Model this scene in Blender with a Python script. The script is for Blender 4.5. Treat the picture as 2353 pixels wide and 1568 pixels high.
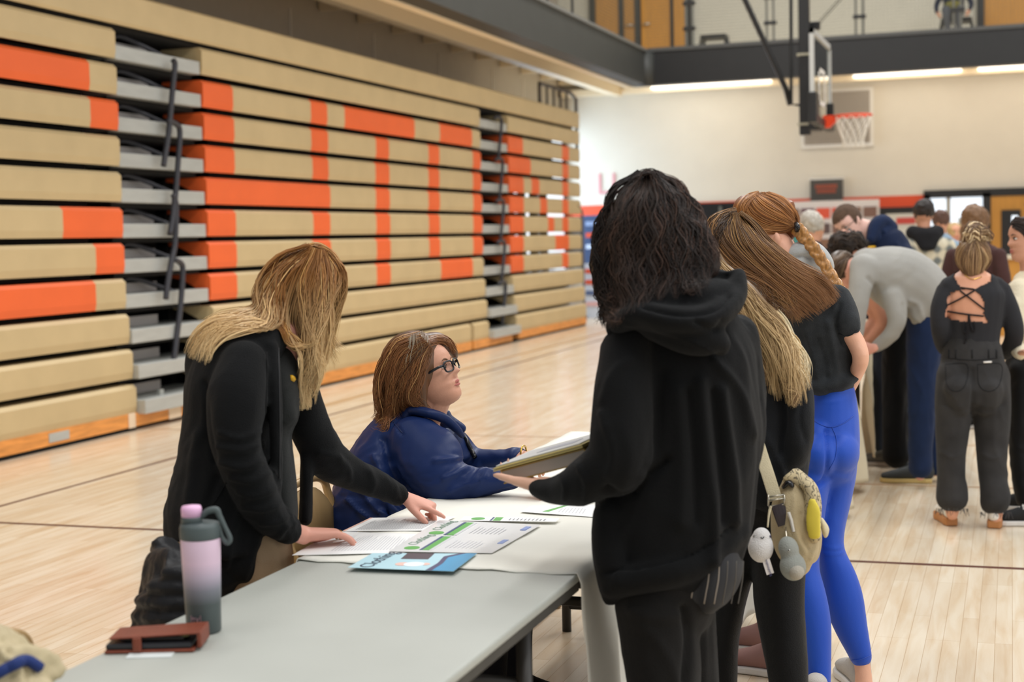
import bpy, bmesh, math, random
import numpy as np
from mathutils import Vector, Matrix, noise
from mathutils.bvhtree import BVHTree
random.seed(7); rng = np.random.default_rng(7)
for _o in list(bpy.data.objects): bpy.data.objects.remove(_o)
scene = bpy.context.scene
COL = scene.collection
PI = math.pi

# ------------------------------------------------------------------ camera
F = 3400.0; CX, CY = 1176.5, 784.0; H = 1.55
_A = np.array([2325-CX, -(520-CY), -F]); _A /= np.linalg.norm(_A)
_U = np.cross(np.array([1, .025, 0.]), _A)
if _U[1] < 0: _U = -_U
_U /= np.linalg.norm(_U)
_B = np.cross(_A, _U)
R3 = np.stack([_B, _A, _U])           # world = R3 @ camera
CAM = np.array([0, 0, H])
cd = bpy.data.cameras.new('camera'); cam = bpy.data.objects.new('camera', cd); COL.objects.link(cam)
M4 = Matrix([list(R3[0])+[0], list(R3[1])+[0], list(R3[2])+[H], [0, 0, 0, 1]])
cam.matrix_world = M4
cd.sensor_width = 36; cd.lens = 36*F/2353
cd.clip_start = .05; cd.clip_end = 200
cd.dof.use_dof = True; cd.dof.focus_distance = 4.75; cd.dof.aperture_fstop = 3.0
scene.camera = cam
scene.view_settings.view_transform = 'Standard'; scene.view_settings.look = 'None'
scene.view_settings.gamma = 1; scene.view_settings.use_curve_mapping = False
scene.view_settings.exposure = 0.0

# ------------------------------------------------------------------ light
wd = bpy.data.worlds.new('gym_light'); scene.world = wd; wd.use_nodes = True
bg = wd.node_tree.nodes['Background']; bg.inputs[0].default_value = (.97, .985, 1, 1); bg.inputs[1].default_value = .57
def area(name, loc, size, energy, color, rot=(0, 0, 0)):
    l = bpy.data.lights.new(name, 'AREA'); l.shape = 'RECTANGLE'; l.size, l.size_y = size
    l.energy = energy; l.color = color
    o = bpy.data.objects.new(name, l); o.location = loc; o.rotation_euler = rot; COL.objects.link(o); return o
for gx in (-4.5, 2.5):
    for gy in (1, 8, 15, 22):
        area('ceiling_lamp', (gx, gy, 9.5), (1.2, 4.5), (90 if gx < 0 and gy < 5 else 380 if gy < 5 else 270 if gy < 10 else 360), (1, .985, .965))
area('window_daylight', (5.5, 4.5, 3.5), (3.5, 7), 170, (.93, .96, 1), (0, math.radians(68), 0))
area('corner_window_daylight', (-8.8, 28.1, 2.4), (3.6, 3.0), 120, (.58, .77, 1), (math.radians(90), 0, math.radians(-90)))
for lx in (-5.7, -1.9, .6, 4):
    area('balcony_strip_light', (lx, 28.6, 4.42), (2.2, .3), 17, (1, .95, .86), (math.radians(18), 0, 0))

# ------------------------------------------------------------------ colour and material helpers
def lin(c):
    if isinstance(c, str): c = [int(c[i:i+2], 16)/255 for i in (0, 2, 4)]
    return tuple((x/12.92 if x <= .04045 else ((x+.055)/1.055)**2.4) for x in c[:3])
MATS = {}
def mat(name, color, rough=.6, metal=0, var=0, vscale=6, bump=0, bscale=60, stretch=(1, 1, 1), spec=.5, attr=None, coat=0, sheen=0, dark=.75, trans=0, emit=0, ior=1.45):
    if name in MATS: return MATS[name]
    m = bpy.data.materials.new(name); m.use_nodes = True; MATS[name] = m
    nt = m.node_tree; N = nt.nodes; L = nt.links; b = N['Principled BSDF']
    c = lin(color)
    b.inputs['Base Color'].default_value = (*c, 1); b.inputs['Roughness'].default_value = rough
    b.inputs['Metallic'].default_value = metal; b.inputs['Specular IOR Level'].default_value = spec
    b.inputs['Coat Weight'].default_value = coat; b.inputs['Sheen Weight'].default_value = sheen
    b.inputs['Transmission Weight'].default_value = trans; b.inputs['IOR'].default_value = ior
    if emit:
        b.inputs['Emission Color'].default_value = (*c, 1); b.inputs['Emission Strength'].default_value = emit
    tc = N.new('ShaderNodeTexCoord'); mp = N.new('ShaderNodeMapping'); mp.inputs['Scale'].default_value = stretch
    L.new(tc.outputs['Object'], mp.inputs[0])
    src = None
    if attr:
        a = N.new('ShaderNodeAttribute'); a.attribute_name = attr; src = a.outputs['Color']
        L.new(src, b.inputs['Base Color'])
    if var:
        n = N.new('ShaderNodeTexNoise'); n.inputs['Scale'].default_value = vscale; n.inputs['Detail'].default_value = 5
        L.new(mp.outputs[0], n.inputs['Vector'])
        mr = N.new('ShaderNodeMapRange'); mr.inputs[1].default_value = .3; mr.inputs[2].default_value = .7
        mr.inputs[3].default_value = 1-var; mr.inputs[4].default_value = 1+var*.5
        L.new(n.outputs[0], mr.inputs[0])
        mx = N.new('ShaderNodeMix'); mx.data_type = 'RGBA'; mx.blend_type = 'MULTIPLY'; mx.inputs[0].default_value = 1
        if src is None: mx.inputs[6].default_value = (*c, 1)
        else: L.new(src, mx.inputs[6])
        L.new(mr.outputs[0], mx.inputs[7]); L.new(mx.outputs[2], b.inputs['Base Color'])
    if bump:
        n2 = N.new('ShaderNodeTexNoise'); n2.inputs['Scale'].default_value = bscale; n2.inputs['Detail'].default_value = 4
        L.new(mp.outputs[0], n2.inputs['Vector'])
        bp = N.new('ShaderNodeBump'); bp.inputs['Strength'].default_value = bump; bp.inputs['Distance'].default_value = .01
        L.new(n2.outputs[0], bp.inputs['Height']); L.new(bp.outputs[0], b.inputs['Normal'])
    return m

# ------------------------------------------------------------------ object helpers
def link(name, me, m=None, parent=None):
    o = bpy.data.objects.new(name, me); COL.objects.link(o)
    if m is not None:
        for mm in (m if isinstance(m, (list, tuple)) else [m]): me.materials.append(mm)
    if parent is not None:
        o.parent = parent
        o.matrix_parent_inverse = parent.matrix_world.inverted() if False else Matrix.Translation(-parent.location) if parent.type == 'EMPTY' and parent.parent is None else Matrix.Identity(4)
    return o
def tag(o, label, cat, group=None, kind=None):
    if label: o['label'] = label
    if cat: o['category'] = cat
    if group: o['group'] = group
    if kind: o['kind'] = kind
    return o
def thing(name, label, cat, loc, group=None):
    o = bpy.data.objects.new(name, None); COL.objects.link(o); o.location = loc; o.empty_display_size = .1
    return tag(o, label, cat, group)
class MB:
    def __init__(s): s.v = []; s.f = []; s.mi = []; s.cur = 0
    def add(s, vs, fs):
        k = len(s.v); s.v += [tuple(v) for v in vs]; s.f += [tuple(i+k for i in f) for f in fs]; s.mi += [s.cur]*len(fs); return s
    def box(s, x0, x1, y0, y1, z0, z1):
        v = [(x, y, z) for x in (x0, x1) for y in (y0, y1) for z in (z0, z1)]
        return s.add(v, [(0, 1, 3, 2), (4, 6, 7, 5), (0, 4, 5, 1), (2, 3, 7, 6), (0, 2, 6, 4), (1, 5, 7, 3)])
    def obox(s, c, ax, ay, az):
        c, ax, ay, az = map(np.array, (c, ax, ay, az))
        v = [c+i*ax+j*ay+k*az for i in (-1, 1) for j in (-1, 1) for k in (-1, 1)]
        return s.add(v, [(0, 1, 3, 2), (4, 6, 7, 5), (0, 4, 5, 1), (2, 3, 7, 6), (0, 2, 6, 4), (1, 5, 7, 3)])
    def prism(s, prof, y0, y1, axis='y'):
        n = len(prof)
        if axis == 'y': v = [(a, y0, b) for a, b in prof]+[(a, y1, b) for a, b in prof]
        elif axis == 'z': v = [(a, b, y0) for a, b in prof]+[(a, b, y1) for a, b in prof]
        else: v = [(y0, a, b) for a, b in prof]+[(y1, a, b) for a, b in prof]
        return s.add(v, [tuple(range(n))[::-1], tuple(range(n, 2*n))]+[(i, (i+1) % n, n+(i+1) % n, n+i) for i in range(n)])
    def tube(s, pts, r, seg=8, sub=0, cap=True):
        P = smooth_path(pts, sub) if sub else [np.array(p, float) for p in pts]
        n = len(P); rr = r if isinstance(r, (list, tuple, np.ndarray)) else [r]*len(pts)
        rr = np.interp(np.linspace(0, 1, n), np.linspace(0, 1, len(rr)), rr)
        vs = []; prev = None
        for i in range(n):
            t = P[min(i+1, n-1)]-P[max(i-1, 0)]; t = t/(np.linalg.norm(t)+1e-9)
            if prev is None:
                a = np.cross(t, [0, 0, 1.]) if abs(t[2]) < .9 else np.cross(t, [1., 0, 0])
            else: a = prev-t*np.dot(prev, t)
            a /= np.linalg.norm(a)+1e-9; prev = a; b = np.cross(t, a)
            for k in range(seg):
                th = 2*PI*k/seg; vs.append(P[i]+rr[i]*(a*math.cos(th)+b*math.sin(th)))
        fs = [(i*seg+k, i*seg+(k+1) % seg, (i+1)*seg+(k+1) % seg, (i+1)*seg+k) for i in range(n-1) for k in range(seg)]
        if cap: fs += [tuple(range(seg))[::-1], tuple((n-1)*seg+k for k in range(seg))]
        return s.add(vs, fs)
    def lathe(s, prof, c=(0, 0, 0), seg=32, M=None):
        vs = []; n = len(prof)
        for r, z in prof:
            for k in range(seg):
                th = 2*PI*k/seg; p = Vector((r*math.cos(th), r*math.sin(th), z))
                if M is not None: p = M @ p
                vs.append((p[0]+c[0], p[1]+c[1], p[2]+c[2]))
        fs = [(i*seg+k, i*seg+(k+1) % seg, (i+1)*seg+(k+1) % seg, (i+1)*seg+k) for i in range(n-1) for k in range(seg)]
        fs += [tuple(range(seg))[::-1], tuple((n-1)*seg+k for k in range(seg))]
        return s.add(vs, fs)
    def quad(s, a, b, c, d): return s.add([a, b, c, d], [(0, 1, 2, 3)])
    def build(s, name, m, parent=None, smooth=False, bevel=0, segs=2):
        me = bpy.data.meshes.new(name); me.from_pydata(s.v, [], s.f)
        bm = bmesh.new(); bm.from_mesh(me); bmesh.ops.recalc_face_normals(bm, faces=bm.faces); bm.to_mesh(me); bm.free()
        o = link(name, me, m, parent)
        if isinstance(m, (list, tuple)) and len(m) > 1: me.polygons.foreach_set('material_index', s.mi)
        if smooth: me.polygons.foreach_set('use_smooth', [True]*len(me.polygons))
        if bevel:
            md = o.modifiers.new('bevel', 'BEVEL'); md.width = bevel; md.segments = segs; md.limit_method = 'ANGLE'
        return o
def smooth_path(pts, sub=6):
    P = [np.array(p, float) for p in pts]; n = len(P)
    if n < 3:
        return [P[0]+(P[-1]-P[0])*i/sub for i in range(sub+1)]
    out = []
    for i in range(n-1):
        p0 = P[i-1] if i > 0 else 2*P[0]-P[1]; p1 = P[i]; p2 = P[i+1]; p3 = P[i+2] if i+2 < n else 2*P[-1]-P[-2]
        for k in range(sub):
            t = k/sub
            out.append(.5*((2*p1)+(-p0+p2)*t+(2*p0-5*p1+4*p2-p3)*t*t+(-p0+3*p1-3*p2+p3)*t**3))
    out.append(P[-1]); return out
# points of the photograph placed in the hall: a ray at pixel (px, py), taken at a depth, a height or a vertical plane
def ray(px, py): return R3 @ np.array([(px-CX)/F, -(py-CY)/F, -1.])
def W(px, py, t): return ray(px, py)*t+CAM
def WZ(px, py, z): d = ray(px, py); return d*((z-H)/d[2])+CAM
def WX(px, py, x): d = ray(px, py); return d*(x/d[0])+CAM
def WY(px, py, y): d = ray(px, py); return d*(y/d[1])+CAM
def proj(P):
    c = (np.atleast_2d(P)-CAM) @ R3
    return np.stack([CX-F*c[:, 0]/c[:, 2], CY+F*c[:, 1]/c[:, 2], -c[:, 2]], 1)
def Yat(px, z, x=-7.14):
    lo, hi = .5, 60.
    for _ in range(50):
        m = (lo+hi)/2
        if proj((x, m, z))[0][0] < px: lo = m
        else: hi = m
    return lo
def text_mesh(name, body, size, M, m, parent=None, extrude=.002, align='CENTER'):
    cu = bpy.data.curves.new(name, 'FONT'); cu.body = body; cu.size = size; cu.extrude = extrude; cu.align_x = align; cu.align_y = 'CENTER'
    o = bpy.data.objects.new(name, cu); COL.objects.link(o)
    bpy.context.view_layer.update()
    me = bpy.data.meshes.new_from_object(o.evaluated_get(bpy.context.evaluated_depsgraph_get()))
    bpy.data.objects.remove(o); me.transform(M); me.name = name
    return link(name, me, m, parent)
def basis(o, x, y, z):
    return Matrix([[x[0], y[0], z[0], o[0]], [x[1], y[1], z[1], o[1]], [x[2], y[2], z[2], o[2]], [0, 0, 0, 1]])
# ------------------------------------------------------------------ the setting
def floor_mat():
    m = bpy.data.materials.new('maple_floor'); m.use_nodes = True; nt = m.node_tree; N = nt.nodes; L = nt.links; b = N['Principled BSDF']
    tc = N.new('ShaderNodeTexCoord'); mp = N.new('ShaderNodeMapping'); mp.inputs['Rotation'].default_value = (0, 0, math.radians(90))
    L.new(tc.outputs['Object'], mp.inputs[0])
    br = N.new('ShaderNodeTexBrick'); br.inputs['Scale'].default_value = 1; br.inputs['Brick Width'].default_value = .95
    br.inputs['Row Height'].default_value = .062; br.inputs['Mortar Size'].default_value = .0009; br.inputs['Mortar Smooth'].default_value = .3
    br.offset = .37; br.offset_frequency = 3; br.inputs['Bias'].default_value = -.1
    br.inputs['Color1'].default_value = (*lin('E4D7C1'), 1); br.inputs['Color2'].default_value = (*lin('D8C6AC'), 1); br.inputs['Mortar'].default_value = (*lin('B69A78'), 1)
    L.new(mp.outputs[0], br.inputs['Vector'])
    mp2 = N.new('ShaderNodeMapping'); mp2.inputs['Scale'].default_value = (9, .9, 1); L.new(tc.outputs['Object'], mp2.inputs[0])
    n = N.new('ShaderNodeTexNoise'); n.inputs['Scale'].default_value = 2.2; n.inputs['Detail'].default_value = 6; n.inputs['Distortion'].default_value = .6; L.new(mp2.outputs[0], n.inputs['Vector'])
    cr = N.new('ShaderNodeValToRGB'); cr.color_ramp.elements[0].position = .3; cr.color_ramp.elements[0].color = (*lin('E6D0B4'), 1)
    cr.color_ramp.elements[1].position = .62; cr.color_ramp.elements[1].color = (1, 1, 1, 1); L.new(n.outputs[0], cr.inputs[0])
    mx = N.new('ShaderNodeMix'); mx.data_type = 'RGBA'; mx.blend_type = 'MULTIPLY'; mx.inputs[0].default_value = .6
    L.new(br.outputs[0], mx.inputs[6]); L.new(cr.outputs[0], mx.inputs[7])
    L.new(mx.outputs[2], b.inputs['Base Color']); b.inputs['Roughness'].default_value = .27; b.inputs['Coat Weight'].default_value = .25; b.inputs['Coat Roughness'].default_value = .12
    return m
M_floor = floor_mat()
M_wall = mat('cream_wall', 'DAD2C2', .7, var=.03, vscale=2)
M_tan = mat('tan_bleacher', 'C5AE82', .5, var=.06, vscale=3, bump=.15, bscale=120)
M_org = mat('orange_bleacher', 'E9662F', .5, var=.05, vscale=3)
M_blk = mat('black_steel', '1E1E1E', .45, var=.1)
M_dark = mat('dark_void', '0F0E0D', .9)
M_char = mat('charcoal_steel', '3D3E3B', .55, var=.08, vscale=3)
M_alu = mat('aluminium_tread', 'B9BBB6', .45, metal=.3, var=.08, vscale=20, stretch=(1, .2, 1))
M_griser = mat('grey_riser', 'C4BDB8', .6)
M_wood = mat('orange_pine', 'E0954A', .45, var=.25, vscale=5, stretch=(6, .8, 6))
M_ctan = mat('tan_soffit', 'F0DFC0', .6)
M_gry = mat('grey_panel', 'BDB2A0', .7, var=.04)
M_white = mat('white_paint', 'E6E2DA', .6)
def struct(name, mb, m, **k): o = mb.build(name, m, **k); o['kind'] = 'structure'; return o
struct('floor', MB().box(-9.2, 9, -2, 30.2, -.1, 0), M_floor)
wf = MB().box(-9.2, 9, 30, 30.2, 0, 9); struct('wall_far', wf, M_wall)
struct('wall_left', MB().box(-9.2, -8.93, -2, 30, 0, 9), M_gry)
# panel joints on the left wall above the bleachers
wl = bpy.data.objects['wall_left']
jm = MB()
for px, py in ((668, 60), (860, 110), (1010, 150), (1132, 190), (1203, 200)):
    y = WX(px, py, -8.92)[1]; jm.box(-8.93, -8.915, y-.02, y+.02, 3.2, 4.62)
jm.build('panel_joint', mat('joint_light', 'DCD2C2', .6), wl)
# painted bands and floor lines
tb = MB().box(-9, -1.6, 29.985, 30, 1.98, 2.2); struct('trim_1', tb, mat('orange_wall_paint', 'D9502A', .6))
tb = MB().box(-9, -1.6, 29.985, 30, .9, 1.98); struct('trim_2', tb, mat('black_wall_paint', '2A2927', .6))
M_line = mat('court_line', '5E3A2E', .35)
for i, bx in enumerate(((-7, 8.5, 6.975, 7.01), (-7, 1.5, 10.92, 10.945), (-5.86, -5.83, -1, 29))):
    struct('trim_%d' % (i+3), MB().box(bx[0], bx[1], bx[2], bx[3], 0, .002), M_line if i != 1 else mat('faded_line', 'B09070', .35))
struct('trim_6', MB().box(-6.28, -6.2, 11, 29, 0, .002), mat('tan_line', 'B89468', .35))
struct('trim_7', MB().box(-2.15, 6, 9.15, 9.18, 0, .002), mat('faded_line', 'B09070', .35))

# ---- balcony around the hall
ZB, ZT = 4.27, 4.86; XB, YB = -6.27, 26.5
bal = MB().box(XB-.3, XB, -2, YB, ZB, ZT); struct('balcony_beam_left', bal, M_char)
bal = MB().box(XB-.3, 9, YB, YB+.3, ZB, ZT); struct('balcony_beam_far', bal, M_blk)
struct('trim_8', MB().box(XB-.32, XB+.03, -2, YB, ZT, ZT+.05), mat('grey_cap', '6E6E6A', .5))
struct('trim_9', MB().box(XB+.03, 9, YB-.03, YB+.3, ZT, ZT+.07), mat('dark_cap', '4A4A48', .5))
struct('trim_10', MB().tube([(XB-.02, YB, ZB-.01), (XB-.02, YB, ZT-.02)], .16, 16), M_char, smooth=True)
cs = MB().box(-8.93, XB-.3, -2, 30, ZT-.02, ZT+.03); cs.box(XB-.3, 9, YB+.3, 30, ZT-.02, ZT+.03); struct('ceiling', cs, M_ctan)
cw = MB()
for y in np.arange(6, 29.8, 1.25): cw.box(-8.9, XB-.3, y-.04, y+.04, ZT-.16, ZT-.02)
cw.box(XB-.42, XB-.3, -2, YB, ZB-.02, ZB+.05)
cw.box(-7.78, -7.6, -2, 29.9, 4.42, 4.62)
for x in np.arange(-5, 8.5, 1.5): cw.box(x-.04, x+.04, YB+.3, 30, ZT-.16, ZT-.02)
cw.box(-8.9, 9, 29.7, 29.98, 4.45, 4.58)
struct('ceiling_joists', cw, M_ctan)
# strip lights under the far balcony, standing on the wall
for i, (x0, x1) in enumerate(((-6.9, -4.5), (-2.9, -.9), (-.6, 1.8))):
    l = MB().box(x0, x1, 29.5, 29.68, 4.5, 4.57).build('strip_light', mat('lit_diffuser', 'FFF6E6', .5, emit=2.2))
    tag(l, ['long lit strip light under the balcony left of the basketball hoop', 'lit strip light under the balcony right of the basketball hoop', 'lit strip light under the balcony at the right edge of the photo'][i], 'strip light', 'strip lights under the far balcony')
# upper storey wall: white blockwork, wooden doors
uw = MB().box(-9, 9, 29.9, 29.99, ZT, 9); struct('wall_upper', uw, mat('white_block', 'CFCBBB', .7, var=.03))
M_door = mat('honey_oak', 'C28A3A', .45, var=.12, vscale=4, stretch=(5, 5, .6))
def udoor(n, x0, x1, knob=None, side=1):
    o = struct('door_%d' % n, MB().box(x0, x1, 29.8, 29.9, ZT, 7.2), M_door)
    if knob:
        MB().tube([(knob, 29.8, 5.83), (knob, 29.72, 5.83), (knob-side*.14, 29.72, 5.83)], .02, 8).build('door_handle', mat('satin_nickel', 'C9C7C0', .3, metal=.9), o, smooth=True)
    return o
x_of = lambda px, py=60: WY(px, py, 29.9)[0]
udoor(1, x_of(1372), x_of(1425)); udoor(2, x_of(1437), x_of(1462), x_of(1458), 1); udoor(3, x_of(1476), x_of(1543), x_of(1483), -1)
udoor(4, x_of(1550), x_of(1582)); udoor(5, x_of(2262), 6)
fr = MB()
for a, b in ((1358, 1372), (1425, 1437), (1462, 1476), (1543, 1550), (1582, 1590), (2245, 2262)):
    fr.box(x_of(a), x_of(b), 29.76, 29.92, ZT, 7.3)
struct('trim_11', fr, M_blk)
# railing: posts with mesh panels
def railing(name, label, p0, p1, posts, nv, double=False):
    p0 = np.array(p0, float); p1 = np.array(p1, float); t = thing(name, label, 'railing', p0)
    d = (p1-p0)/np.linalg.norm(p1-p0); L_ = np.linalg.norm(p1-p0)
    g = MB()
    for s in np.arange(0, L_, L_/nv):
        q = p0+d*s; g.tube([q, q+np.array([0, 0, 1.1])], .0035, 3, cap=False)
    for z in np.arange(.05, 1.1, .055):
        q = p0+np.array([0, 0, z]); g.tube([q, q+d*L_], .0035, 3, cap=False)
    g.build('wire_mesh', mat('mesh_wire', '55544C', .5), t)
    MB().tube([p0+np.array([0, 0, 1.12]), p1+np.array([0, 0, 1.12])], .03, 8).build('handrail', M_blk, t)
    for s in posts:
        q = p0+d*s
        pm = MB()
        for off in ((-.06, .06) if double else (0,)):
            pm.tube([q+d*off+np.array([0, 0, -.02]), q+d*off+np.array([0, 0, 1.12])], .022, 8)
        po = pm.build('post', mat('grey_post', '66665F', .45) if double else M_blk, t)
        if double:
            for z in (.3, .75): MB().obox(q+np.array([0, 0, z]), d*.11, np.cross(d, [0, 0, 1])*.04, np.array([0, 0, .03])).build('clamp', M_blk, po)
yy = lambda px: WX(px, 40, XB)[1]
railing('balcony_railing', 'dark balcony railing with wire mesh above the bleachers, on the left side beam', (XB-.1, 12, ZT+.05), (XB-.1, YB, ZT+.05), [yy(p)-12 for p in (1150, 1208, 1274, 1330)]+[YB-12.1], 190)
x2 = lambda px: WY(px, 60, YB)[0]
railing('balcony_railing', 'balcony railing of wire mesh on doubled grey posts across the far end', (XB, YB, ZT+.07), (3.4, YB, ZT+.07), [x2(p)-XB for p in (1584, 1770, 1975, 2200)], 150, True)
def step_bench(px0, px1, label, yb=28.6):
    a = WY(px0, 80, yb)[0]; b = WY(px1, 80, yb)[0]; m_ = (a+b)/2
    t = thing('exercise_bench', label, 'bench', (m_, yb, ZT+.03), None)
    MB().box(a+.06, b-.06, yb-.2, yb+.2, ZT+.42, ZT+.5).build('seat', M_blk, t, bevel=.01)
    for x, s in ((a+.08, -1), (b-.08, 1)):
        for y in (yb-.15, yb+.15): MB().tube([(x, y, ZT+.43), (x+s*.08, y, ZT+.03)], .028, 6).build('leg', M_blk, t)
step_bench(1606, 1678, 'low black bench on the balcony beside the wooden doors')
step_bench(2155, 2242, 'low black bench on the balcony under the seated person')

# ---- things on the far wall
def on_wall(px0, py0, px1, py1, y=29.98): a = WY(px0, py0, y); b = WY(px1, py1, y); return a[0], b[0], b[2], a[2]
a, b, c, d = on_wall(1848, 216, 2000, 328)
v = thing('wall_vent', 'large grey louvred vent in a white frame behind the basketball net', 'vent', ((a+b)/2, 29.9, (c+d)/2))
MB().box(a-.06, b+.06, 29.93, 30, c-.06, d+.06).build('frame', M_white, v)
g = MB().box(a, b, 29.92, 29.94, c, d)
for z in np.arange(c+.03, d, .06): g.box(a, b, 29.89, 29.92, z, z+.03)
g.build('louvres', mat('vent_grey', 'A99F92', .6), v)
a, b, c, d = on_wall(1863, 414, 1938, 462)
v = thing('wall_sign', 'dark grey hanging sign with faded orange lettering on the orange wall band', 'sign', ((a+b)/2, 29.9, (c+d)/2))
MB().box(a, b, 29.9, 29.95, c, d).build('board', mat('sign_grey', '4B4843', .6), v)
g = MB()
for i, (u, w_) in enumerate(((.16, .68), (.2, .6))):
    z = d-(d-c)*(.3+.22*i)
    for k in range(9): g.box(a+(b-a)*(u+w_*k/9), a+(b-a)*(u+w_*(k+.7)/9), 29.89, 29.9, z-.045, z+.03)
g.build('lettering', mat('sign_orange', 'A9533B', .6), v)
MB().box(a-.03, b+.03, 29.9, 29.95, d, d+.03).build('rail', M_white, v)
# photo board
a, b, c, d = on_wall(1760, 466, 2022, 640, 29.5)
v = thing('display_board', 'white display board covered with rows of dark photographs below the orange band', 'display board', ((a+b)/2, 29.5, 0))
MB().box(a, b, 29.46, 29.5, .7, d).build('panel', mat('board_white', 'D8D0CB', .6), v)
for x in (a+.1, b-.1): MB().tube([(x, 29.48, 0), (x, 29.48, d)], .02, 6).build('post', M_alu, v)
pc = ['5C4A48', '3F3C44', '7A5B4E', '4E5A47', '6A4A52', '83604A']
for r in range(4):
    for k in range(7):
        x = a+.1+(b-a-.1)*k/7; z = d-.22-r*.3
        MB().box(x, x+(b-a)/7-.06, 29.44, 29.46, z-.12, z+.08).build('photograph', mat('photo_'+(pc[(r*5+k*2+(k//3)) % 6] if not (r == 0 and k in (3, 4)) else 'D8563B'), pc[(r*5+k*2+(k//3)) % 6] if not (r == 0 and k in (3, 4)) else 'D8563B', .5), v)
a, b, c, d = on_wall(2036, 492, 2112, 600, 29.6)
v = thing('notice_board', 'pale notice board with a red heading behind the person in the plaid jacket', 'notice board', ((a+b)/2, 29.6, 0))
MB().box(a, b, 29.56, 29.6, .6, d).build('panel', mat('notice_pale', 'CFCCC0', .6), v)
MB().box(a+.2, a+.55, 29.54, 29.56, d-.2, d-.08).build('heading', mat('notice_red', 'C0463C', .6), v)
MB().box(a+.03, b-.03, 29.55, 29.57, 0, .6).build('stand', M_blk, v)
# black opening at far left of the end wall
o = struct('door_6', MB().box(x_of(1586, 470), -4.9, 29.9, 29.99, 0, 2.17), mat('black_opening', '100F10', .8))
MB().box(-5.62, -5.57, 29.86, 29.9, 0, 2.1).build('door_post', mat('grey_post', '66665F', .5), o)
# glazed entrance
e = struct('door_7', MB().box(-1.62, 3, 29.86, 29.97, 2.13, 2.28).box(-1.62, -1.5, 29.86, 29.97, 0, 2.2).box(-.53, -.38, 29.86, 29.97, 0, 2.2), M_blk)
M_day = mat('daylit_glass', 'DCE8F4', .3, emit=1.1)
w1 = struct('window_1', MB().box(-1.5, -.53, 29.93, 29.96, .2, 2.13), M_day)
MB().box(-1.2, -1.12, 29.88, 29.93, .2, 2.13).box(-.98, -.93, 29.88, 29.93, .2, 1.75).build('mullion', mat('grey_mullion', 'A7A296', .5), w1)
MB().box(-.93, -.53, 29.88, 29.93, 1.55, 1.7).box(-.93, -.53, 29.88, 29.93, .2, 1.5).build('window_frame', mat('slate_frame', '454B52', .5), w1)
d8 = struct('door_8', MB().box(-.38, 1.6, 29.88, 29.96, 0, 2.13), M_door)
MB().box(-.19, .16, 29.84, 29.88, .8, 1.86).build('window_frame', M_blk, d8)
MB().box(0, .11, 29.82, 29.84, .95, 1.75).build('pane', M_day, d8)
MB().box(.25, .45, 29.82, 29.88, 1.9, 2.05).build('door_closer', M_alu, d8)
# counter
v = thing('reception_counter', 'honey wood counter with pale worktop at the far right', 'counter', (.1, 22, 0))
a = WY(2200, 600, 22)[0]; zt = WY(2310, 588, 22)[2]
MB().box(a, 3, 22, 22.6, 0, zt-.05).build('body', M_door, v); MB().box(a-.05, 3, 21.95, 22.65, zt-.05, zt).build('worktop', mat('pale_top', 'CFC4AC', .4), v)
# pale painted letters at the far left of the end wall
a = WY(1381, 437, 29.98)
L1 = text_mesh('wall_lettering', 'LI', .62, basis((a[0]-.1, 29.98, 2.62), (1, 0, 0), (0, 0, 1), (0, -1, 0)), mat('faded_red_paint', 'D99A9A', .7), align='LEFT', extrude=.005)
tag(L1, 'pale red painted letters on the end wall beyond the bleachers', 'lettering')
# stack of banners beyond the bleachers
def banner(px0, py0, px1, py1, y, cols, label, txt=None):
    a = WY(px0, py0, y); b = WY(px1, py1, y); z0 = max(0, b[2]); z1 = a[2]
    v = thing('banner_stand', label, 'banner', ((a[0]+b[0])/2, y, 0))
    n = len(cols)
    MB().box(a[0], b[0], y, y+.03, 0, z1).build('panel', mat('b_'+cols[0], cols[0], .6), v)
    for i, c in enumerate(cols[1:]):
        zz = z1-(z1-z0)*(i+.6)/n
        MB().box(a[0]+.06, b[0]-.08, y-.02, y, zz-(z1-z0)*.3/n, zz+.02).build('stripe', mat('b_'+c, c, .6), v)
    for x in (a[0]+.05, b[0]-.05): MB().box(x-.03, x+.03, y-.1, y+.13, 0, .03).build('foot', M_blk, v)
banner(1339, 496, 1420, 600, 28.7, ['3B4C6E', '8C9DBD', 'D8512F', 'C7D2E4'], 'blue banner with pale and red streaks beyond the end of the bleachers')
banner(1338, 606, 1425, 745, 27.2, ['D3DAE6', 'E05A3C', 'E05A3C', '5A6B92', 'E3B6B4'], 'white banner with orange lettering low beyond the end of the bleachers')

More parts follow.
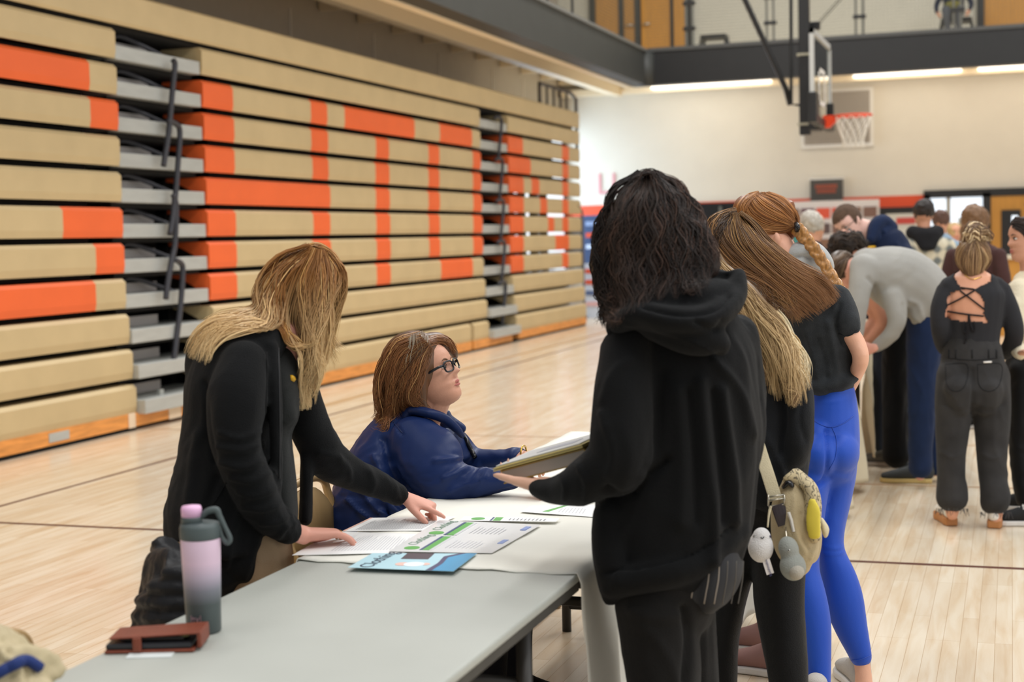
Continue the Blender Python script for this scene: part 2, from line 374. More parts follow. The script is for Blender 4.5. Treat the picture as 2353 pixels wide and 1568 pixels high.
# ------------------------------------------------------------------ bleachers
XF = -7.14
rows = [(3.13, 3.395), (2.875, 3.105)] + [None]*9
rows = []
zt_ = [3.400, 3.100, 2.795, 2.495, 2.200, 1.897, 1.595, 1.290, .998, .702, .411]
zb_ = [3.132, 2.885, 2.545, 2.226, 1.932, 1.646, 1.342, 1.034, .730, .418, .095]
for i in range(11): rows.append((3.40-.3005*i-.254, 3.40-.3005*i-.004))
SEAT = lambda z0, z1, dx=0: [(XF+dx, z0), (XF+dx+.012, z0+.06), (XF+dx+.012, z1-.03), (XF+dx-.02, z1), (XF+dx-.42, z1), (XF+dx-.42, z1-.03), (XF+dx-.30, z1-.05), (XF+dx-.16, z1-.12), (XF+dx-.07, z0+.01)]
def seat_row(parent, i, y0, y1, bands):
    z0, z1 = rows[i]; zc = (z0+z1)/2
    cuts = [y0, y1]; bb = []
    for a, b in bands:
        ya = y0 if a is None else Yat(a, zc); yb = y1 if b is None else Yat(b, zc); bb.append((ya, yb)); cuts += [ya, yb]
    cuts = sorted(set(round(c, 4) for c in cuts if y0-1e-6 <= c <= y1+1e-6))
    mb = MB(); dx = max(0, (i-7))*.02
    for a, b in zip(cuts, cuts[1:]):
        mb.cur = 1 if any(p-1e-3 <= (a+b)/2 <= q+1e-3 for p, q in bb) else 0
        pr = SEAT(z0, z1, dx); mb.prism(pr, a, b)
        # thin joints every module
    mb2 = mb.build('seat_panel', [M_tan, M_org], parent)
    return mb2
yA0, yA1 = Yat(283, 1.5), Yat(478, 1.5); yB0, yB1 = Yat(1108, 1.5), Yat(1172, 1.5); yE = Yat(1335, 1.5)
Bd = {'L': {1: [(None, 203)], 2: [(205, None)], 5: [(142, None)], 6: [(218, None)], 7: [(None, 218)]},
      'M': {1: [(None, 533), (712, 750), (790, 951), (1009, 1083)], 2: [(None, 536), (713, 752), (862, 892), (983, 1008), (1085, None)],
            3: [(None, 537), (716, 753), (861, 893), (983, 1008), (1085, None)], 4: [(None, 757), (862, 894), (983, 1009), (1086, None)],
            5: [(None, 540), (718, 757), (863, 895), (984, 1009), (1086, None)], 6: [(None, 542), (720, 759), (864, 896), (985, 1010), (1086, None)],
            7: [(None, 543), (864, 896), (1012, 1085)]},
      'R': {1: [(None, 1200), (1290, 1306)], 2: [(None, 1218), (1291, 1305)], 3: [(None, 1202), (1220, 1238), (1291, 1305)], 4: [(None, 1202), (1240, 1256), (1291, 1305)],
            5: [(None, 1202), (1258, 1272), (1291, 1305)], 6: [(None, 1202), (1275, 1306)], 7: [(None, 1202), (1291, 1305)]}}
for key, ya, yb, lab in (('L', 3.5, yA0, 'left bank of closed tan and orange bleachers before the first aisle'),
                         ('M', yA1, yB0, 'long middle bank of closed tan bleachers with orange letter pattern between the aisles'),
                         ('R', yB1, yE, 'far bank of closed tan bleachers after the second aisle, with an orange letter')):
    t = thing('bleacher_bank', lab, 'bleachers', (XF, (ya+yb)/2, 0), 'closed bleacher banks along the left wall')
    for i in range(11):
        if not (key == 'M' and i == 10): seat_row(t, i, ya, yb, Bd[key].get(i, []))
        else:
            yc = Yat(1075, .2); seat_row(t, i, ya, yc-.06, []); seat_row(t, i, yc+.06, yb, [])
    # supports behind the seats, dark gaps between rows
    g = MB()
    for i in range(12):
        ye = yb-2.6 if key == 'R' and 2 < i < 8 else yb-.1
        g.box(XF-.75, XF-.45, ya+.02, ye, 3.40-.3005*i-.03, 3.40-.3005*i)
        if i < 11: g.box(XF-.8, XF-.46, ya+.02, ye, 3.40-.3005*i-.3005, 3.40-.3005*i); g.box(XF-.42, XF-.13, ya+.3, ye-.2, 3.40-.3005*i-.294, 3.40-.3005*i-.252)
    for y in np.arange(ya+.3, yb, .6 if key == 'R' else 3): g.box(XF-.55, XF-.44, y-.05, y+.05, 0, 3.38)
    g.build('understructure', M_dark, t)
    MB().box(XF-.2, XF+.05, ya, yb, .0, .035).build('skirt_gap_shade', M_dark, t)  # near-black strip painting in the shadow gap below the skirt board
    mb = MB().box(XF-.02, XF+.07, ya if key == 'L' else ya-1.0, yb, .035, .15)
    if key == 'M': mb = MB().box(XF-.02, XF+.07, ya+.05, Yat(1073, .1), .03, .15).box(XF-.02, XF+.07, Yat(1078, .1), yb+1.05, .03, .15)
    if key == 'R': mb = MB().box(XF-.02, XF+.07, ya+.1, yb, .035, .15)
    if key == 'L': mb = MB().box(XF-.02, XF+.07, ya, yA1, .035, .15)
    mb.build('skirt_board', M_wood, t)
    if key == 'L':
        for px in (286, 378, 392): y = Yat(px, .1); MB().box(XF+.07, XF+.078, y-.05, y+.05, .03, .155).build('bracket', mat('pale_bracket', 'E4CDB0', .5), t)
        y = Yat(118, .1); MB().box(XF+.07, XF+.075, y-.13, y+.13, .06, .13).build('plate', M_alu, t)
        for px in (80, 300, 366): y = Yat(px, .2); MB().box(XF+.0, XF+.03, y-.03, y+.03, .12, .3).build('hook', M_alu, t)
tb = MB(); tb.prism([(XF, 3.435), (XF+.015, 3.46), (XF+.015, 3.69), (XF-.03, 3.72), (XF-.5, 3.72), (XF-.5, 3.6), (XF-.08, 3.45)], 3.5, yE)
o = tb.build('top_seat_row', M_tan); tag(o, 'full length tan top board running over all the closed bleachers', 'bleachers')
MB().box(XF-.6, XF-.06, 3.5, yE-.2, 3.402, 3.45).build('top_gap_shade', M_dark, o)  # shade of the gap under the top board, put in as near-black
MB().box(XF-1.2, XF-.5, 3.5, yE, 0, 3.7).build('rear_frame', M_dark, o) if False else None
M_rail = mat('dark_tube', '34343A', .4)
def aisle(y0, y1, label, far=False):
    t = thing('aisle_steps', label, 'steps', (XF, (y0+y1)/2, 0), 'aisles of steps between the bleacher banks')
    for i in range(11):
        z0, z1 = rows[i]; dx = max(0, i-7)*.05
        MB().box(XF-.55+dx, XF+.0+dx, y0+.01, y1-.02, z0-.005, z0+.115).build('tread', M_alu, t, bevel=.006)
    g = MB().box(XF-.85, XF-.55, y0, y1, 0, 3.4)
    for i in range(11): z0, z1 = rows[i]; g.box(XF-.55, XF-.1, y0, y1, z0-.045, z0-.006)
    g.build('understructure', M_dark, t)
    for i in range(11):
        z0, z1 = rows[i]; r = MB().box(XF-.30, XF-.27, y0+.02, y0+(y1-y0)*.66, z0+.1, z1-.05); r.build('riser', M_griser, t)
    if not far:
        # staple handrails, one hooked piece per row
        for i in range(8):
            zz = rows[i][0]+.12
            q = [(XF-.22, y0+(y1-y0)*.20, zz), (XF-.22, y0+(y1-y0)*.21, zz+.08), (XF-.2, y0+(y1-y0)*.28, zz+.125), (XF-.14, y0+(y1-y0)*.45, zz+.07), (XF-.02, y0+(y1-y0)*.62, zz-.03)]
            MB().tube(q, .02, 8, 5).build('handrail', M_rail, t, smooth=True)
        for pts in ([(398, 138), (402, 150), (397, 200), (388, 300), (379, 360), (376, 382)], [(385, 278), (402, 284), (413, 300), (410, 360), (403, 450), (400, 470)],
                    [(398, 448), (401, 460), (397, 500), (390, 540)], [(402, 455), (405, 480), (402, 560), (394, 600), (384, 660), (381, 688)], [(400, 596), (414, 604), (420, 620), (416, 690), (408, 760), (398, 838)]):
            MB().tube([WX(px, py, XF+.07) for px, py in pts], .026, 8, 5).build('handrail', M_rail, t, smooth=True)
    else:
        yc = (y0+y1)/2
        for i in range(5):
            zt2 = 3.2-.6*i; MB().tube([(XF+.05, yc-.1, zt2+.1), (XF+.07, yc+.1, zt2+.12), (XF+.07, yc+.15, zt2), (XF+.05, yc+.02, zt2-.5)], .026, 6, 4).build('handrail', M_rail, t, smooth=True)
    return t
aisle(yA0, yA1, 'aisle of grey aluminium steps with hooked dark handrails near the left of the photo')
aisle(yB0, yB1, 'narrow far aisle of grey steps between the middle and far bleacher banks', True)
# end guard rail
t = thing('guard_rail', 'grey tubular guard rail standing at the far end of the top bleacher row', 'railing', (XF, yE, 0))
M_g2 = mat('grey_tube', '5F5A58', .5)
MB().tube([(XF-.1, yE-1.9, 3.7), (XF-.1, yE-1.9, 4.05), (XF-.1, yE-.15, 4.05), (XF-.05, yE+.05, 3.95), (XF-.05, yE+.05, 2.9)], .03, 8).build('frame', M_g2, t, smooth=True)
for k in range(4): MB().tube([(XF-.1, yE-1.5+.38*k, 3.7), (XF-.1, yE-1.5+.38*k, 4.05)], .02, 6).build('bar', M_g2, t)
MB().tube([(XF, yE+.12, 0), (XF, yE+.12, 2.0), (XF, yE-.2, 2.1)], .02, 6).build('end_post', M_g2, t)

# ------------------------------------------------------------------ basketball hoop
hx, hy = -2.24, 18.85
t = thing('basketball_hoop', 'ceiling hung basketball hoop with glass backboard, orange rim and white net', 'basketball hoop', (hx, hy, 3))
MB().box(hx-.27, hx-.14, hy-.065, hy+.065, 2.75, 9).build('mast', M_blk, t, bevel=.01)
MB().box(hx-.29, hx-.12, hy-.08, hy+.08, 2.87, 2.9).box(hx-.29, hx-.12, hy-.08, hy+.08, 3.73, 3.76).build('strap', mat('brass_strap', 'A8A38F', .4, metal=.6), t)
fb = MB(); y0, y1, z0, z1 = hy-.915, hy+.915, 2.88, 3.95
for q in ((y0, y1, z1-.06, z1), (y0, y0+.07, z0, z1), (y1-.07, y1, z0, z1), (y0, y1, z0, z0+.06)): fb.box(hx-.03, hx+.02, *q)
fb.build('backboard_frame', mat('silver_frame', 'B9BAB6', .4), t)
MB().box(hx-.004, hx+.004, y0+.06, y1-.06, z0+.05, z1-.05).build('backboard_glass', mat('clear_glass', 'F4F8F6', .03, trans=1, ior=1.1), t)
sq = MB()
for q in ((hy-.3, hy+.3, 3.5, 3.55), (hy-.3, hy-.25, 3.1, 3.55), (hy+.25, hy+.3, 3.1, 3.55), (hy-.3, hy+.3, 3.1, 3.15)): sq.box(hx+.005, hx+.012, *q)
sq.build('target_square', M_white, t)
MB().box(hx-.05, hx+.05, y0-.02, y0+.3, z0-.04, z0+.32).box(hx-.05, hx+.05, y0+.3, y1, z0-.05, z0+.05).box(hx-.05, hx+.05, y1-.1, y1+.02, z0-.04, z0+.32).build('edge_padding', M_blk, t, bevel=.015)
MB().box(hx-.14, hx-.02, hy-.2, hy+.2, 2.8, 3.4).build('mount_plate', M_blk, t)
M_rim = mat('rim_orange', 'E8461C', .4)
rc = np.array([hx+.15+.2285, hy, 2.965])
ring = [rc+.2285*np.array([math.cos(a_), math.sin(a_), 0]) for a_ in np.linspace(0, 2*PI, 33)]
MB().tube(ring, .012, 8).build('rim', M_rim, t, smooth=True)
MB().prism([(hx+.02, 2.98), (hx+.22, 2.98), (hx+.2, 2.93), (hx+.1, 2.83), (hx+.02, 2.83)], hy-.06, hy+.06).build('rim_bracket', M_rim, t)
net = MB(); nn = 12
rad = lambda s: .225-.1*min(1, s*1.3)+.02*max(0, s-.7)
for k in range(nn):
    for sg in (1, -1):
        pts = []
        for j in range(9):
            s = j/8; a_ = 2*PI*(k/nn)+sg*(PI/nn)*j*.5*1.0
            pts.append(rc+np.array([rad(s)*math.cos(a_), rad(s)*math.sin(a_), -.4*s]))
        net.tube(pts, .006, 4, cap=False)
net.build('net', mat('net_white', 'DDD8CC', .8), t)
br_ = MB().tube([W(1680, -80, 18.3), W(1712, 0, 18.3), W(1806, 205, 18.5), W(1815, 240, 18.6)], .035, 8); br_.build('diagonal_brace', M_blk, t)
MB().tube([W(1817, -80, 18.5), W(1818, 240, 18.5), W(1840, 242, 18.6)], .022, 8).build('drop_rod', M_blk, t)
MB().obox(W(1866, 60, 18.6), (.1, 0, 0), (0, .06, 0), (0, 0, .05)).build('pulley', M_blk, t, bevel=.02)
MB().tube([W(1872, 60, 18.6), W(1935, -10, 17.5), W(2000, -80, 16.5)], .006, 4).tube([W(1880, 58, 18.6), W(1945, -14, 17.5), W(2010, -90, 16.5)], .006, 4).build('cable', M_blk, t)

# ---- window of the far left corner, beyond the bleachers
w2 = struct('window_2', MB().box(-8.92, -8.90, 26.2, 29.9, .8, 4.0), M_day)
MB().box(-8.9, -8.87, 26.15, 26.25, .75, 4.05).box(-8.9, -8.87, 29.85, 29.95, .75, 4.05).box(-8.9, -8.87, 28, 28.08, .75, 4.05).box(-8.9, -8.87, 26.15, 29.95, .72, .8).box(-8.9, -8.87, 26.15, 29.95, 4.0, 4.08).build('window_frame', M_char, w2)
# ------------------------------------------------------------------ figure tools
def frame_at(P, i, n, view):
    t = P[min(i+1, n-1)]-P[max(i-1, 0)]; t = t/(np.linalg.norm(t)+1e-9)
    s = np.cross(t, view); L = np.linalg.norm(s)
    return t, s, L
class Blob:
    """closed volumes that are fused into one continuous surface"""
    def __init__(s): s.mb = MB()
    def ring_tube(s, C, A, B, side, seg=20, caps=True):
        """C centres, A half width along side, B half depth"""
        n = len(C); C = np.array(C); A = np.array(A, float); B = np.array(B, float)
        S = []; D = []; prev = None
        for i in range(n):
            t = C[min(i+1, n-1)]-C[max(i-1, 0)]; t /= np.linalg.norm(t)+1e-9
            sd = side[i] if isinstance(side, (list, np.ndarray)) and np.ndim(side) == 2 else side
            w = np.array(sd, float); w = w-t*np.dot(w, t)
            if np.linalg.norm(w) < .15 and prev is not None: w = prev-t*np.dot(prev, t)
            w /= np.linalg.norm(w)+1e-9; prev = w
            S.append(w); D.append(np.cross(t, w))
        rings = []
        def ring(c, a, b, i):
            th = np.linspace(0, 2*PI, seg, endpoint=False)
            return c+np.outer(np.cos(th)*a, S[i])+np.outer(np.sin(th)*b, D[i])
        t0 = C[1]-C[0]; t0 /= np.linalg.norm(t0); t1 = C[-1]-C[-2]; t1 /= np.linalg.norm(t1)
        if caps:
            r = min(A[0], B[0])
            for q in (1.35, 1.0, .5): rings.append(ring(C[0]-t0*r*math.sin(q)*.85, A[0]*math.cos(q) if q > 1 else A[0]*math.cos(q), B[0]*math.cos(q), 0))
        for i in range(n): rings.append(ring(C[i], A[i], B[i], i))
        if caps:
            r = min(A[-1], B[-1])
            for q in (.5, 1.0, 1.35): rings.append(ring(C[-1]+t1*r*math.sin(q)*.85, A[-1]*math.cos(q), B[-1]*math.cos(q), n-1))
        V = np.concatenate(rings); m = len(rings)
        fs = [(i*seg+k, i*seg+(k+1) % seg, (i+1)*seg+(k+1) % seg, (i+1)*seg+k) for i in range(m-1) for k in range(seg)]
        fs += [tuple(range(seg))[::-1], tuple((m-1)*seg+k for k in range(seg))]
        s.mb.add(V, fs); return s
    def px(s, nodes, sub=4, seg=20, rd=None):
        """nodes (px, py, depth, half width in px, half depth in m): silhouettes measured on the photograph, real depth and thickness"""
        N_ = [tuple(n)+((None,) if len(n) < 5 else ()) for n in nodes]
        C = [W(n[0], n[1], n[2]) for n in N_]; A = [n[3]*n[2]/F for n in N_]
        B = [(n[4] if n[4] is not None else (rd if rd else a*.85)) for n, a in zip(N_, A)]
        X = smooth_path([np.concatenate([c, [a, b]]) for c, a, b in zip(C, A, B)], sub)
        X = np.array(X); C = X[:, :3]; A = np.maximum(X[:, 3], .003); B = np.maximum(X[:, 4], .003)
        sides = []
        for i in range(len(C)):
            t = C[min(i+1, len(C)-1)]-C[max(i-1, 0)]; v = C[i]-CAM; v = v/np.linalg.norm(v)
            sd = np.cross(t, v)
            if np.linalg.norm(sd) < .02: sd = sides[-1] if sides else np.array([1., 0, 0])
            sides.append(sd/np.linalg.norm(sd))
        return s.ring_tube(C, A, B, np.array(sides), seg)
    def w(s, pts, A, B=None, side=(1, 0, 0), sub=4, seg=16):
        B = B if B is not None else A
        A = A if isinstance(A, (list, tuple)) else [A]*len(pts); B = B if isinstance(B, (list, tuple)) else [B]*len(pts)
        X = np.array(smooth_path([np.concatenate([p, [a, b]]) for p, a, b in zip(pts, A, B)], sub))
        return s.ring_tube(X[:, :3], np.maximum(X[:, 3], .002), np.maximum(X[:, 4], .002), np.array(side, float), seg)
    def ell(s, c, ax, ay, az, nu=20, nv=12):
        c = np.array(c); ax, ay, az = map(np.array, (ax, ay, az)); V = []
        for j in range(nv+1):
            ph = PI*(j+.0)/nv
            ph = min(max(ph, .06), PI-.06)
            for i in range(nu):
                th = 2*PI*i/nu; V.append(c+ax*math.sin(ph)*math.cos(th)+ay*math.sin(ph)*math.sin(th)+az*math.cos(ph))
        fs = [(j*nu+i, j*nu+(i+1) % nu, (j+1)*nu+(i+1) % nu, (j+1)*nu+i) for j in range(nv) for i in range(nu)]
        fs += [tuple(range(nu))[::-1], tuple(nv*nu+i for i in range(nu))]
        s.mb.add(V, fs); return s
    def epx(s, px, py, t, rx, ry, rd, ang=0):
        """ellipsoid by its outline on the photograph"""
        c = W(px, py, t); v = (c-CAM)/np.linalg.norm(c-CAM)
        right = R3[:, 0]; up = np.cross(right, v); up /= np.linalg.norm(up); right = np.cross(v, up); 
        if np.dot(up, [0, 0, 1]) < 0: up = -up
        ca, sa = math.cos(math.radians(ang)), math.sin(math.radians(ang))
        a = (R3[:, 0]*ca+up*sa); b = (-R3[:, 0]*sa+up*ca)
        return s.ell(c, a*rx*t/F, b*ry*t/F, v*rd)
    def mesh(s, voxel=.01, smooth=5, fac=.6):
        me = bpy.data.meshes.new('tmp'); me.from_pydata(s.mb.v, [], s.mb.f)
        bm = bmesh.new(); bm.from_mesh(me); bmesh.ops.recalc_face_normals(bm, faces=bm.faces); bm.to_mesh(me); bm.free()
        o = bpy.data.objects.new('tmp', me); COL.objects.link(o)
        r = o.modifiers.new('r', 'REMESH'); r.mode = 'VOXEL'; r.voxel_size = voxel; r.adaptivity = 0
        if smooth:
            m = o.modifiers.new('s', 'SMOOTH'); m.factor = fac; m.iterations = smooth
        bpy.context.view_layer.update()
        out = bpy.data.meshes.new_from_object(o.evaluated_get(bpy.context.evaluated_depsgraph_get()))
        bpy.data.objects.remove(o); bpy.data.meshes.remove(me)
        return out
def get_v(me):
    a = np.empty(len(me.vertices)*3, np.float32); me.vertices.foreach_get('co', a); return a.reshape(-1, 3).astype(float)
def set_v(me, V): me.vertices.foreach_set('co', V.astype(np.float32).ravel()); me.update()
def normals(me):
    a = np.empty(len(me.vertices)*3, np.float32); me.vertices.foreach_get('normal', a); return a.reshape(-1, 3).astype(float)
def seg_dist(Q, line):
    """distance in px from points Q to polyline, and signed side"""
    best = np.full(len(Q), 1e9); L = np.array(line, float)
    for a, b in zip(L[:-1], L[1:]):
        d = b-a; u = np.clip(((Q-a)@d)/(d@d+1e-9), 0, 1); r = np.linalg.norm(Q-(a+u[:, None]*d), axis=1)
        best = np.minimum(best, r)
    return best
def vnoise(P, seed=0, octv=1):
    """cheap smooth value noise, vectorised"""
    out = np.zeros(len(P)); amp = 1; fr = 1
    for o_ in range(octv):
        Q = P*fr+seed*17.3; I = np.floor(Q).astype(np.int64); f = Q-I; f = f*f*(3-2*f)
        def h(i, j, k):
            n = (i*73856093) ^ (j*19349663) ^ (k*83492791) ^ (seed*2654435 + o_*97)
            n = (n ^ (n >> 13))*1274126177 & 0x7fffffff
            n = (n ^ (n >> 16)) & 0xffff
            return n/32767.5-1
        r = 0
        for a in (0, 1):
            for b in (0, 1):
                for c in (0, 1):
                    wgt = (f[:, 0] if a else 1-f[:, 0])*(f[:, 1] if b else 1-f[:, 1])*(f[:, 2] if c else 1-f[:, 2])
                    r = r+wgt*h(I[:, 0]+a, I[:, 1]+b, I[:, 2]+c)
        out += amp*r; amp *= .5; fr *= 2
    return out
def fold(me, amp=.006, scale=(9, 9, 4), seed=1, creases=(), octv=2):
    """soft cloth folds on the surface: general ripples plus the folds seen in the photograph (polyline, width, height)"""
    V = get_v(me); Nn = normals(me); S = np.array(scale, float)
    n = vnoise(V*S+2.5*vnoise(V*S*.35, seed+5)[:, None], seed, octv)
    d = amp*(1-np.abs(n)*2)
    Q = proj(V)
    vd = V-CAM; vd /= np.linalg.norm(vd, axis=1)[:, None]; facing = np.clip(-(Nn*vd).sum(1)*1.5+.1, 0, 1)
    for line, wd_, a in creases:
        r = seg_dist(Q[:, :2], smooth_path(line, 5) if len(line) > 2 else line)
        d += a*np.exp(-(r/wd_)**2)*facing
    set_v(me, V+Nn*d[:, None]); return me
def flat_cut(me, fn):
    """move vertices by a function of (V, Q)"""
    V = get_v(me); V2 = fn(V, proj(V)); set_v(me, V2); return me
def finish(name, me, m, parent, smooth=True):
    me.name = name; o = link(name, me, m, parent)
    if smooth: me.polygons.foreach_set('use_smooth', [True]*len(me.polygons))
    return o
def part(name, blob, m, parent, voxel=.01, sm=5, fd=None, **k):
    me = blob.mesh(voxel, sm)
    if fd: fold(me, **fd)
    return finish(name, me, m, parent)
def bvh_of(objs):
    V = []; Fc = []
    for o in objs:
        me = o.data if hasattr(o, 'data') else o
        off = Vector((0, 0, 0)); k = len(V)
        vv = get_v(me); V += [tuple(v) for v in vv]
        Fc += [tuple(i+k for i in p.vertices) for p in me.polygons]
    return BVHTree.FromPolygons(V, Fc)
def cast(bvh, px, py):
    d = ray(px, py); r = bvh.ray_cast(Vector(CAM), Vector(d/np.linalg.norm(d)))
    if r[0] is None: return None
    return float(np.dot(np.array(r[0])-CAM, -R3[:, 2]))
def on_surface(bvh, line, off=.002, sub=6, t0=None):
    """polyline measured on the photo, laid on the surface it runs over"""
    L = smooth_path([np.array(p, float) for p in line], sub) if sub else [np.array(p, float) for p in line]
    ts = [cast(bvh, p[0], p[1]) for p in L]; last = t0 or next((t for t in ts if t), 4)
    out = []
    for p, t in zip(L, ts):
        if t is None or (t-last) > .12: t = last
        last = t; out.append(W(p[0], p[1], t-off))
    return out
def seam(name, bvh, line, r, m, parent, off=.001, sub=6, seg=6):
    return MB().tube(on_surface(bvh, line, off, sub), r, seg).build(name, m, parent, smooth=True)
# ---- hair: many fine locks laid over the volume of the hair
def hair(name, base_me, guides, n, m, parent, cols, base_col, bvh, width=1.5, seg=14, wave=(4, 2.5), jit=6, tmin=None, off=.004, clump=.5, seed=3, lift=.0, tip=.15, gray=None):
    rg = np.random.default_rng(seed)
    allV = []; allF = []; allC = []
    if base_me is not None:
        V = get_v(base_me); allV.append(V); allF += [tuple(p.vertices) for p in base_me.polygons]
        Nn = vnoise(V*np.array([60, 60, 8]), 3)
        c0 = np.array(lin(base_col)); allC.append(np.clip(c0*(1+.35*Nn[:, None]), 0, 1))
    k0 = sum(len(v) for v in allV)
    # several guide groups: each is a list of polylines (same direction), neighbouring ones are blended
    for gi, grp in enumerate(guides):
        ng = grp.get('n', n); G = []
        for g in grp['g']:
            P = np.array(smooth_path([np.array(p[:2], float) for p in g], 8)); s = np.concatenate([[0], np.cumsum(np.linalg.norm(np.diff(P, axis=0), axis=1))]); s /= s[-1]
            G.append(np.stack([np.interp(np.linspace(0, 1, seg), s, P[:, j]) for j in (0, 1)], 1))
        G = np.array(G); wv = grp.get('wave', wave); jt = grp.get('jit', jit); wd_ = grp.get('w', width); cl = grp.get('clump', clump)
        pal = [np.array(lin(c)) for c in grp.get('cols', cols)]; tf = grp.get('t'); tipc = grp.get('tipcol'); lf = grp.get('lift', lift)
        ncl = grp.get('ncl', max(4, int(ng/22))); cu = rg.random(ncl); cph = rg.random(ncl)*6.28; cj = rg.normal(size=ncl); cfreq = rg.uniform(.7, 1.3, ncl)
        for i in range(ng):
            c = rg.integers(ncl); u = cu[c]+rg.normal()*grp.get('sp', .5)/ncl*(3-2*cl); u = min(max(u, 0), .9999)*(len(G)-1); a = int(u); f = u-a
            line = G[a]*(1-f)+G[min(a+1, len(G)-1)]*f
            s = np.linspace(0, 1, seg); ln = rg.uniform(grp.get('lmin', .82), 1.03)*grp.get('len', 1)
            s2 = s*min(ln, 1)
            line = np.stack([np.interp(s2, s, line[:, j]) for j in (0, 1)], 1)
            d = np.gradient(line, axis=0); d /= np.linalg.norm(d, axis=1)[:, None]+1e-9; nr = np.stack([-d[:, 1], d[:, 0]], 1)
            env = np.minimum(1, s*2.5)
            off_ = wv[0]*env*np.sin(wv[1]*cfreq[c]*2*PI*s+cph[c]+rg.normal()*grp.get('ph', .3))+(cj[c]*jt*.8)*(.35+.65*s)+rg.normal()*jt*grp.get('jk', .45)*(1-grp.get('conv', .3)*s)
            line = line+nr*off_[:, None]
            ts = []; last = tf
            for p in line:
                t = cast(bvh, p[0], p[1]) if bvh is not None else None
                if t is None or (last is not None and abs(t-last) > .09): t = last if last is not None else None
                ts.append(t); last = t if t is not None else last
            good = [t for t in ts if t is not None]
            if not good: continue
            ts = [t if t is not None else good[0] for t in ts]
            ts = np.array(ts); 
            for _ in range(3): ts = np.convolve(np.pad(ts, 1, mode='edge'), [.25, .5, .25], 'valid')
            ts = ts-off-abs(rg.normal())*.006*(1+lf*s*4)
            C = np.array([W(p[0], p[1], t) for p, t in zip(line, ts)])
            wm = wd_*ts/F*rg.uniform(.5, 1.3); prof = wm*np.clip(np.minimum(1, .45+s*4)*(1-(1-tip)*np.clip((s-.65)/.35, 0, 1)**1.2), .05, 1)
            tg = np.gradient(C, axis=0); tg /= np.linalg.norm(tg, axis=1)[:, None]; vd = (C-CAM); vd /= np.linalg.norm(vd, axis=1)[:, None]
            sd = np.cross(tg, vd); sd /= np.linalg.norm(sd, axis=1)[:, None]+1e-9; dd = np.cross(sd, tg)
            ring = np.stack([C+sd*prof[:, None], C+dd*(prof*.6)[:, None], C-sd*prof[:, None], C-dd*(prof*.6)[:, None]], 1).reshape(-1, 3)
            allV.append(ring)
            for j in range(seg-1):
                for k in range(4): allF.append((k0+j*4+k, k0+j*4+(k+1) % 4, k0+(j+1)*4+(k+1) % 4, k0+(j+1)*4+k))
            k0 += seg*4
            col = pal[(c*7+int(rg.random() < .35)*rg.integers(9)) % len(pal)]*rg.uniform(.75, 1.2)
            cc = np.repeat(np.repeat(col[None], seg, 0), 4, 0)
            if tipc is not None:
                tc_ = np.array(lin(tipc)); w_ = np.repeat(np.clip(s*1.3-.25, 0, 1), 4)[:, None]; cc = cc*(1-w_)+tc_*rg.uniform(.8, 1.2)*w_
            allC.append(np.clip(cc, 0, 1))
    V = np.concatenate(allV); me = bpy.data.meshes.new(name); me.from_pydata([tuple(v) for v in V], [], allF)
    at = me.color_attributes.new('Col', 'FLOAT_COLOR', 'POINT'); C4 = np.concatenate([np.concatenate(allC), np.ones((len(V), 1))], 1)
    at.data.foreach_set('color', C4.astype(np.float32).ravel())
    return finish(name, me, m, parent)
M_hair = mat('hair', '6B4A30', .38, attr='Col', spec=.4)
M_hair_dk = mat('hair_dark', '2B211C', .5, attr='Col', spec=.3)
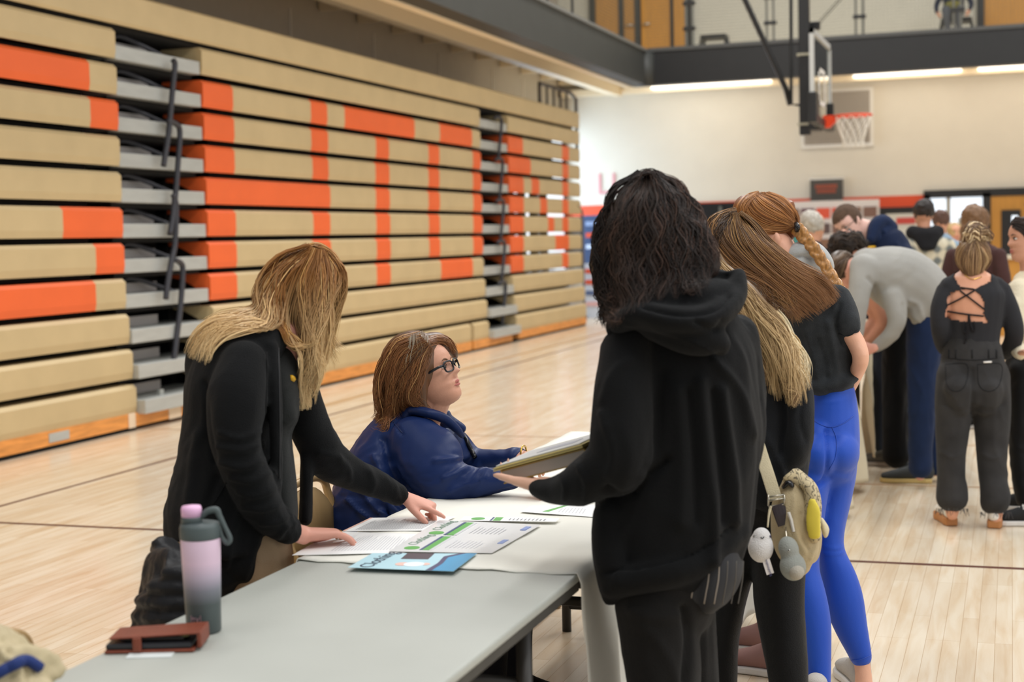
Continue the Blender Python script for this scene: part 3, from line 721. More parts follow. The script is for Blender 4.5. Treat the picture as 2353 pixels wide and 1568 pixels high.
# ---- head by sections: z level, front, back, half width
HZ = [-.118, -.112, -.10, -.085, -.068, -.06, -.052, -.042, -.033, -.02, -.005, .012, .028, .05, .07, .088, .102, .112, .116]
HF = [.040, .066, .080, .083, .079, .083, .086, .081, .083, .085, .084, .083, .088, .087, .080, .066, .048, .026, .006]
HB = [.02, .0, -.018, -.035, -.052, -.06, -.066, -.074, -.08, -.087, -.092, -.095, -.097, -.094, -.087, -.074, -.056, -.032, -.006]
HW = [.012, .024, .036, .047, .055, .058, .061, .064, .067, .070, .072, .074, .075, .073, .067, .057, .043, .026, .006]
def head_pts(M, sc=1.0, fat=0.0, female=True, nose=1.0):
    nz = 60; nt = 72; V = []
    zz = np.interp(np.linspace(0, 1, nz), np.linspace(0, 1, len(HZ)), HZ)
    for z in zz:
        f = np.interp(z, HZ, HF); b = np.interp(z, HZ, HB); w = np.interp(z, HZ, HW)
        if z < -.02: w += fat*.014*min(1, (-.02-z)/.04); 
        for k in range(nt):
            th = 2*PI*k/nt; c, s_ = math.cos(th), math.sin(th)
            e = .92 if c > 0 else 1
            x = w*math.copysign(abs(s_)**e, s_); y = (f if c > 0 else -b)*math.copysign(abs(c)**(.86 if c > 0 else .95), c)
            if c > 0:
                # eye sockets, nose, cheeks, lips
                g = lambda x0, z0, sx, sz: math.exp(-((abs(x)-x0)/sx)**2-((z-z0)/sz)**2)
                y -= .011*g(.031, .008, .013, .011)
                y += .005*g(.036, -.022, .016, .014)+fat*.008*g(.045, -.05, .02, .03)
                y += .003*g(.03, .03, .018, .006)
                if -.036 < z < .022:
                    t = (.022-z)/.044; hgt = (.022*min(1, t) if t <= 1 else .022*max(0, 1-(t-1)/.32))*nose
                    y += hgt*math.exp(-(x/(.007+.007*min(1, max(0, t))))**2)
                y += .0035*math.exp(-(x/.02)**2)*(math.exp(-((z+.051)/.004)**2)+math.exp(-((z+.064)/.005)**2))-.003*math.exp(-(x/.022)**2-((z+.0575)/.0025)**2)
            V.append(M @ Vector((x*sc, y*sc, z*sc)))
    fs = [(i*nt+k, i*nt+(k+1) % nt, (i+1)*nt+(k+1) % nt, (i+1)*nt+k) for i in range(nz-1) for k in range(nt)]
    fs += [tuple(range(nt))[::-1], tuple((nz-1)*nt+k for k in range(nt))]
    return [tuple(v) for v in V], fs
def orient(c, front, up):
    f = Vector(front).normalized(); u = Vector(up); u = (u-f*u.dot(f)).normalized(); x = f.cross(u)
    return basis(c, x, f, u)
def add_head(bl, M, sc=1.0, ears=True, **k):
    v, f = head_pts(M, sc, **k); bl.mb.add(v, f)
    if ears:
        for s_ in (-1, 1):
            c = M @ Vector((s_*.076*sc, -.008*sc, -.004*sc)); R_ = M.to_3x3()
            bl.ell(c, R_ @ Vector((s_*.004*sc, -.012*sc, 0)), R_ @ Vector((s_*.006, .004, 0))*sc, R_ @ Vector((0, -.006*sc, .031*sc)), 14, 10)
    return bl
M_eyew = mat('eye_white', 'E9E2DC', .2); M_iris = mat('iris', '4A3A2C', .15); M_lip = mat('lips', 'B86A60', .45); M_brow = mat('brow', '6A4A34', .8)
def face_parts(M, parent, sc=1.0, brow=None, lips=True, eyes=True):
    R_ = M.to_3x3()
    for s_ in (-1, 1):
        c = np.array(M @ Vector((s_*.031*sc, .0705*sc, .008*sc)))
        b = Blob()
        b.ell(c, np.array(R_ @ Vector((.0125*sc, 0, 0))), np.array(R_ @ Vector((0, .0095*sc, 0))), np.array(R_ @ Vector((0, 0, .0062*sc))), 14, 10)
        e = b.mb.build('eye', M_eyew, parent, smooth=True)
        b = Blob(); b.ell(c+np.array(R_ @ Vector((0, .006*sc, -.001))), np.array(R_ @ Vector((.0064*sc, 0, 0))), np.array(R_ @ Vector((0, .0042*sc, 0))), np.array(R_ @ Vector((0, 0, .0062*sc))), 12, 8)
        b.mb.build('iris', M_iris, e, smooth=True)
        P = [M @ Vector((s_*a*sc, y_*sc, z*sc)) for a, y_, z in ((.016, .0875, .027), (.03, .084, .032), (.046, .071, .026))]
        MB().tube(P, [.0022, .003, .001], 6, 4).build('eyebrow', brow or M_brow, parent, smooth=True)
        P = [M @ Vector((s_*a*sc, y_*sc, z*sc)) for a, y_, z in ((.019, .078, .009), (.031, .0815, .0165), (.043, .073, .009))]
        MB().tube(P, [.001, .0016, .001], 6, 4).build('eyelid', mat('lash', '4A342A', .7), parent, smooth=True)
    if lips:
        for dz, yy_ in ((-.0535, .0885), (-.0625, .0875)):
            P = [M @ Vector((a*sc, (yy_-abs(a)*.42)*sc, (dz+(.002 if dz > -.06 else -.0005)*(1-abs(a)/.024))*sc)) for a in (-.022, -.012, 0, .012, .022)]
            MB().tube(P, [.0015, .0038, .0045, .0038, .0015], 8, 4).build('lip', M_lip, parent, smooth=True)
# ---- hands
def add_hand(bl, wrist, d, back, side, L=.175, curl=(.25, .3, .35, .4), thumb=.5, spread=.12, r=.0085):
    """wrist point, direction of the fingers, direction of the back of the hand, side on which the thumb lies"""
    w = np.array(wrist, float); d = np.array(d, float); d /= np.linalg.norm(d)
    b = np.array(back, float); b -= d*(b@d); b /= np.linalg.norm(b); s = np.cross(d, b)
    if s @ np.array(side, float) < 0: s = -s
    k = L/.175
    pal = [w-d*.01*k, w+d*.03*k, w+d*.06*k, w+d*.088*k]
    bl.w(pal, [.026*k, .034*k, .040*k, .038*k], [.019*k, .017*k, .0145*k, .012*k], side=s, sub=3, seg=16)
    lens = (.068, .076, .070, .055)
    for i in range(4):
        o = (1.5-i)*.0195*k; base = w+d*(.083-.004*abs(i-1.2))*k+s*o; ang = (1.5-i)*spread
        dd = d*math.cos(ang)+s*math.sin(ang); P = [base-dd*.012*k]; p = base; a = 0; P.append(p)
        for j, q in enumerate((.46, .30, .24)):
            a += curl[i]*(1.0 if j == 0 else 1.1); p = p+(dd*math.cos(a)-b*math.sin(a))*lens[i]*q*k; P.append(p)
        rr = [r*1.1*k, r*1.1*k, r*1.0*k, r*.92*k, r*.75*k]
        bl.w(P, rr, side=s, sub=3, seg=10)
    tb_ = w+d*.022*k+s*.022*k-b*.004*k
    td = d*math.cos(.75)+s*math.sin(.75)*(1-.3*thumb)-b*.35*thumb
    td /= np.linalg.norm(td); t2 = d*.9+s*.35-b*.35*thumb; t2 /= np.linalg.norm(t2)
    bl.w([tb_-td*.015*k, tb_+td*.02*k, tb_+td*.045*k, tb_+td*.045*k+t2*.03*k, tb_+td*.045*k+t2*.052*k], [.016*k, .0145*k, .0115*k, .0105*k, .008*k], side=s, sub=3, seg=12)
    return bl
def shoe(name, heel, d, m_up, m_sole, parent, L=.27, Wd=.098, hgt=.10, sole=.028, laces=None, stripes=None):
    """sneaker: sole, upper, laces; heel on the floor point, d direction of the toe"""
    h = np.array([heel[0], heel[1], 0.]); d = np.array([d[0], d[1], 0.]); d /= np.linalg.norm(d); s = np.array([-d[1], d[0], 0.])
    prof = [(0, .32), (.12, .40), (.3, .38), (.5, .40), (.7, .5), (.85, .46), (.95, .32), (1, .12)]
    out = [h+d*L*a+s*Wd*b for a, b in prof]+[h+d*L*a-s*Wd*b*(.95) for a, b in prof[::-1]]
    zb, zt2 = .002, sole; n = len(out)
    mb = MB(); mb.add([(p[0], p[1], zb) for p in out]+[(p[0], p[1], zt2) for p in out], [tuple(range(n))[::-1], tuple(range(n, 2*n))]+[(i, (i+1) % n, n+(i+1) % n, n+i) for i in range(n)])
    so = mb.build('sole', m_sole, parent, bevel=.006)
    b = Blob()
    C = [h+d*L*a+np.array([0, 0, z]) for a, z in ((.06, sole+hgt*.42), (.25, sole+hgt*.40), (.45, sole+hgt*.30), (.65, sole+hgt*.2), (.82, sole+hgt*.13), (.93, sole+hgt*.09))]
    b.w(C, [Wd*.36, Wd*.4, Wd*.41, Wd*.44, Wd*.42, Wd*.3], [hgt*.5, hgt*.5, hgt*.38, hgt*.3, hgt*.24, hgt*.18], side=s)
    b.w([h+d*L*.12+np.array([0, 0, sole+.02]), h+d*L*.13+np.array([0, 0, sole+hgt*.98])], [Wd*.36, Wd*.36], [.05, .05], side=s)
    up = part('upper', b, m_up, parent, .006, 4)
    if laces:
        for k in range(5):
            a = .38+.065*k; z = sole+hgt*(.70-.105*k)+.004
            p0 = h+d*L*a; MB().tube([p0-s*Wd*.3+np.array([0, 0, z-.014]), p0+np.array([0, 0, z+.004]), p0+s*Wd*.3+np.array([0, 0, z-.014])], .0045, 6, 3).build('lace', laces, up, smooth=True)
    return so
def person(label, loc): return thing('person', label, 'person', loc)
SK = lambda n, c: mat('skin_'+n, c, .5, var=.05, vscale=14, bump=.08, bscale=160, spec=.4)
M_skin = SK('fair', 'DFAF95'); M_skin2 = SK('warm', 'D29A7C'); M_skin3 = SK('rosy', 'DDA08C')
def cloth(name, color, var=.10, rough=.85, bump=.35, bscale=350, sheen=.05, **k): return mat(name, color, rough, var=var, vscale=k.pop('vscale', 10), bump=bump, bscale=bscale, sheen=sheen, spec=.2, **k)
# ------------------------------------------------------------------ tables, cloths, papers
TX0, TX1 = -1.735, -.99; TZ = .74
M_ttop = mat('grey_plastic', 'ADAFA7', .5, var=.05, vscale=3, bump=.1, bscale=200)
M_tedge = mat('dark_edge', '44423D', .6, var=.2, vscale=12); M_tleg = mat('brown_black_steel', '33302C', .45)
M_cloth = mat('cream_cloth', 'ECEADF', .85, var=.03, vscale=8, bump=.2, bscale=500, sheen=.1)
M_cloth2 = mat('cream_cloth_far', 'D8CDB2', .85, var=.05, vscale=8)
def folding_table(label, x0, x1, y0, y1, legs_at):
    t = thing('folding_table', label, 'table', ((x0+x1)/2, (y0+y1)/2, 0))
    mb = MB().box(x0, x1, y0, y1, TZ-.022, TZ); mb.build('tabletop', M_ttop, t, bevel=.007, segs=3)
    r = MB(); r.box(x0+.004, x1-.004, y0+.004, y1-.004, TZ-.046, TZ-.018); r.build('edge_band', M_tedge, t, bevel=.004)
    for y in legs_at:
        for x in (x0+.07, x1-.05):
            MB().tube([(x, y, TZ-.045), (x, y, .0)], .0185, 12).build('leg', M_tleg, t, smooth=True)
        MB().tube([(x0+.07, y, TZ-.19), (x1-.05, y, TZ-.19)], .014, 8).build('crossbar', M_tleg, t, smooth=True)
        MB().tube([(x0+.07, y, .1), (x1-.05, y, .1)], .012, 8).build('crossbar', M_tleg, t, smooth=True)
        s = -1 if y > (y0+y1)/2 else 1
        MB().tube([(x1-.25, y+s*.42, TZ-.05), (x1-.25, y+s*.14, TZ-.1), (x1-.25, y, TZ-.19)], .011, 8).build('brace', M_tleg, t, smooth=True)
    return t
folding_table('bare grey folding table with a dark worn edge in the foreground', TX0, TX1, .98, 3.4, (3.1, 1.25))
folding_table('folding table under the cream cloth, beyond the bare grey table', TX0, TX1, 3.41, 5.85, (3.85, 5.5))
def cloth_over(name, label, x0, x1, y0, y1, dl, dr, df, m, amp=.012, seed=1, zt=TZ, nf=9):
    ux = []; 
    nx0, nx1, nx2 = 10, 24, 26
    mb = MB(); ny = 90; rowsx = []
    for j in range(ny+1):
        v = j/ny; y = y0+(y1-y0)*v; row = []
        ed = .0045*math.sin(v*40)
        for i in range(nx0+nx1+nx2+1):
            if i < nx0: s = (nx0-i)/nx0; x = x0-.006-.02*s-amp*s*math.sin(y*nf+seed); z = zt+.0035-dl*s
            elif i <= nx0+nx1:
                s = (i-nx0)/nx1; x = x0+(x1-x0)*s; z = zt+.0035+.0015*math.sin(x*23+y*7)+.001*math.sin(y*31+x*5)
            else:
                s = (i-nx0-nx1)/nx2; w_ = amp*min(1, s*2.5)*(1+s)
                x = x1+.008+.03*s+w_*(math.sin(y*nf+seed+.6*math.sin(s*3))+.5*math.sin(y*nf*2.3+2+s*1.5)); z = zt+.0035-dr*s+.01*s*math.sin(y*6)
            yy_ = y
            if j == 0: yy_ += .006*math.sin(x*60+z*40)
            if s > 0 and i > nx0+nx1: yy_ += .02*s*math.sin(z*9)
            row.append((x, yy_, z))
        rowsx.append(row)
    n = nx0+nx1+nx2+1; vs = [p for r in rowsx for p in r]
    mb.add(vs, [(j*n+i, j*n+i+1, (j+1)*n+i+1, (j+1)*n+i) for j in range(ny) for i in range(n-1)])
    o = mb.build(name, m, None, smooth=True); sd = o.modifiers.new('thickness', 'SOLIDIFY'); sd.thickness = .0018; sd.offset = 0
    tag(o, label, 'tablecloth'); return o
cloth_over('tablecloth', 'cream tablecloth under the papers, hanging down beside the person with the books', TX0, TX1, 3.36, 5.86, .22, .66, 0, M_cloth)
for y0, y1, lab in ((7.0, 9.42, 'cream tablecloth hanging behind the student in bright blue leggings'), (9.75, 11.4, 'cream tablecloth on the farther table, beside the legs in black trousers')):
    folding_table('far folding table under a cream cloth, %s' % ('nearer of the two' if y0 < 8 else 'farther of the two'), -1.66, -.93, y0+.02, y1-.02, (y0+.3, y1-.3))
    cloth_over('tablecloth', lab, -1.66, -.93, y0, y1, .3, .68, 0, M_cloth2, amp=.03, seed=2, nf=7)
M_paper = mat('paper', 'F0F0EE', .55); M_ink = mat('grey_ink', '8D8D90', .6); M_green = mat('green_print', '58A345', .5); M_navyp = mat('navy_print', '3C4A72', .5)
ZP = TZ+.0068
def PZ(px, py, z): return WZ(px, py, z)
class Sheet:
    def __init__(s, name, label, cs, z, m=M_paper, group='papers laid out on the tablecloth'):
        s.c = [WZ(p[0], p[1], z) for p in cs]; s.z = z  # near-left, near-right, far-right, far-left
        mb = MB(); c = s.c; mb.add([(p[0], p[1], z) for p in c]+[(p[0], p[1], z+.0006) for p in c], [(3, 2, 1, 0), (4, 5, 6, 7)]+[(i, (i+1) % 4, 4+(i+1) % 4, 4+i) for i in range(4)])
        s.o = mb.build(name, m); tag(s.o, label, 'paper', group); s.k = 0
    def P(s, u, v):
        a = s.c[0]*(1-u)+s.c[1]*u; b = s.c[3]*(1-u)+s.c[2]*u; return a*(1-v)+b*v
    def poly(s, name, pts, m):
        s.k += 1; z0 = s.z+.0006; z1 = z0+.0003+.00012*s.k; P = [s.P(*p) for p in pts]; n = len(P)
        MB().add([(p[0], p[1], z0) for p in P]+[(p[0], p[1], z1) for p in P], [tuple(range(n))[::-1], tuple(range(n, 2*n))]+[(i, (i+1) % n, n+(i+1) % n, n+i) for i in range(n)]).build(name, m, s.o)
    def lines(s, name, u0, u1, v0, v1, n, m, along='v', th=.5):
        s.k += 1; mb = MB(); z1 = s.z+.0009+.0001*s.k; rg = random.Random(n)
        for i in range(n):
            a = i/n; 
            if along == 'v': ua = u0+(u1-u0)*a; q = [(ua, v0), (ua+(u1-u0)/n*th, v0), (ua+(u1-u0)/n*th, v0+(v1-v0)*rg.uniform(.6, 1)), (ua, v0+(v1-v0)*rg.uniform(.6, 1))]
            else: va = v0+(v1-v0)*a; e = u0+(u1-u0)*rg.uniform(.7, 1); q = [(u0, va), (e, va), (e, va+(v1-v0)/n*th), (u0, va+(v1-v0)/n*th)]
            P = [s.P(*p) for p in q]; mb.add([(p[0], p[1], z1) for p in P], [(0, 1, 2, 3)])
        mb.build(name, m, s.o)
    def disc(s, name, u, v, r, m):
        c = s.P(u, v); s.k += 1; MB().lathe([(r, 0), (r, .0004+.0001*s.k)], (c[0], c[1], s.z+.0006), 24).build(name, m, s.o)
    def text(s, body, u, v, size, m, dx=(0, 1, 0), dy=(-1, 0, 0), al='CENTER'):
        s.k += 1; c = s.P(u, v); text_mesh('printed_text', body, size, basis((c[0], c[1], s.z+.0012), dx, dy, (0, 0, 1)), m, s.o, .0002, al)
a = Sheet('paper', 'white typed page under the ringed hand at the near left corner of the cloth', [(671, 1277), (930, 1271), (965, 1228), (765, 1222)], ZP+.0002)
a.lines('typed_lines', .3, .95, .15, .9, 22, mat('faint_ink', 'C9C9CC', .6), th=.4)
a = Sheet('paper', 'page dense with grey handwriting beside the navy jacket, its left edge pinkish', [(786, 1222), (984, 1220), (1047, 1188), (851, 1191)], ZP+.0014)
a.lines('typed_lines', .12, .9, .1, .9, 26, mat('mid_ink', '9A9A9E', .6), th=.45); a.poly('pink_edge', [(0, 0), (.03, 0), (.03, 1), (0, 1)], mat('pink_print', 'E3B5A4', .5))
M_lam = mat('laminate', 'EAEAE9', .25); 
a = Sheet('paper', 'white sign with two green bars and green discs headed Clothing', [(893, 1268), (1130, 1272), (1243, 1207), (1010, 1196)], ZP+.0026, M_lam)
for v0, v1 in ((.05, .48), (.52, .95)):
    a.disc('green_disc', .17, v0+.06, .021, M_green); a.text('Clothing', .13, (v0+v1)/2+.09, .038, mat('sage_print', '7E9A86', .5))
    a.poly('green_bar', [(.30, v0), (.37, v0), (.37, v1), (.30, v1)], M_green); a.poly('navy_bar', [(.27, v0), (.295, v0), (.295, v1), (.27, v1)], M_navyp)
    a.poly('grey_bar', [(.37, v0), (.40, v0), (.40, v1), (.37, v1)], mat('pale_print', 'C9C9CB', .5)); a.lines('typed_lines', .48, .8, v0+.08, v1-.08, 8, mat('faint_ink', 'C9C9CC', .6), th=.25)
    a.poly('blue_mark', [(.9, v0+.25), (.95, v0+.25), (.95, v0+.38), (.9, v0+.38)], mat('blue_print', '7C8FC4', .5))
M_lb = mat('pale_blue_print', 'BCE0EA', .35)
a = Sheet('paper', 'glossy pale blue sign headed Clothing lying over the cloth edge on the grey table', [(799, 1305), (1042, 1314), (1096, 1273), (856, 1272)], ZP+.004, M_lb)
a.text('Clothing', .17, .55, .052, mat('ink_navy', '24324A', .5))
a.poly('blue_corner', [(.80, .0), (1, 0), (1, 1), (.86, 1), (.78, .8), (.80, .45)], mat('mid_blue_print', '4F9FCB', .35))
a.poly('dark_wave', [(.74, 0), (.80, 0), (.81, .4), (.78, .75), (.9, 1), (.84, 1), (.73, .8), (.76, .4)], mat('plum_print', '4A4468', .4))
a.poly('dark_block', [(.36, .62), (.62, .62), (.60, .98), (.34, .98)], mat('brown_print', '4F4248', .4))
a.disc('peach_mark', .45, .3, .018, mat('peach_print', 'E9BEB0', .5)); a.disc('peach_mark', .66, .33, .012, mat('peach_print', 'E9BEB0', .5)); a.disc('pale_mark', .56, .3, .026, mat('white_print', 'E4EEF2', .5))
a = Sheet('paper', 'narrow folded sign with a green bar lying beyond the larger sign', [(1057, 1197), (1277, 1200), (1287, 1192), (1066, 1188)], ZP+.005)
a.disc('green_disc', .17, .5, .02, M_green); a.poly('green_bar', [(.34, .05), (.42, .05), (.42, .95), (.34, .95)], M_green); a.poly('navy_bar', [(.31, .05), (.33, .05), (.33, .95), (.31, .95)], M_navyp); a.lines('typed_lines', .5, .9, .2, .8, 10, M_ink, th=.3)
a = Sheet('paper', 'curled sign with a green streak beside the elbow of the black hoodie', [(1196, 1177), (1380, 1190), (1392, 1160), (1222, 1163)], ZP+.0015)
a.poly('green_bar', [(.25, .2), (.33, .2), (.5, .95), (.44, .95)], M_green); a.lines('typed_lines', .45, .8, .2, .8, 8, mat('faint_ink', 'C9C9CC', .6), th=.3)
# pen in the left woman's hand is built with her
# ---- water bottle
bp = WZ(469, 1452, TZ); bt = thing('water_bottle', 'pink and grey ombre metal water bottle with a pink cap standing on the grey table', 'water bottle', bp)
mb_ = bpy.data.materials.new('ombre_paint'); mb_.use_nodes = True; N = mb_.node_tree.nodes; L = mb_.node_tree.links
g_ = N.new('ShaderNodeNewGeometry'); sx = N.new('ShaderNodeSeparateXYZ'); cr = N.new('ShaderNodeValToRGB'); mr = N.new('ShaderNodeMapRange')
L.new(g_.outputs['Position'], sx.inputs[0]); L.new(sx.outputs[2], mr.inputs[0]); mr.inputs[1].default_value = TZ; mr.inputs[2].default_value = TZ+.21
L.new(mr.outputs[0], cr.inputs[0]); L.new(cr.outputs[0], N['Principled BSDF'].inputs['Base Color']); N['Principled BSDF'].inputs['Roughness'].default_value = .42
e = cr.color_ramp.elements; e[0].position = .3; e[0].color = (*lin('47504F'), 1); e[1].position = .72; e[1].color = (*lin('DCC0D2'), 1)
k = e.new(.45); k.color = (*lin('7A7B84'), 1); k = e.new(.58); k.color = (*lin('B7A9B9'), 1)
MB().lathe([(.0, 0), (.034, 0), (.0365, .004), (.0372, .05), (.0405, .16), (.0415, .2), (.040, .204)], bp, 48).build('body', mb_, bt, smooth=True)
M_bg = mat('bottle_grey', '4C5656', .5)
MB().lathe([(.0418, .2), (.0425, .203), (.0425, .224), (.040, .231), (.028, .234), (.0, .234)], bp, 48).build('collar', M_bg, bt, smooth=True)
rt = R3[:, 0]*np.array([1, 1, 0]); rt /= np.linalg.norm(rt); cc = bp-rt*.0165
MB().lathe([(.0, .225), (.022, .225), (.022, .243), (.0215, .246)], cc, 32).build('spout', M_bg, bt, smooth=True)
MB().lathe([(.0, .244), (.021, .244), (.0215, .262), (.0195, .268), (.0, .269)], cc, 32).build('cap', mat('cap_pink', 'E3B4D6', .45), bt, smooth=True)
MB().tube([cc+rt*.02+np.array([0, 0, .244]), cc+rt*.034+np.array([0, 0, .256]), cc+rt*.052+np.array([0, 0, .258]), bp+rt*.042+np.array([0, 0, .245]), bp+rt*.052+np.array([0, 0, .222]), bp+rt*.062+np.array([0, 0, .197]), bp+rt*.056+np.array([0, 0, .188]), bp+rt*.046+np.array([0, 0, .2]), bp+rt*.041+np.array([0, 0, .222])], [.006, .007, .0075, .006, .005, .0055, .0055, .0045, .004], 10, 6).build('carry_loop', M_bg, bt, smooth=True)
fv = -ray(445, 1430); fv[2] = 0; fv /= np.linalg.norm(fv); lx = np.cross([0, 0, 1], fv)
c = bp+fv*.034-lx*.016+np.array([0, 0, .036])
text_mesh('logo', 'hyl', .02, basis(c, lx, (0, 0, 1), fv), mat('logo_rose', '8B6E72', .4), bt, .0045)
# ---- wallet phone case
wc = WZ(352, 1500, TZ); wt = thing('wallet_phone_case', 'brown leather wallet case with a black phone, half open on the grey table', 'phone case', wc)
M_lea = mat('brown_leather', '7E3D28', .5, var=.15, vscale=30, bump=.3, bscale=200)
cu = np.array([rt[0], rt[1], 0]); cw_ = np.cross([0, 0, 1], cu)
def wbox(name, u0, u1, w0, w1, z0, z1, m, parent=wt, tilt=0, bevel=.003):
    c = wc+cu*(u0+u1)/2+cw_*(w0+w1)/2+np.array([0, 0, (z0+z1)/2]); ax = cu*(u1-u0)/2; ax = ax+np.array([0, 0, tilt])
    return MB().obox(c, ax, cw_*(w1-w0)/2, np.array([0, 0, (z1-z0)/2])).build(name, m, parent, bevel=bevel)
wbox('back_cover', -.096, .085, -.01, .08, .001, .0075, M_lea)
wbox('phone', -.094, .078, -.006, .076, .0075, .0195, mat('phone_black', '26272A', .3), bevel=.004)
wbox('front_cover', -.088, .096, .0, .085, .031, .035, M_lea, tilt=.004)
wbox('cards', -.07, .06, .01, .075, .021, .029, mat('inner_black', '2F2A28', .6))
wbox('card', .02, .07, .012, .06, .025, .0285, mat('olive_card', '7E7A4E', .5), tilt=.003)
wbox('strap', -.038, -.02, -.014, -.008, .003, .034, M_lea)
wbox('spine', .088, .097, .0, .083, .006, .036, M_lea)
pp = MB().obox(wc+cu*.0-cw_*.022+np.array([0, 0, .0012]), cu*.045, cw_*.02, (0, 0, .0008)).build('paper_slip', mat('slip', 'D9DEDC', .5)); tag(pp, 'pale paper slip sticking out from under the brown wallet case', 'paper')
# ---- folding chairs
M_chair = mat('tan_enamel', 'A98B5E', .35, metal=.3, var=.05)
def chair(label, cx, cy, ang=0):
    t = thing('folding_chair', label, 'chair', (cx, cy, 0), 'tan metal folding chairs behind the tables')
    ca, sa = math.cos(ang), math.sin(ang); G = lambda x, y, z: (cx+x*ca-y*sa, cy+x*sa+y*ca, z)
    MB().tube([G(.2, -.22, 0), G(-.12, -.22, .45), G(-.24, -.225, .7), G(-.262, -.19, .79), G(-.27, 0, .81), G(-.262, .19, .79), G(-.24, .225, .7), G(-.12, .22, .45), G(.2, .22, 0)], .013, 10, 6).build('back_frame', M_chair, t, smooth=True)
    mb = MB(); n = 12; V = []
    for i in range(n+1):
        y = -.21+.42*i/n; b = .02*(1-(y/.21)**2)
        top = .79-.10*abs(y/.21)**3
        for z in (.58, top): V.append(G(-.19-.18*(z-.58)-b*.5-.02, y, z))
    k = len(V)
    V2 = [tuple(np.array(v)-np.array([.006*ca, .006*sa, 0])) for v in V]
    mb.add(V+V2, [(2*i, 2*i+2, 2*i+3, 2*i+1) for i in range(n)]+[(k+2*i, k+2*i+1, k+2*i+3, k+2*i+2) for i in range(n)]+[(2*i, k+2*i, k+2*i+2, 2*i+2) for i in range(n)]+[(2*i+1, 2*i+3, k+2*i+3, k+2*i+1) for i in range(n)]+[(0, 1, k+1, k), (2*n, k+2*n, k+2*n+1, 2*n+1)])
    mb.build('backrest', M_chair, t, smooth=True)
    s = MB().prism([G(x, y, 0)[:2] for x, y in ((-.18, -.19), (.16, -.2), (.22, -.15), (.22, .15), (.16, .2), (-.18, .19))], .425, .445, 'z'); s.build('seat', M_chair, t, bevel=.008)
    for y in (-.19, .19):
        MB().tube([G(.16, y, .43), G(-.2, y, 0)], .012, 8).build('rear_leg', M_chair, t, smooth=True)
        MB().tube([G(-.2, y, .035), G(-.2, y, 0)], .018, 8).build('foot_cap', mat('rubber_tan', '9A7450', .7), t)
    MB().tube([G(.12, -.22, .11), G(.12, .22, .11)], .01, 8).build('stretcher', M_chair, t)
    return t
chair('tan folding chair standing empty under the far end of the cream cloth', -2.0, 5.62, 0)
_c = W(398, 1345, 3.56); chair('tan folding chair under the black puffer jacket', _c[0]+.235, _c[1]+.13, .5)
chair('tan folding chair under the beige coat at the bottom left', -1.60, 2.24, .05)
chair('tan folding chair of the seated woman in navy, showing its rounded backrest', -1.83, 4.13, .12)
# ---- coats on the chairs
b = Blob()
b.px([(400, 1268, 3.55, 22, .05), (392, 1300, 3.52, 42, .10), (384, 1360, 3.5, 50, .12), (375, 1420, 3.5, 54, .12), (365, 1480, 3.5, 60, .12)], sub=4)
b.px([(425, 1290, 3.42, 20, .05), (420, 1340, 3.4, 36, .07), (418, 1400, 3.38, 40, .07), (415, 1470, 3.38, 40, .07)])
for i, y in enumerate((1318, 1352, 1388, 1425, 1462)):
    b.px([(350-i*6, y-6, 3.45, 22, .05), (385-i*3, y-2, 3.38, 24, .06), (425, y, 3.36, 23, .06), (450, y+4, 3.4, 18, .05)])
me = b.mesh(.007, 4); fold(me, .003, (22, 22, 22), 4)
pj_ = finish('puffer_jacket', me, cloth('black_nylon', '1C1C1E', rough=.45, bump=.2, bscale=120), None); tag(pj_, 'black quilted puffer jacket hanging on a folding chair behind the water bottle', 'jacket')
b = Blob()
b.px([(-10, 1455, 2.72, 20, .05), (8, 1490, 2.70, 44, .09), (10, 1540, 2.68, 66, .1), (5, 1620, 2.66, 80, .1)])
b.px([(20, 1550, 2.63, 26, .05), (70, 1548, 2.64, 24, .05), (118, 1536, 2.68, 12, .03), (135, 1545, 2.68, 12, .03)])
b.px([(20, 1590, 2.62, 40, .06), (90, 1600, 2.63, 40, .05)])
me = b.mesh(.006, 4); fold(me, .005, (20, 20, 20), 9, [([(0, 1500), (40, 1540), (50, 1580)], 6, .008), ([(60, 1530), (70, 1560), (60, 1600)], 5, .006), ([(10, 1470), (20, 1500)], 5, -.008)])
bc = finish('coat', me, cloth('beige_nylon', 'B5A684', rough=.5, bump=.15, bscale=120), None); tag(bc, 'beige quilted coat lying over the chair in the bottom left corner', 'coat')
bv = bvh_of([bc]); P = on_surface(bv, [(-12, 1552), (25, 1532), (60, 1518), (92, 1535)], .006, 5)
MB().tube(P, .011, 6).build('strap', cloth('navy_webbing', '24356B', rough=.6), bc, smooth=True)
# ---- far blue-white items etc: none
# ------------------------------------------------------------------ people close to the camera
def shr(nodes, k, rd=None): return [(n[0], n[1], n[2], n[3]*k)+((n[4]*k,) if len(n) > 4 else ((rd,) if rd else ())) for n in nodes]
M_bknit = cloth('black_fleece', '0C0D0E', sheen=.04); M_bhood = cloth('black_cotton', '090A0B', var=.12, sheen=.04); M_tanp = cloth('khaki_twill', 'A48B6E', var=.08)
M_gold = mat('gold', 'C9A24A', .25, metal=.9); M_black = mat('black_plastic', '17171A', .25)
def legs_to_floor(bl, nodes, zend=.05):
    return bl.px(nodes)
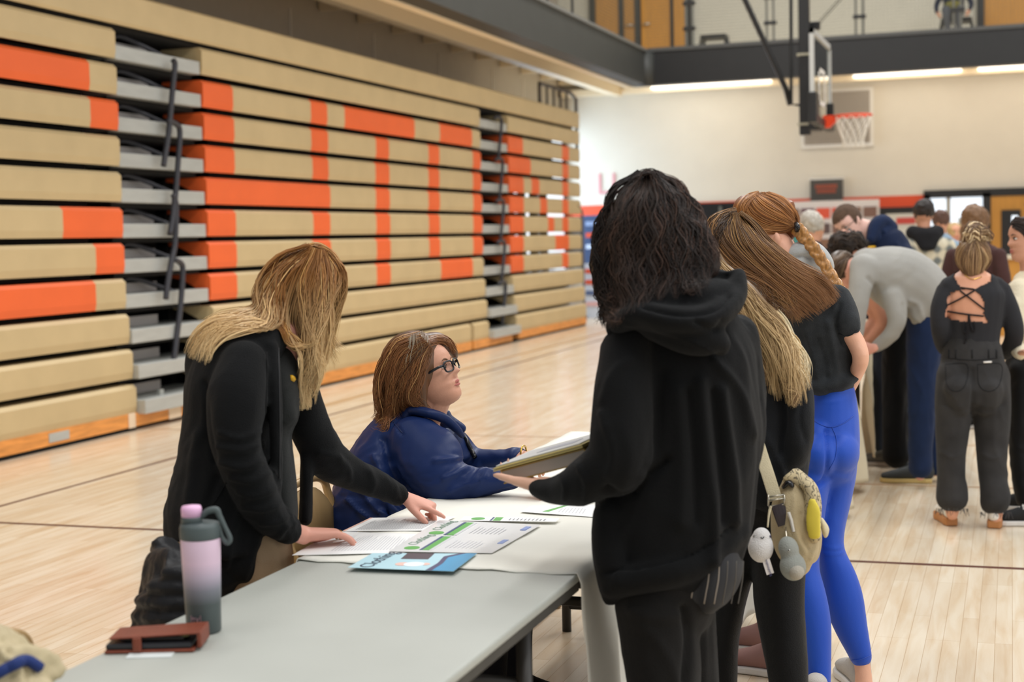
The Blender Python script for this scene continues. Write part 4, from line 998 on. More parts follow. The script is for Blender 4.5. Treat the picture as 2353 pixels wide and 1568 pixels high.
# ============ blonde woman leaning over the table
P1 = person('person with wavy blonde hair and open black jacket, leaning over the papers', W(540, 1900, 3.92)*np.array([1, 1, 0]))
SL1 = [(560, 835, 3.76, 56, .075), (545, 910, 3.71, 68, .08), (540, 990, 3.69, 63, .075), (550, 1050, 3.69, 54, .07), (578, 1115, 3.72, 51, .065), (607, 1171, 3.76, 46, .06), (638, 1201, 3.80, 38, .05), (664, 1219, 3.83, 33, .04)]
SL2 = [(690, 900, 4.02, 42, .07), (712, 980, 4.04, 48, .07), (748, 1050, 4.08, 48, .06), (800, 1084, 4.14, 39, .05), (862, 1112, 4.2, 32, .045), (915, 1137, 4.26, 26, .038)]
TO1 = [(505, 1300, 3.85, 84, .15), (498, 1265, 3.85, 110, .16), (498, 1190, 3.86, 120, .16), (512, 1080, 3.87, 108, .15), (532, 970, 3.88, 110, .16), (542, 880, 3.88, 112, .17), (568, 805, 3.89, 88, .14), (625, 770, 3.93, 45, .09)]
hw = WZ(690, 1230, .784); hf = WZ(790, 1238, .762); hd = hf-hw
hw2 = W(930, 1144, 4.28); hd2 = WZ(1005, 1170, .78)-hw2
b = Blob()
Mh1 = orient(W(700, 672, 4.02), R3[:, 0]*.86-R3[:, 1]*.48-R3[:, 2]*(-.14), R3[:, 0]*.48+R3[:, 1]*.86)
add_head(b, Mh1, .96, nose=1.0)
b.px([(690, 690, 4.02, 48, .055), (665, 750, 3.98, 48, .055), (630, 800, 3.93, 60, .06)], sub=4)
b.px(shr(TO1, .7)); b.px(shr(SL1, .6)); b.px(shr(SL2, .6))
b.w([W(670, 1222, 3.84), hw+hd*.1], [.024, .026], [.022, .02], side=(0, 1, 0))
add_hand(b, hw, hd+np.array([0, .02, .012]), (-.15, 0, 1), (0, 1, 0), L=.195, curl=(.18, .25, .28, .3), spread=.16, r=.009)
b.w([W(900, 1133, 4.25), hw2], [.024, .024], [.02, .02], side=(0, 1, 0))
add_hand(b, hw2, hd2, (.1, 0, 1), (0, -1, 0), L=.17, curl=(.05, .75, .95, 1.0), thumb=.8, spread=.08)
for x in (545, 620): b.px([(x, 1290, 3.95, 50, .08), (x-5, 1500, 3.97, 42, .07), (x-8, 1700, 3.97, 34, .055), (x-10, 1880, 3.97, 24, .045)])
part('body', b, M_skin3, P1, .005, 3)
face_parts(Mh1, P1, .96)
# pants
b = Blob(); b.px([(590, 1190, 3.93, 75, .13), (585, 1290, 3.93, 92, .15), (580, 1370, 3.95, 90, .14)])
for x in (545, 615): b.px([(x+5, 1330, 3.95, 58, .09), (x, 1500, 3.97, 50, .08), (x-5, 1700, 3.97, 44, .07), (x-8, 1890, 3.97, 42, .065)])
part('trousers', b, M_tanp, P1, .01, 5, dict(amp=.003, scale=(12, 12, 6), seed=3, creases=[([(620, 1250), (650, 1260), (670, 1245)], 5, .004), ([(600, 1290), (640, 1285), (665, 1270)], 5, .004)]))
for x, y in ((540, 0), (610, .12)):
    g = W(x, 1905, 3.97); shoe('shoe', (g[0], g[1]+y*.3), (1, .15), M_bknit, mat('dark_rubber', '2B2B2B', .7), P1)
# shirt
b = Blob(); b.px([(640, 800, 3.95, 42, .07), (645, 880, 3.94, 42, .12), (652, 945, 3.93, 36, .12), (636, 1000, 3.93, 34, .11), (640, 1080, 3.92, 38, .11), (648, 1160, 3.92, 36, .11), (650, 1225, 3.92, 30, .1)])
b.px([(640, 930, 3.87, 34, .06), (660, 950, 3.88, 26, .06)], sub=3)
sh1 = part('shirt', b, cloth('grey_knit', '272827', sheen=.04, rough=.9), P1, .008, 5, dict(amp=.002, scale=(16, 16, 10), seed=8, creases=[([(640, 975), (665, 985), (685, 975)], 5, -.006), ([(640, 900), (670, 890)], 5, .004)]))
# jacket
b = Blob(); b.px(TO1); b.px(SL1); b.px(SL2)
b.px([(540, 1290, 3.80, 58, .06), (560, 1310, 3.82, 34, .05)], sub=3)
b.px([(622, 800, 3.80, 18, .03), (632, 880, 3.77, 15, .03), (634, 980, 3.76, 14, .03), (634, 1080, 3.77, 15, .03), (620, 1180, 3.8, 20, .03)])
b.px([(690, 900, 4.02, 24, .03), (703, 1000, 4.03, 18, .03), (705, 1100, 4.03, 15, .03), (702, 1196, 4.03, 14, .03)])
b.px([(455, 800, 3.9, 24, .05), (448, 850, 3.88, 22, .05), (460, 900, 3.87, 22, .05)])
for p in (([(530, 1012), (560, 1020), (592, 1005)], 6, .007), ([(520, 1040), (560, 1048), (598, 1030)], 6, .008), ([(515, 1066), (550, 1078), (590, 1060)], 6, .007)): pass
jk = part('jacket', b, M_bknit, P1, .0075, 6, dict(amp=.0025, scale=(14, 14, 8), seed=11, creases=[
    ([(505, 995), (550, 1008), (598, 992)], 6, .008), ([(500, 1028), (555, 1035), (600, 1020)], 7, .009), ([(508, 1062), (560, 1075), (612, 1052)], 7, .010), ([(530, 1098), (575, 1105), (628, 1085)], 7, .009),
    ([(548, 1130), (590, 1140), (640, 1118)], 7, .008), ([(565, 1165), (610, 1170), (655, 1150)], 6, .008), ([(600, 1205), (640, 1200), (672, 1180)], 5, .006), ([(640, 1235), (660, 1210), (690, 1200)], 5, .006),
    ([(470, 880), (478, 980), (495, 1060)], 6, -.010), ([(455, 1000), (440, 1100), (430, 1200)], 12, .008), ([(500, 1100), (470, 1180), (450, 1270)], 10, -.008), ([(560, 1150), (530, 1230), (520, 1300)], 9, .008),
    ([(735, 1040), (770, 1050), (790, 1075)], 7, .007), ([(780, 1050), (800, 1075), (805, 1105)], 6, .006), ([(850, 1085), (860, 1110), (850, 1135)], 6, .005), ([(590, 1240), (575, 1290), (560, 1330)], 8, .006)]))
bvj = bvh_of([jk]); M_zip = mat('dark_zip', '1E1E20', .5)
seam('zip', bvj, [(640, 800), (642, 900), (643, 1000), (642, 1100)], .0022, M_zip, jk)
seam('drawstring', bvj, [(612, 810), (613, 860), (610, 950)], .0025, M_bhood, jk)
seam('pocket_seam', bvj, [(520, 1110), (490, 1160), (450, 1210)], .002, M_bhood, jk)
lg = bvh_of([sh1]); seam('logo', lg, [(668, 868), (674, 872)], .008, mat('yellow_logo', 'D9A51E', .5), sh1, sub=2)
# hair
b = Blob(); b.epx(702, 655, 4.02, 88, 84, .112, 30); b.epx(680, 690, 4.02, 72, 84, .1, 0)
b.px([(732, 660, 3.97, 40, .06), (722, 740, 3.95, 33, .05), (716, 800, 3.94, 22, .035), (708, 850, 3.93, 10, .02)])
b.px([(640, 650, 4.0, 42, .08), (620, 715, 3.95, 34, .06), (565, 732, 3.89, 18, .04), (510, 745, 3.85, 12, .03), (470, 768, 3.84, 7, .02)])
hb = b.mesh(.008, 6)
bvh = bvh_of([hb, jk])
C1 = ['94622F', 'B37E45', 'CFA062', 'E0B67A', '7E5228', 'C29252', '6A4220']
G1 = [dict(n=900, ncl=26, conv=.5, ph=.1, sp=.4, jk=.3, w=1.0, wave=(10, 1.3), jit=9, tipcol='EBCB96', g=[[(705, 566), (640, 590), (594, 650), (590, 700), (545, 712), (490, 726), (452, 762), (436, 812)], [(712, 570), (655, 605), (612, 680), (605, 735), (560, 745), (505, 758), (462, 795), (445, 830)], [(720, 572), (680, 620), (650, 700), (640, 752), (580, 746), (520, 758), (490, 790), (490, 828)]]),
      dict(n=1300, ncl=34, conv=.55, ph=.1, sp=.4, jk=.3, w=1.0, wave=(11, 1.4), jit=9, tipcol='EBCB96', g=[[(722, 570), (690, 640), (680, 740), (700, 820), (695, 880), (712, 935)], [(732, 572), (715, 650), (706, 740), (722, 820), (705, 880), (702, 945)], [(742, 575), (750, 650), (736, 740), (728, 810), (735, 850), (715, 905)], [(752, 580), (776, 640), (760, 710), (748, 780), (750, 830), (728, 880)]]),
      dict(n=110, ncl=6, w=1.1, wave=(7, 1.4), jit=8, tipcol='D8B680', t=3.99, g=[[(752, 580), (785, 620), (776, 690), (756, 780), (760, 850)], [(756, 584), (790, 625), (784, 690), (770, 770), (795, 802)]]),
      dict(n=130, ncl=14, ph=.1, jk=.3, w=1.0, wave=(3, .8), jit=6, g=[[(698, 574), (722, 562), (760, 578), (788, 618)], [(702, 578), (730, 570), (762, 590), (780, 640)]]),
      dict(n=520, ncl=18, ph=.1, jk=.3, w=1.0, wave=(7, 1.2), jit=9, g=[[(712, 566), (635, 592), (590, 660), (588, 725)], [(715, 568), (650, 610), (620, 690), (612, 752)], [(720, 570), (675, 620), (655, 700), (650, 760)]]),
      dict(n=170, ncl=6, w=1.3, wave=(6, 1.2), jit=7, tipcol='D8B680', g=[[(650, 740), (680, 786), (715, 796), (735, 770)], [(640, 755), (670, 800), (700, 805), (720, 790)]])]
hair('hair', hb, G1, 0, M_hair, P1, C1, '8A6236', bvh, seg=18, off=.004, lift=.6)
# rings and pen
_d = hd+np.array([0, .02, .012]); _d = _d/np.linalg.norm(_d); _b = np.array([-.15, 0, 1.]); _b -= _d*(_b@_d); _b /= np.linalg.norm(_b); _s = np.cross(_d, _b); _s *= np.sign(_s[1]); _k = .195/.175
for i_, rr_ in ((1, .0022), (2, .0017)):
    q_ = hw+_d*.098*_k+_s*(1.5-i_)*.0215*_k-_b*.004
    MB().tube([q_+_s*math.cos(a_)*.0118+_b*math.sin(a_)*.0118 for a_ in np.linspace(0, 2*PI, 19)], rr_, 6).build('ring', M_gold, P1, smooth=True)
pn = MB().tube([WZ(742, 1226, .772), WZ(762, 1222, .784)], .005, 10).build('pen', mat('blue_pen', '3A5FD0', .35), smooth=True); tag(pn, 'blue pen held under the fingers of the ringed hand', 'pen')

# ============ seated woman in navy
P2 = person('person with brown bobbed hair, black glasses and navy jacket, seated at the cloth', W(860, 1500, 4.85)*np.array([1, 1, 0]))
fr2 = R3[:, 0]*.86+R3[:, 1]*.34+R3[:, 2]*.36
Mh2 = orient(W(988, 862, 4.86), fr2, R3[:, 1]*.94-R3[:, 0]*.34)
NAV = [(820, 1330, 4.95, 100, .19), (835, 1230, 4.93, 98, .2), (868, 1130, 4.91, 98, .2), (905, 1050, 4.9, 92, .18), (938, 990, 4.9, 74, .14), (958, 955, 4.9, 48, .09)]
AR2 = [(945, 1005, 4.78, 58, .075), (985, 1050, 4.72, 76, .085), (1022, 1100, 4.68, 64, .08), (1075, 1112, 4.66, 40, .06), (1130, 1105, 4.64, 30, .048), (1180, 1100, 4.62, 24, .04)]
AR3 = [(1030, 1010, 5.05, 40, .06), (1080, 1060, 5.05, 34, .05), (1140, 1058, 4.98, 24, .045), (1190, 1048, 4.92, 20, .04)]
b = Blob(); add_head(b, Mh2, .97, fat=.6, nose=1.35)
b.px([(985, 890, 4.87, 44, .062), (975, 925, 4.88, 48, .068), (955, 975, 4.9, 55, .07)])
b.px([(1010, 915, 4.86, 28, .045), (995, 945, 4.87, 32, .05)], sub=3)
b.px(shr(NAV, .7)); b.px(shr(AR2, .6)); b.px(shr(AR3, .6))
h0 = W(1185, 1098, 4.62); b.w([W(1160, 1100, 4.63), h0], [.026, .025], [.022, .02], side=(0, 1, 0)); add_hand(b, h0, (1, -.1, -.2), (0, 0, 1), (0, 1, 0), L=.17, curl=(.3, .35, .4, .45))
h0 = W(1196, 1046, 4.92); b.w([W(1170, 1050, 4.95), h0], [.024, .023], [.02, .018], side=(0, 1, 0)); add_hand(b, h0, (.9, -.6, -.1), (0, 0, 1), (0, -1, 0), L=.16, curl=(.4, .45, .5, .5))
SE = WZ(830, 1500, .5)
seat = np.array([-1.93, 4.45, .52])
for dy in (-.13, .13): b.w([seat+[0, dy, 0], seat+[.25, dy, 0], seat+[.36, dy, -.06], seat+[.34, dy, -.3], seat+[.34, dy, -.45]], [.07, .065, .05, .045, .035], side=(0, 1, 0))
part('body', b, SK('seated', 'D09A80'), P2, .004, 1)
face_parts(Mh2, P2, .97, brow=mat('brow2', '7B5A44', .8))
b = Blob(); b.w([seat+[-.12, 0, .02], seat+[.0, 0, .02]], [.2, .2], [.11, .1], side=(0, 1, 0))
for dy in (-.13, .13): b.w([seat+[-.05, dy, 0], seat+[.25, dy, 0.01], seat+[.37, dy, -.04], seat+[.36, dy, -.28], seat+[.35, dy, -.44]], [.105, .09, .07, .062, .06], side=(0, 1, 0))
part('trousers', b, cloth('dark_trousers', '23242A'), P2, .012, 5, dict(amp=.003))
for dy in (-.13, .13): shoe('shoe', (seat[0]+.30, seat[1]+dy), (1, .05), cloth('black_mesh', '1E1E1F'), mat('taupe_rubber', '8E7F76', .7), P2, laces=M_bknit)
b = Blob(); b.px(NAV); b.px(AR2); b.px(AR3)
b.px([(1000, 1030, 5.0, 50, .08), (1050, 1040, 5.03, 40, .06)])
b.px([(905, 1190, 4.8, 95, .1), (960, 1180, 4.78, 70, .08)])
nj = part('jacket', b, cloth('navy_poly', '1A2B57', sheen=0, var=.06, rough=.42, bump=.05), P2, .008, 7, dict(amp=.0035, scale=(13, 13, 13), seed=5, creases=[
    ([(880, 1010), (905, 1090), (960, 1150), (1040, 1170)], 8, -.02), ([(860, 1050), (890, 1110), (950, 1180)], 6, .010), ([(842, 1080), (880, 1140), (945, 1205)], 6, .013), ([(820, 1110), (860, 1165), (930, 1222)], 5, .013), ([(800, 1150), (850, 1195), (910, 1235)], 5, .011),
    ([(1000, 1060), (1050, 1055), (1085, 1045)], 6, .011), ([(1020, 1100), (1060, 1085), (1100, 1070)], 5, .013), ([(1030, 1130), (1080, 1110), (1110, 1080)], 5, .010), ([(1080, 1120), (1110, 1100), (1120, 1080)], 4, .010), ([(900, 965), (915, 985), (925, 1000)], 3, -.006)]))
bj = bvh_of([nj])
b = Blob(); b.px([(925, 955, 4.83, 10, .03), (950, 944, 4.79, 12, .03), (985, 950, 4.76, 12, .03), (1020, 962, 4.78, 12, .02), (1048, 985, 4.8, 10, .02), (1062, 1002, 4.82, 7, .015)])
b.px([(1025, 965, 4.95, 16, .04), (1060, 985, 4.97, 12, .03)])
part('collar', b, cloth('navy_poly2', '15264F', sheen=0, rough=.45, bump=.05), P2, .006, 3)
MB().tube(on_surface(bj, [(1050, 988), (1068, 1005), (1080, 1030), (1092, 1052)], .006), .008, 6).build('zip_placket', M_black, nj, smooth=True)
seam('seam', bj, [(895, 958), (912, 980), (925, 995)], .0018, mat('navy_thread', '1A2A55', .6), nj)
# glasses
R_ = Mh2.to_3x3(); G_ = lambda x, y, z: Mh2 @ Vector((x*.97, y*.97, z*.97))
gl = bpy.data.objects.new('glasses', None); 
bpy.data.objects.remove(gl)
mbg = MB()
for s_ in (-1, 1):
    ring = []
    for a_ in np.linspace(0, 2*PI, 25): 
        ca, sa = math.cos(a_), math.sin(a_); ring.append(G_(s_*.034+.026*math.copysign(abs(ca)**.55, ca), .097-abs(s_*.034+.025*ca)*.18, .004+.0175*math.copysign(abs(sa)**.55, sa)))
    mbg.tube(ring, .003, 8, cap=False)
    mbg.tube([G_(s_*.058, .087, .012), G_(s_*.074, .07, .012), G_(s_*.079, .03, .006), G_(s_*.08, -.005, .0)], [.004, .0045, .004, .003], 8)
mbg.tube([G_(-.009, .098, .006), G_(0, .101, .009), G_(.009, .098, .006)], .0024, 6)
go = mbg.build('glasses', M_black, P2, smooth=True)
for s_ in (-1, 1):
    V = [G_(s_*.034+.023*math.cos(a_), .096-abs(s_*.034+.023*math.cos(a_))*.18, .004+.016*math.sin(a_)) for a_ in np.linspace(0, 2*PI, 20, endpoint=False)]
    MB().add(V, [tuple(range(20))]).build('lens', mat('lens', 'EEF2F6', .02, trans=1, ior=1.02), go)
er = np.array(G_(-.079, -.012, -.04)) if (Mh2 @ Vector((-.079, 0, 0)) - Vector(CAM)).length < (Mh2 @ Vector((.079, 0, 0)) - Vector(CAM)).length else np.array(G_(.079, -.012, -.04))
MB().tube([er+R3[:, 0]*.009*math.cos(a_)+R3[:, 1]*.012*math.sin(a_) for a_ in np.linspace(0, 2*PI, 17)], .002, 6).build('earring', M_gold, P2, smooth=True)
br = W(1203, 1040, 4.91); MB().tube([br+np.array([0, .03*math.cos(a_), .022*math.sin(a_)]) for a_ in np.linspace(0, 2*PI, 21)], .003, 6).build('bracelet', M_gold, P2, smooth=True)
b = Blob(); b.epx(948, 842, 4.87, 78, 84, .11, -10); b.epx(935, 880, 4.87, 58, 68, .1, 0); b.epx(915, 925, 4.87, 40, 34, .07, 25)
b.px([(960, 800, 4.82, 36, .06), (955, 860, 4.78, 30, .03), (958, 910, 4.78, 26, .03), (970, 935, 4.79, 14, .02)])
b.px([(972, 795, 4.9, 28, .06), (1005, 785, 4.92, 22, .06), (1032, 799, 4.94, 14, .04), (1042, 817, 4.96, 8, .03)])
hb = b.mesh(.007, 5); bvh = bvh_of([hb, nj])
C2 = ['7E5230', '9C6C42', 'B08352', '6A4528', 'BE935F', '8C5C36', '553620']
G2 = [dict(n=1300, ncl=60, ph=.15, jk=.35, w=.8, wave=(5, 1.4), jit=8, g=[[(965, 764), (905, 785), (874, 845), (868, 910), (872, 950), (860, 968)], [(970, 780), (910, 800), (880, 860), (876, 920), (880, 955), (864, 972)], [(975, 782), (925, 820), (900, 880), (895, 930), (890, 965)], [(985, 790), (945, 830), (925, 890), (920, 930), (935, 950)], [(988, 797), (965, 840), (948, 890), (945, 925), (975, 945)], [(990, 800), (975, 840), (968, 880), (962, 915), (990, 940)]]),
      dict(n=170, w=.9, wave=(3, 1), jit=6, cols=['6B5238', '8A6A48', '8F8270', 'A09482', '7B5436'], g=[[(940, 775), (930, 800), (925, 850)], [(965, 762), (975, 790), (972, 830)], [(990, 775), (985, 795), (978, 825)]]),
      dict(n=220, w=1.1, wave=(3, 1), jit=5, g=[[(975, 772), (1000, 765), (1030, 775), (1048, 800), (1050, 818)], [(985, 790), (1005, 782), (1030, 790), (1044, 808)]]),
      dict(n=160, w=1.0, wave=(6, 1.2), jit=10, g=[[(905, 900), (880, 940), (862, 968)], [(900, 940), (885, 955), (866, 968), (858, 965)], [(905, 930), (890, 965), (868, 985)]])]
hair('hair', hb, G2, 0, M_hair, P2, C2, '5E4029', bvh, seg=14, off=.003)
# ============ student with dark curly hair, black hoodie, books
P3 = person('person with dark curly shoulder-length hair in a black hoodie, holding two books', W(1530, 2030, 3.55)*np.array([1, 1, 0]))
T3 = [(1490, 1332, 3.58, 105, .15), (1512, 1300, 3.58, 146, .17), (1540, 1240, 3.58, 176, .18), (1552, 1130, 3.58, 182, .18), (1556, 1000, 3.58, 190, .18), (1560, 880, 3.58, 182, .18), (1562, 800, 3.57, 168, .16), (1558, 740, 3.56, 130, .13), (1545, 700, 3.55, 80, .1)]
S3 = [(1445, 800, 3.48, 62, .08), (1432, 890, 3.44, 66, .085), (1430, 990, 3.42, 72, .09), (1425, 1060, 3.42, 74, .085), (1375, 1090, 3.45, 60, .07), (1320, 1118, 3.5, 46, .06), (1270, 1128, 3.56, 32, .045), (1238, 1122, 3.6, 23, .035)]
S3b = [(1690, 770, 3.62, 52, .08), (1712, 880, 3.64, 44, .08), (1716, 1000, 3.62, 42, .08), (1690, 1080, 3.7, 40, .07), (1600, 1110, 3.8, 34, .05)]
b = Blob()
Mh3 = orient(W(1505, 545, 3.55), -R3[:, 0]*.72-R3[:, 2]*.55-R3[:, 1]*.32, R3[:, 1]*.95-R3[:, 0]*.25)
add_head(b, Mh3, 1.0); b.px([(1510, 600, 3.56, 55, .06), (1525, 690, 3.56, 60, .07), (1540, 760, 3.57, 80, .08)])
b.px(shr(T3, .75)); b.px(shr(S3, .6)); b.px(shr(S3b, .6))
h0 = W(1242, 1118, 3.6); b.w([W(1275, 1122, 3.56), h0], [.026, .025], [.022, .02], side=(0, 0, 1))
add_hand(b, h0, W(1168, 1098, 3.72)-h0, (.1, -.2, -1), (0, -1, .2), L=.17, curl=(.35, .4, .45, .5), thumb=.3)
b.px([(1505, 1300, 3.55, 60, .08), (1512, 1470, 3.52, 55, .07), (1525, 1700, 3.52, 40, .06), (1525, 1970, 3.54, 28, .045)]); b.px([(1580, 1300, 3.64, 50, .08), (1590, 1470, 3.66, 38, .06), (1605, 1700, 3.66, 32, .055), (1610, 1920, 3.66, 26, .045)])
part('body', b, M_skin, P3, .006, 3); face_parts(Mh3, P3)
b = Blob(); b.px([(1530, 1290, 3.58, 125, .16), (1532, 1390, 3.58, 112, .15)])
b.px([(1502, 1380, 3.52, 92, .11), (1516, 1470, 3.52, 90, .10), (1526, 1568, 3.52, 84, .1), (1525, 1700, 3.52, 66, .09), (1525, 1990, 3.54, 52, .08)])
b.px([(1575, 1380, 3.66, 66, .1), (1590, 1470, 3.66, 56, .1), (1600, 1568, 3.66, 52, .09), (1605, 1700, 3.66, 48, .08), (1610, 1930, 3.66, 46, .08)])
part('trousers', b, cloth('washed_black_denim', '171615', var=.35, vscale=7), P3, .01, 5, dict(amp=.003, seed=13, creases=[([(1450, 1400), (1500, 1420), (1560, 1415)], 9, .006), ([(1570, 1400), (1580, 1470), (1572, 1568)], 8, -.016), ([(1480, 1440), (1530, 1500), (1555, 1568)], 12, .006)]))
for x, y in ((1515, 2010), (1600, 1985)): g = W(x, y, 3.56); shoe('shoe', (g[0]+.05, g[1]-.02), (-.8, .6), M_bknit, mat('dark_rubber', '2B2B2B', .7), P3)
b = Blob(); b.px([(1640, 1240, 3.56, 62, .13), (1640, 1310, 3.55, 68, .14), (1632, 1362, 3.54, 52, .13), (1625, 1385, 3.54, 30, .1)])
b.px([(1560, 1300, 3.56, 90, .13), (1580, 1350, 3.55, 78, .12)])
m_pl = mat('striped_shirt', '26272A', .85); N = m_pl.node_tree.nodes; L = m_pl.node_tree.links
sp = part('undershirt', b, m_pl, P3, .008, 5, dict(amp=.002))
bs = bvh_of([sp])
for x0 in (1562, 1590, 1622, 1645, 1664, 1684, 1700):
    seam('stripe', bs, [(x0+8, 1290), (x0+6, 1330), (x0, 1365), (x0-4, 1388)], .0017, mat('stripe_'+('8E857A' if x0 % 4 else '5A5650'), '8E857A' if x0 % 4 else '5A5650', .9), sp, off=0)
b = Blob(); b.px(T3); b.px(S3); b.px(S3b)
b.px([(1408, 1350, 3.5, 26, .05), (1452, 1334, 3.45, 32, .05), (1540, 1314, 3.43, 36, .05), (1615, 1294, 3.45, 34, .05), (1660, 1258, 3.48, 34, .05), (1692, 1235, 3.52, 25, .05)])
b.px([(1400, 1180, 3.52, 36, .07), (1402, 1270, 3.5, 40, .07), (1408, 1350, 3.5, 30, .06)])
hd3 = part('hoodie', b, M_bhood, P3, .008, 6, dict(amp=.004, scale=(7, 7, 3.2), seed=21, creases=[
    ([(1560, 900), (1570, 1050), (1565, 1200)], 16, .010), ([(1610, 880), (1625, 1050), (1640, 1200), (1640, 1290)], 14, .014), ([(1660, 900), (1680, 1060), (1690, 1200)], 12, .014), ([(1585, 900), (1597, 1050), (1600, 1200)], 10, -.010), ([(1640, 900), (1655, 1060), (1662, 1200)], 9, -.010),
    ([(1520, 860), (1510, 980), (1490, 1080)], 14, -.010), ([(1395, 1125), (1430, 1138), (1470, 1125), (1530, 1060)], 9, -.016), ([(1385, 950), (1410, 1040), (1400, 1090)], 10, .008), ([(1330, 1070), (1350, 1110), (1345, 1150)], 7, .008), ([(1290, 1090), (1300, 1120), (1295, 1150)], 5, .007),
    ([(1425, 1180), (1430, 1250), (1420, 1330)], 16, .008), ([(1385, 1318), (1500, 1302), (1600, 1270), (1690, 1205)], 3, -.008), ([(1445, 830), (1410, 860), (1385, 920)], 10, .006), ([(1640, 830), (1700, 900), (1730, 1000)], 10, .010)]))
# hood lying on the back
b = Blob()
b.px([(1418, 745, 3.46, 28, .05), (1470, 722, 3.40, 30, .06), (1540, 735, 3.36, 34, .06), (1620, 735, 3.38, 36, .06), (1680, 695, 3.46, 28, .05), (1690, 655, 3.52, 22, .05), (1640, 638, 3.58, 20, .05), (1585, 652, 3.6, 20, .05)])
b.px([(1500, 740, 3.42, 40, .05), (1580, 770, 3.38, 46, .05), (1640, 785, 3.39, 36, .045), (1652, 805, 3.40, 14, .03)])
b.px([(1460, 700, 3.45, 40, .07), (1560, 690, 3.46, 50, .08), (1650, 680, 3.5, 40, .07)])
hh = part('hood', b, M_bhood, P3, .007, 6, dict(amp=.0015, seed=2, creases=[([(1480, 705), (1560, 722), (1640, 712), (1675, 680)], 6, -.012), ([(1440, 745), (1540, 768), (1600, 790), (1645, 815)], 4, .005), ([(1600, 740), (1640, 760), (1660, 740)], 7, -.008)]))
b = Blob(); b.epx(1492, 545, 3.55, 112, 140, .125, -6); b.epx(1515, 600, 3.55, 118, 90, .12, 0); b.epx(1400, 600, 3.58, 34, 90, .06, 0)
b.px([(1398, 560, 3.56, 36, .06), (1390, 640, 3.55, 30, .05), (1400, 700, 3.53, 24, .04), (1392, 735, 3.52, 9, .02)])
b.px([(1590, 540, 3.55, 46, .08), (1612, 610, 3.54, 38, .06), (1600, 650, 3.52, 26, .05)])
b.px([(1460, 650, 3.48, 50, .07), (1455, 690, 3.47, 38, .05)])
hb = b.mesh(.008, 5); V = get_v(hb); Nn = normals(hb); set_v(hb, V+Nn*(.009*vnoise(V*np.array([38, 38, 24]), 4, 2))[:, None])
bvh = bvh_of([hb, hh, hd3])
C3 = ['2A211C', '3A2C25', '1F1815', '4A372E', '241C18', '33261F']
G3 = [dict(n=1500, ncl=70, w=1.3, wave=(9, 3.2), jit=9, clump=.8, g=[[(1470, 398), (1410, 440), (1380, 520), (1372, 600), (1385, 680), (1378, 748)], [(1480, 398), (1440, 470), (1415, 560), (1412, 640), (1420, 700), (1400, 745)], [(1488, 398), (1470, 480), (1455, 570), (1450, 650), (1455, 710)], [(1494, 398), (1500, 480), (1500, 570), (1500, 640), (1490, 700)], [(1500, 398), (1535, 470), (1550, 560), (1552, 630), (1545, 680)], [(1505, 400), (1560, 450), (1595, 530), (1612, 600), (1600, 665)], [(1510, 402), (1570, 432), (1615, 510), (1645, 580), (1648, 625)]]),
      dict(n=220, ncl=30, w=1.2, wave=(4, 1.5), jit=6, g=[[(1448, 408), (1485, 396), (1530, 408), (1560, 430)], [(1530, 408), (1490, 400), (1450, 414), (1420, 440)]]),
      dict(n=160, w=1.3, wave=(9, 3.4), jit=14, g=[[(1400, 600), (1380, 660), (1388, 720), (1375, 752)], [(1420, 640), (1408, 690), (1412, 720), (1395, 745)]]),
      dict(n=200, w=1.3, wave=(9, 2.6), jit=14, g=[[(1560, 560), (1600, 620), (1640, 640)], [(1540, 600), (1570, 650), (1610, 662)]])]
hair('hair', hb, G3, 0, M_hair_dk, P3, C3, '2A201B', bvh, seg=22, off=.005, lift=.2)
# ---- books
def book(label, c, L_, Wv, T_, mcov, th_cover=.003, mpage=None):
    """corner point, length vector, width vector, thickness vector"""
    c, L_, Wv, T_ = map(np.array, (c, L_, Wv, T_)); tn = T_/np.linalg.norm(T_)
    t = thing('book', label, 'book', c+(L_+Wv+T_)/2, 'books held by the person in the black hoodie')
    m = c+(L_+Wv)/2
    pg = MB().obox(m+T_/2, L_*.485, Wv*.485, T_/2-tn*th_cover).build('pages', mpage or mat('page_edges', 'A59A8E', .8), t)
    MB().obox(m+tn*th_cover/2, L_*.5, Wv*.5, tn*th_cover/2).build('back_cover', mcov, t); MB().obox(m+T_-tn*th_cover/2, L_*.5, Wv*.5, tn*th_cover/2).build('front_cover', mcov, t)
    MB().obox(c+L_+Wv/2+T_/2-L_*.006, L_*.006, Wv*.5, T_/2).build('spine', mcov, t)
    return t
q0 = W(1158, 1113, 3.66); q1 = W(1352, 1062, 3.56); Lb = q1-q0; 
wv = (W(1240, 1040, 3.95)-W(1150, 1085, 3.66)); wv -= Lb*(wv@Lb)/(Lb@Lb); wv *= .17/np.linalg.norm(wv)
up_ = np.cross(Lb, wv); up_ *= np.sign(up_[2])/np.linalg.norm(up_)
bk = book('thick pale-paged book held lowest, with a worn yellow cover', q0, Lb, wv, up_*.034, mat('ochre_cover', '9A7B30', .5))
q2 = q0+up_*.0365-Lb*.06-wv*.04
bk = book('thin book with a pale yellow cover resting on the thicker held book', q2, Lb*1.06, wv*1.1, up_*.008, mat('pale_yellow_cover', 'B7A45E', .5))
q3 = q2+up_*.010-Lb*.02+wv*.12
mb = MB().obox(q3+Lb*.52+wv*.62, Lb*.5, wv*.62, up_*.0012); o = mb.build('paper', mat('page_white', 'C4C4C2', .6)); tag(o, 'loose pale sheet lying on top of the two held books', 'paper')
k = MB().obox(q3+Lb*.62+wv*.55+up_*.0018, Lb*.22, wv*.2, up_*.0004).build('printed_block', mat('grey_print', 'A9ABB3', .5), o)

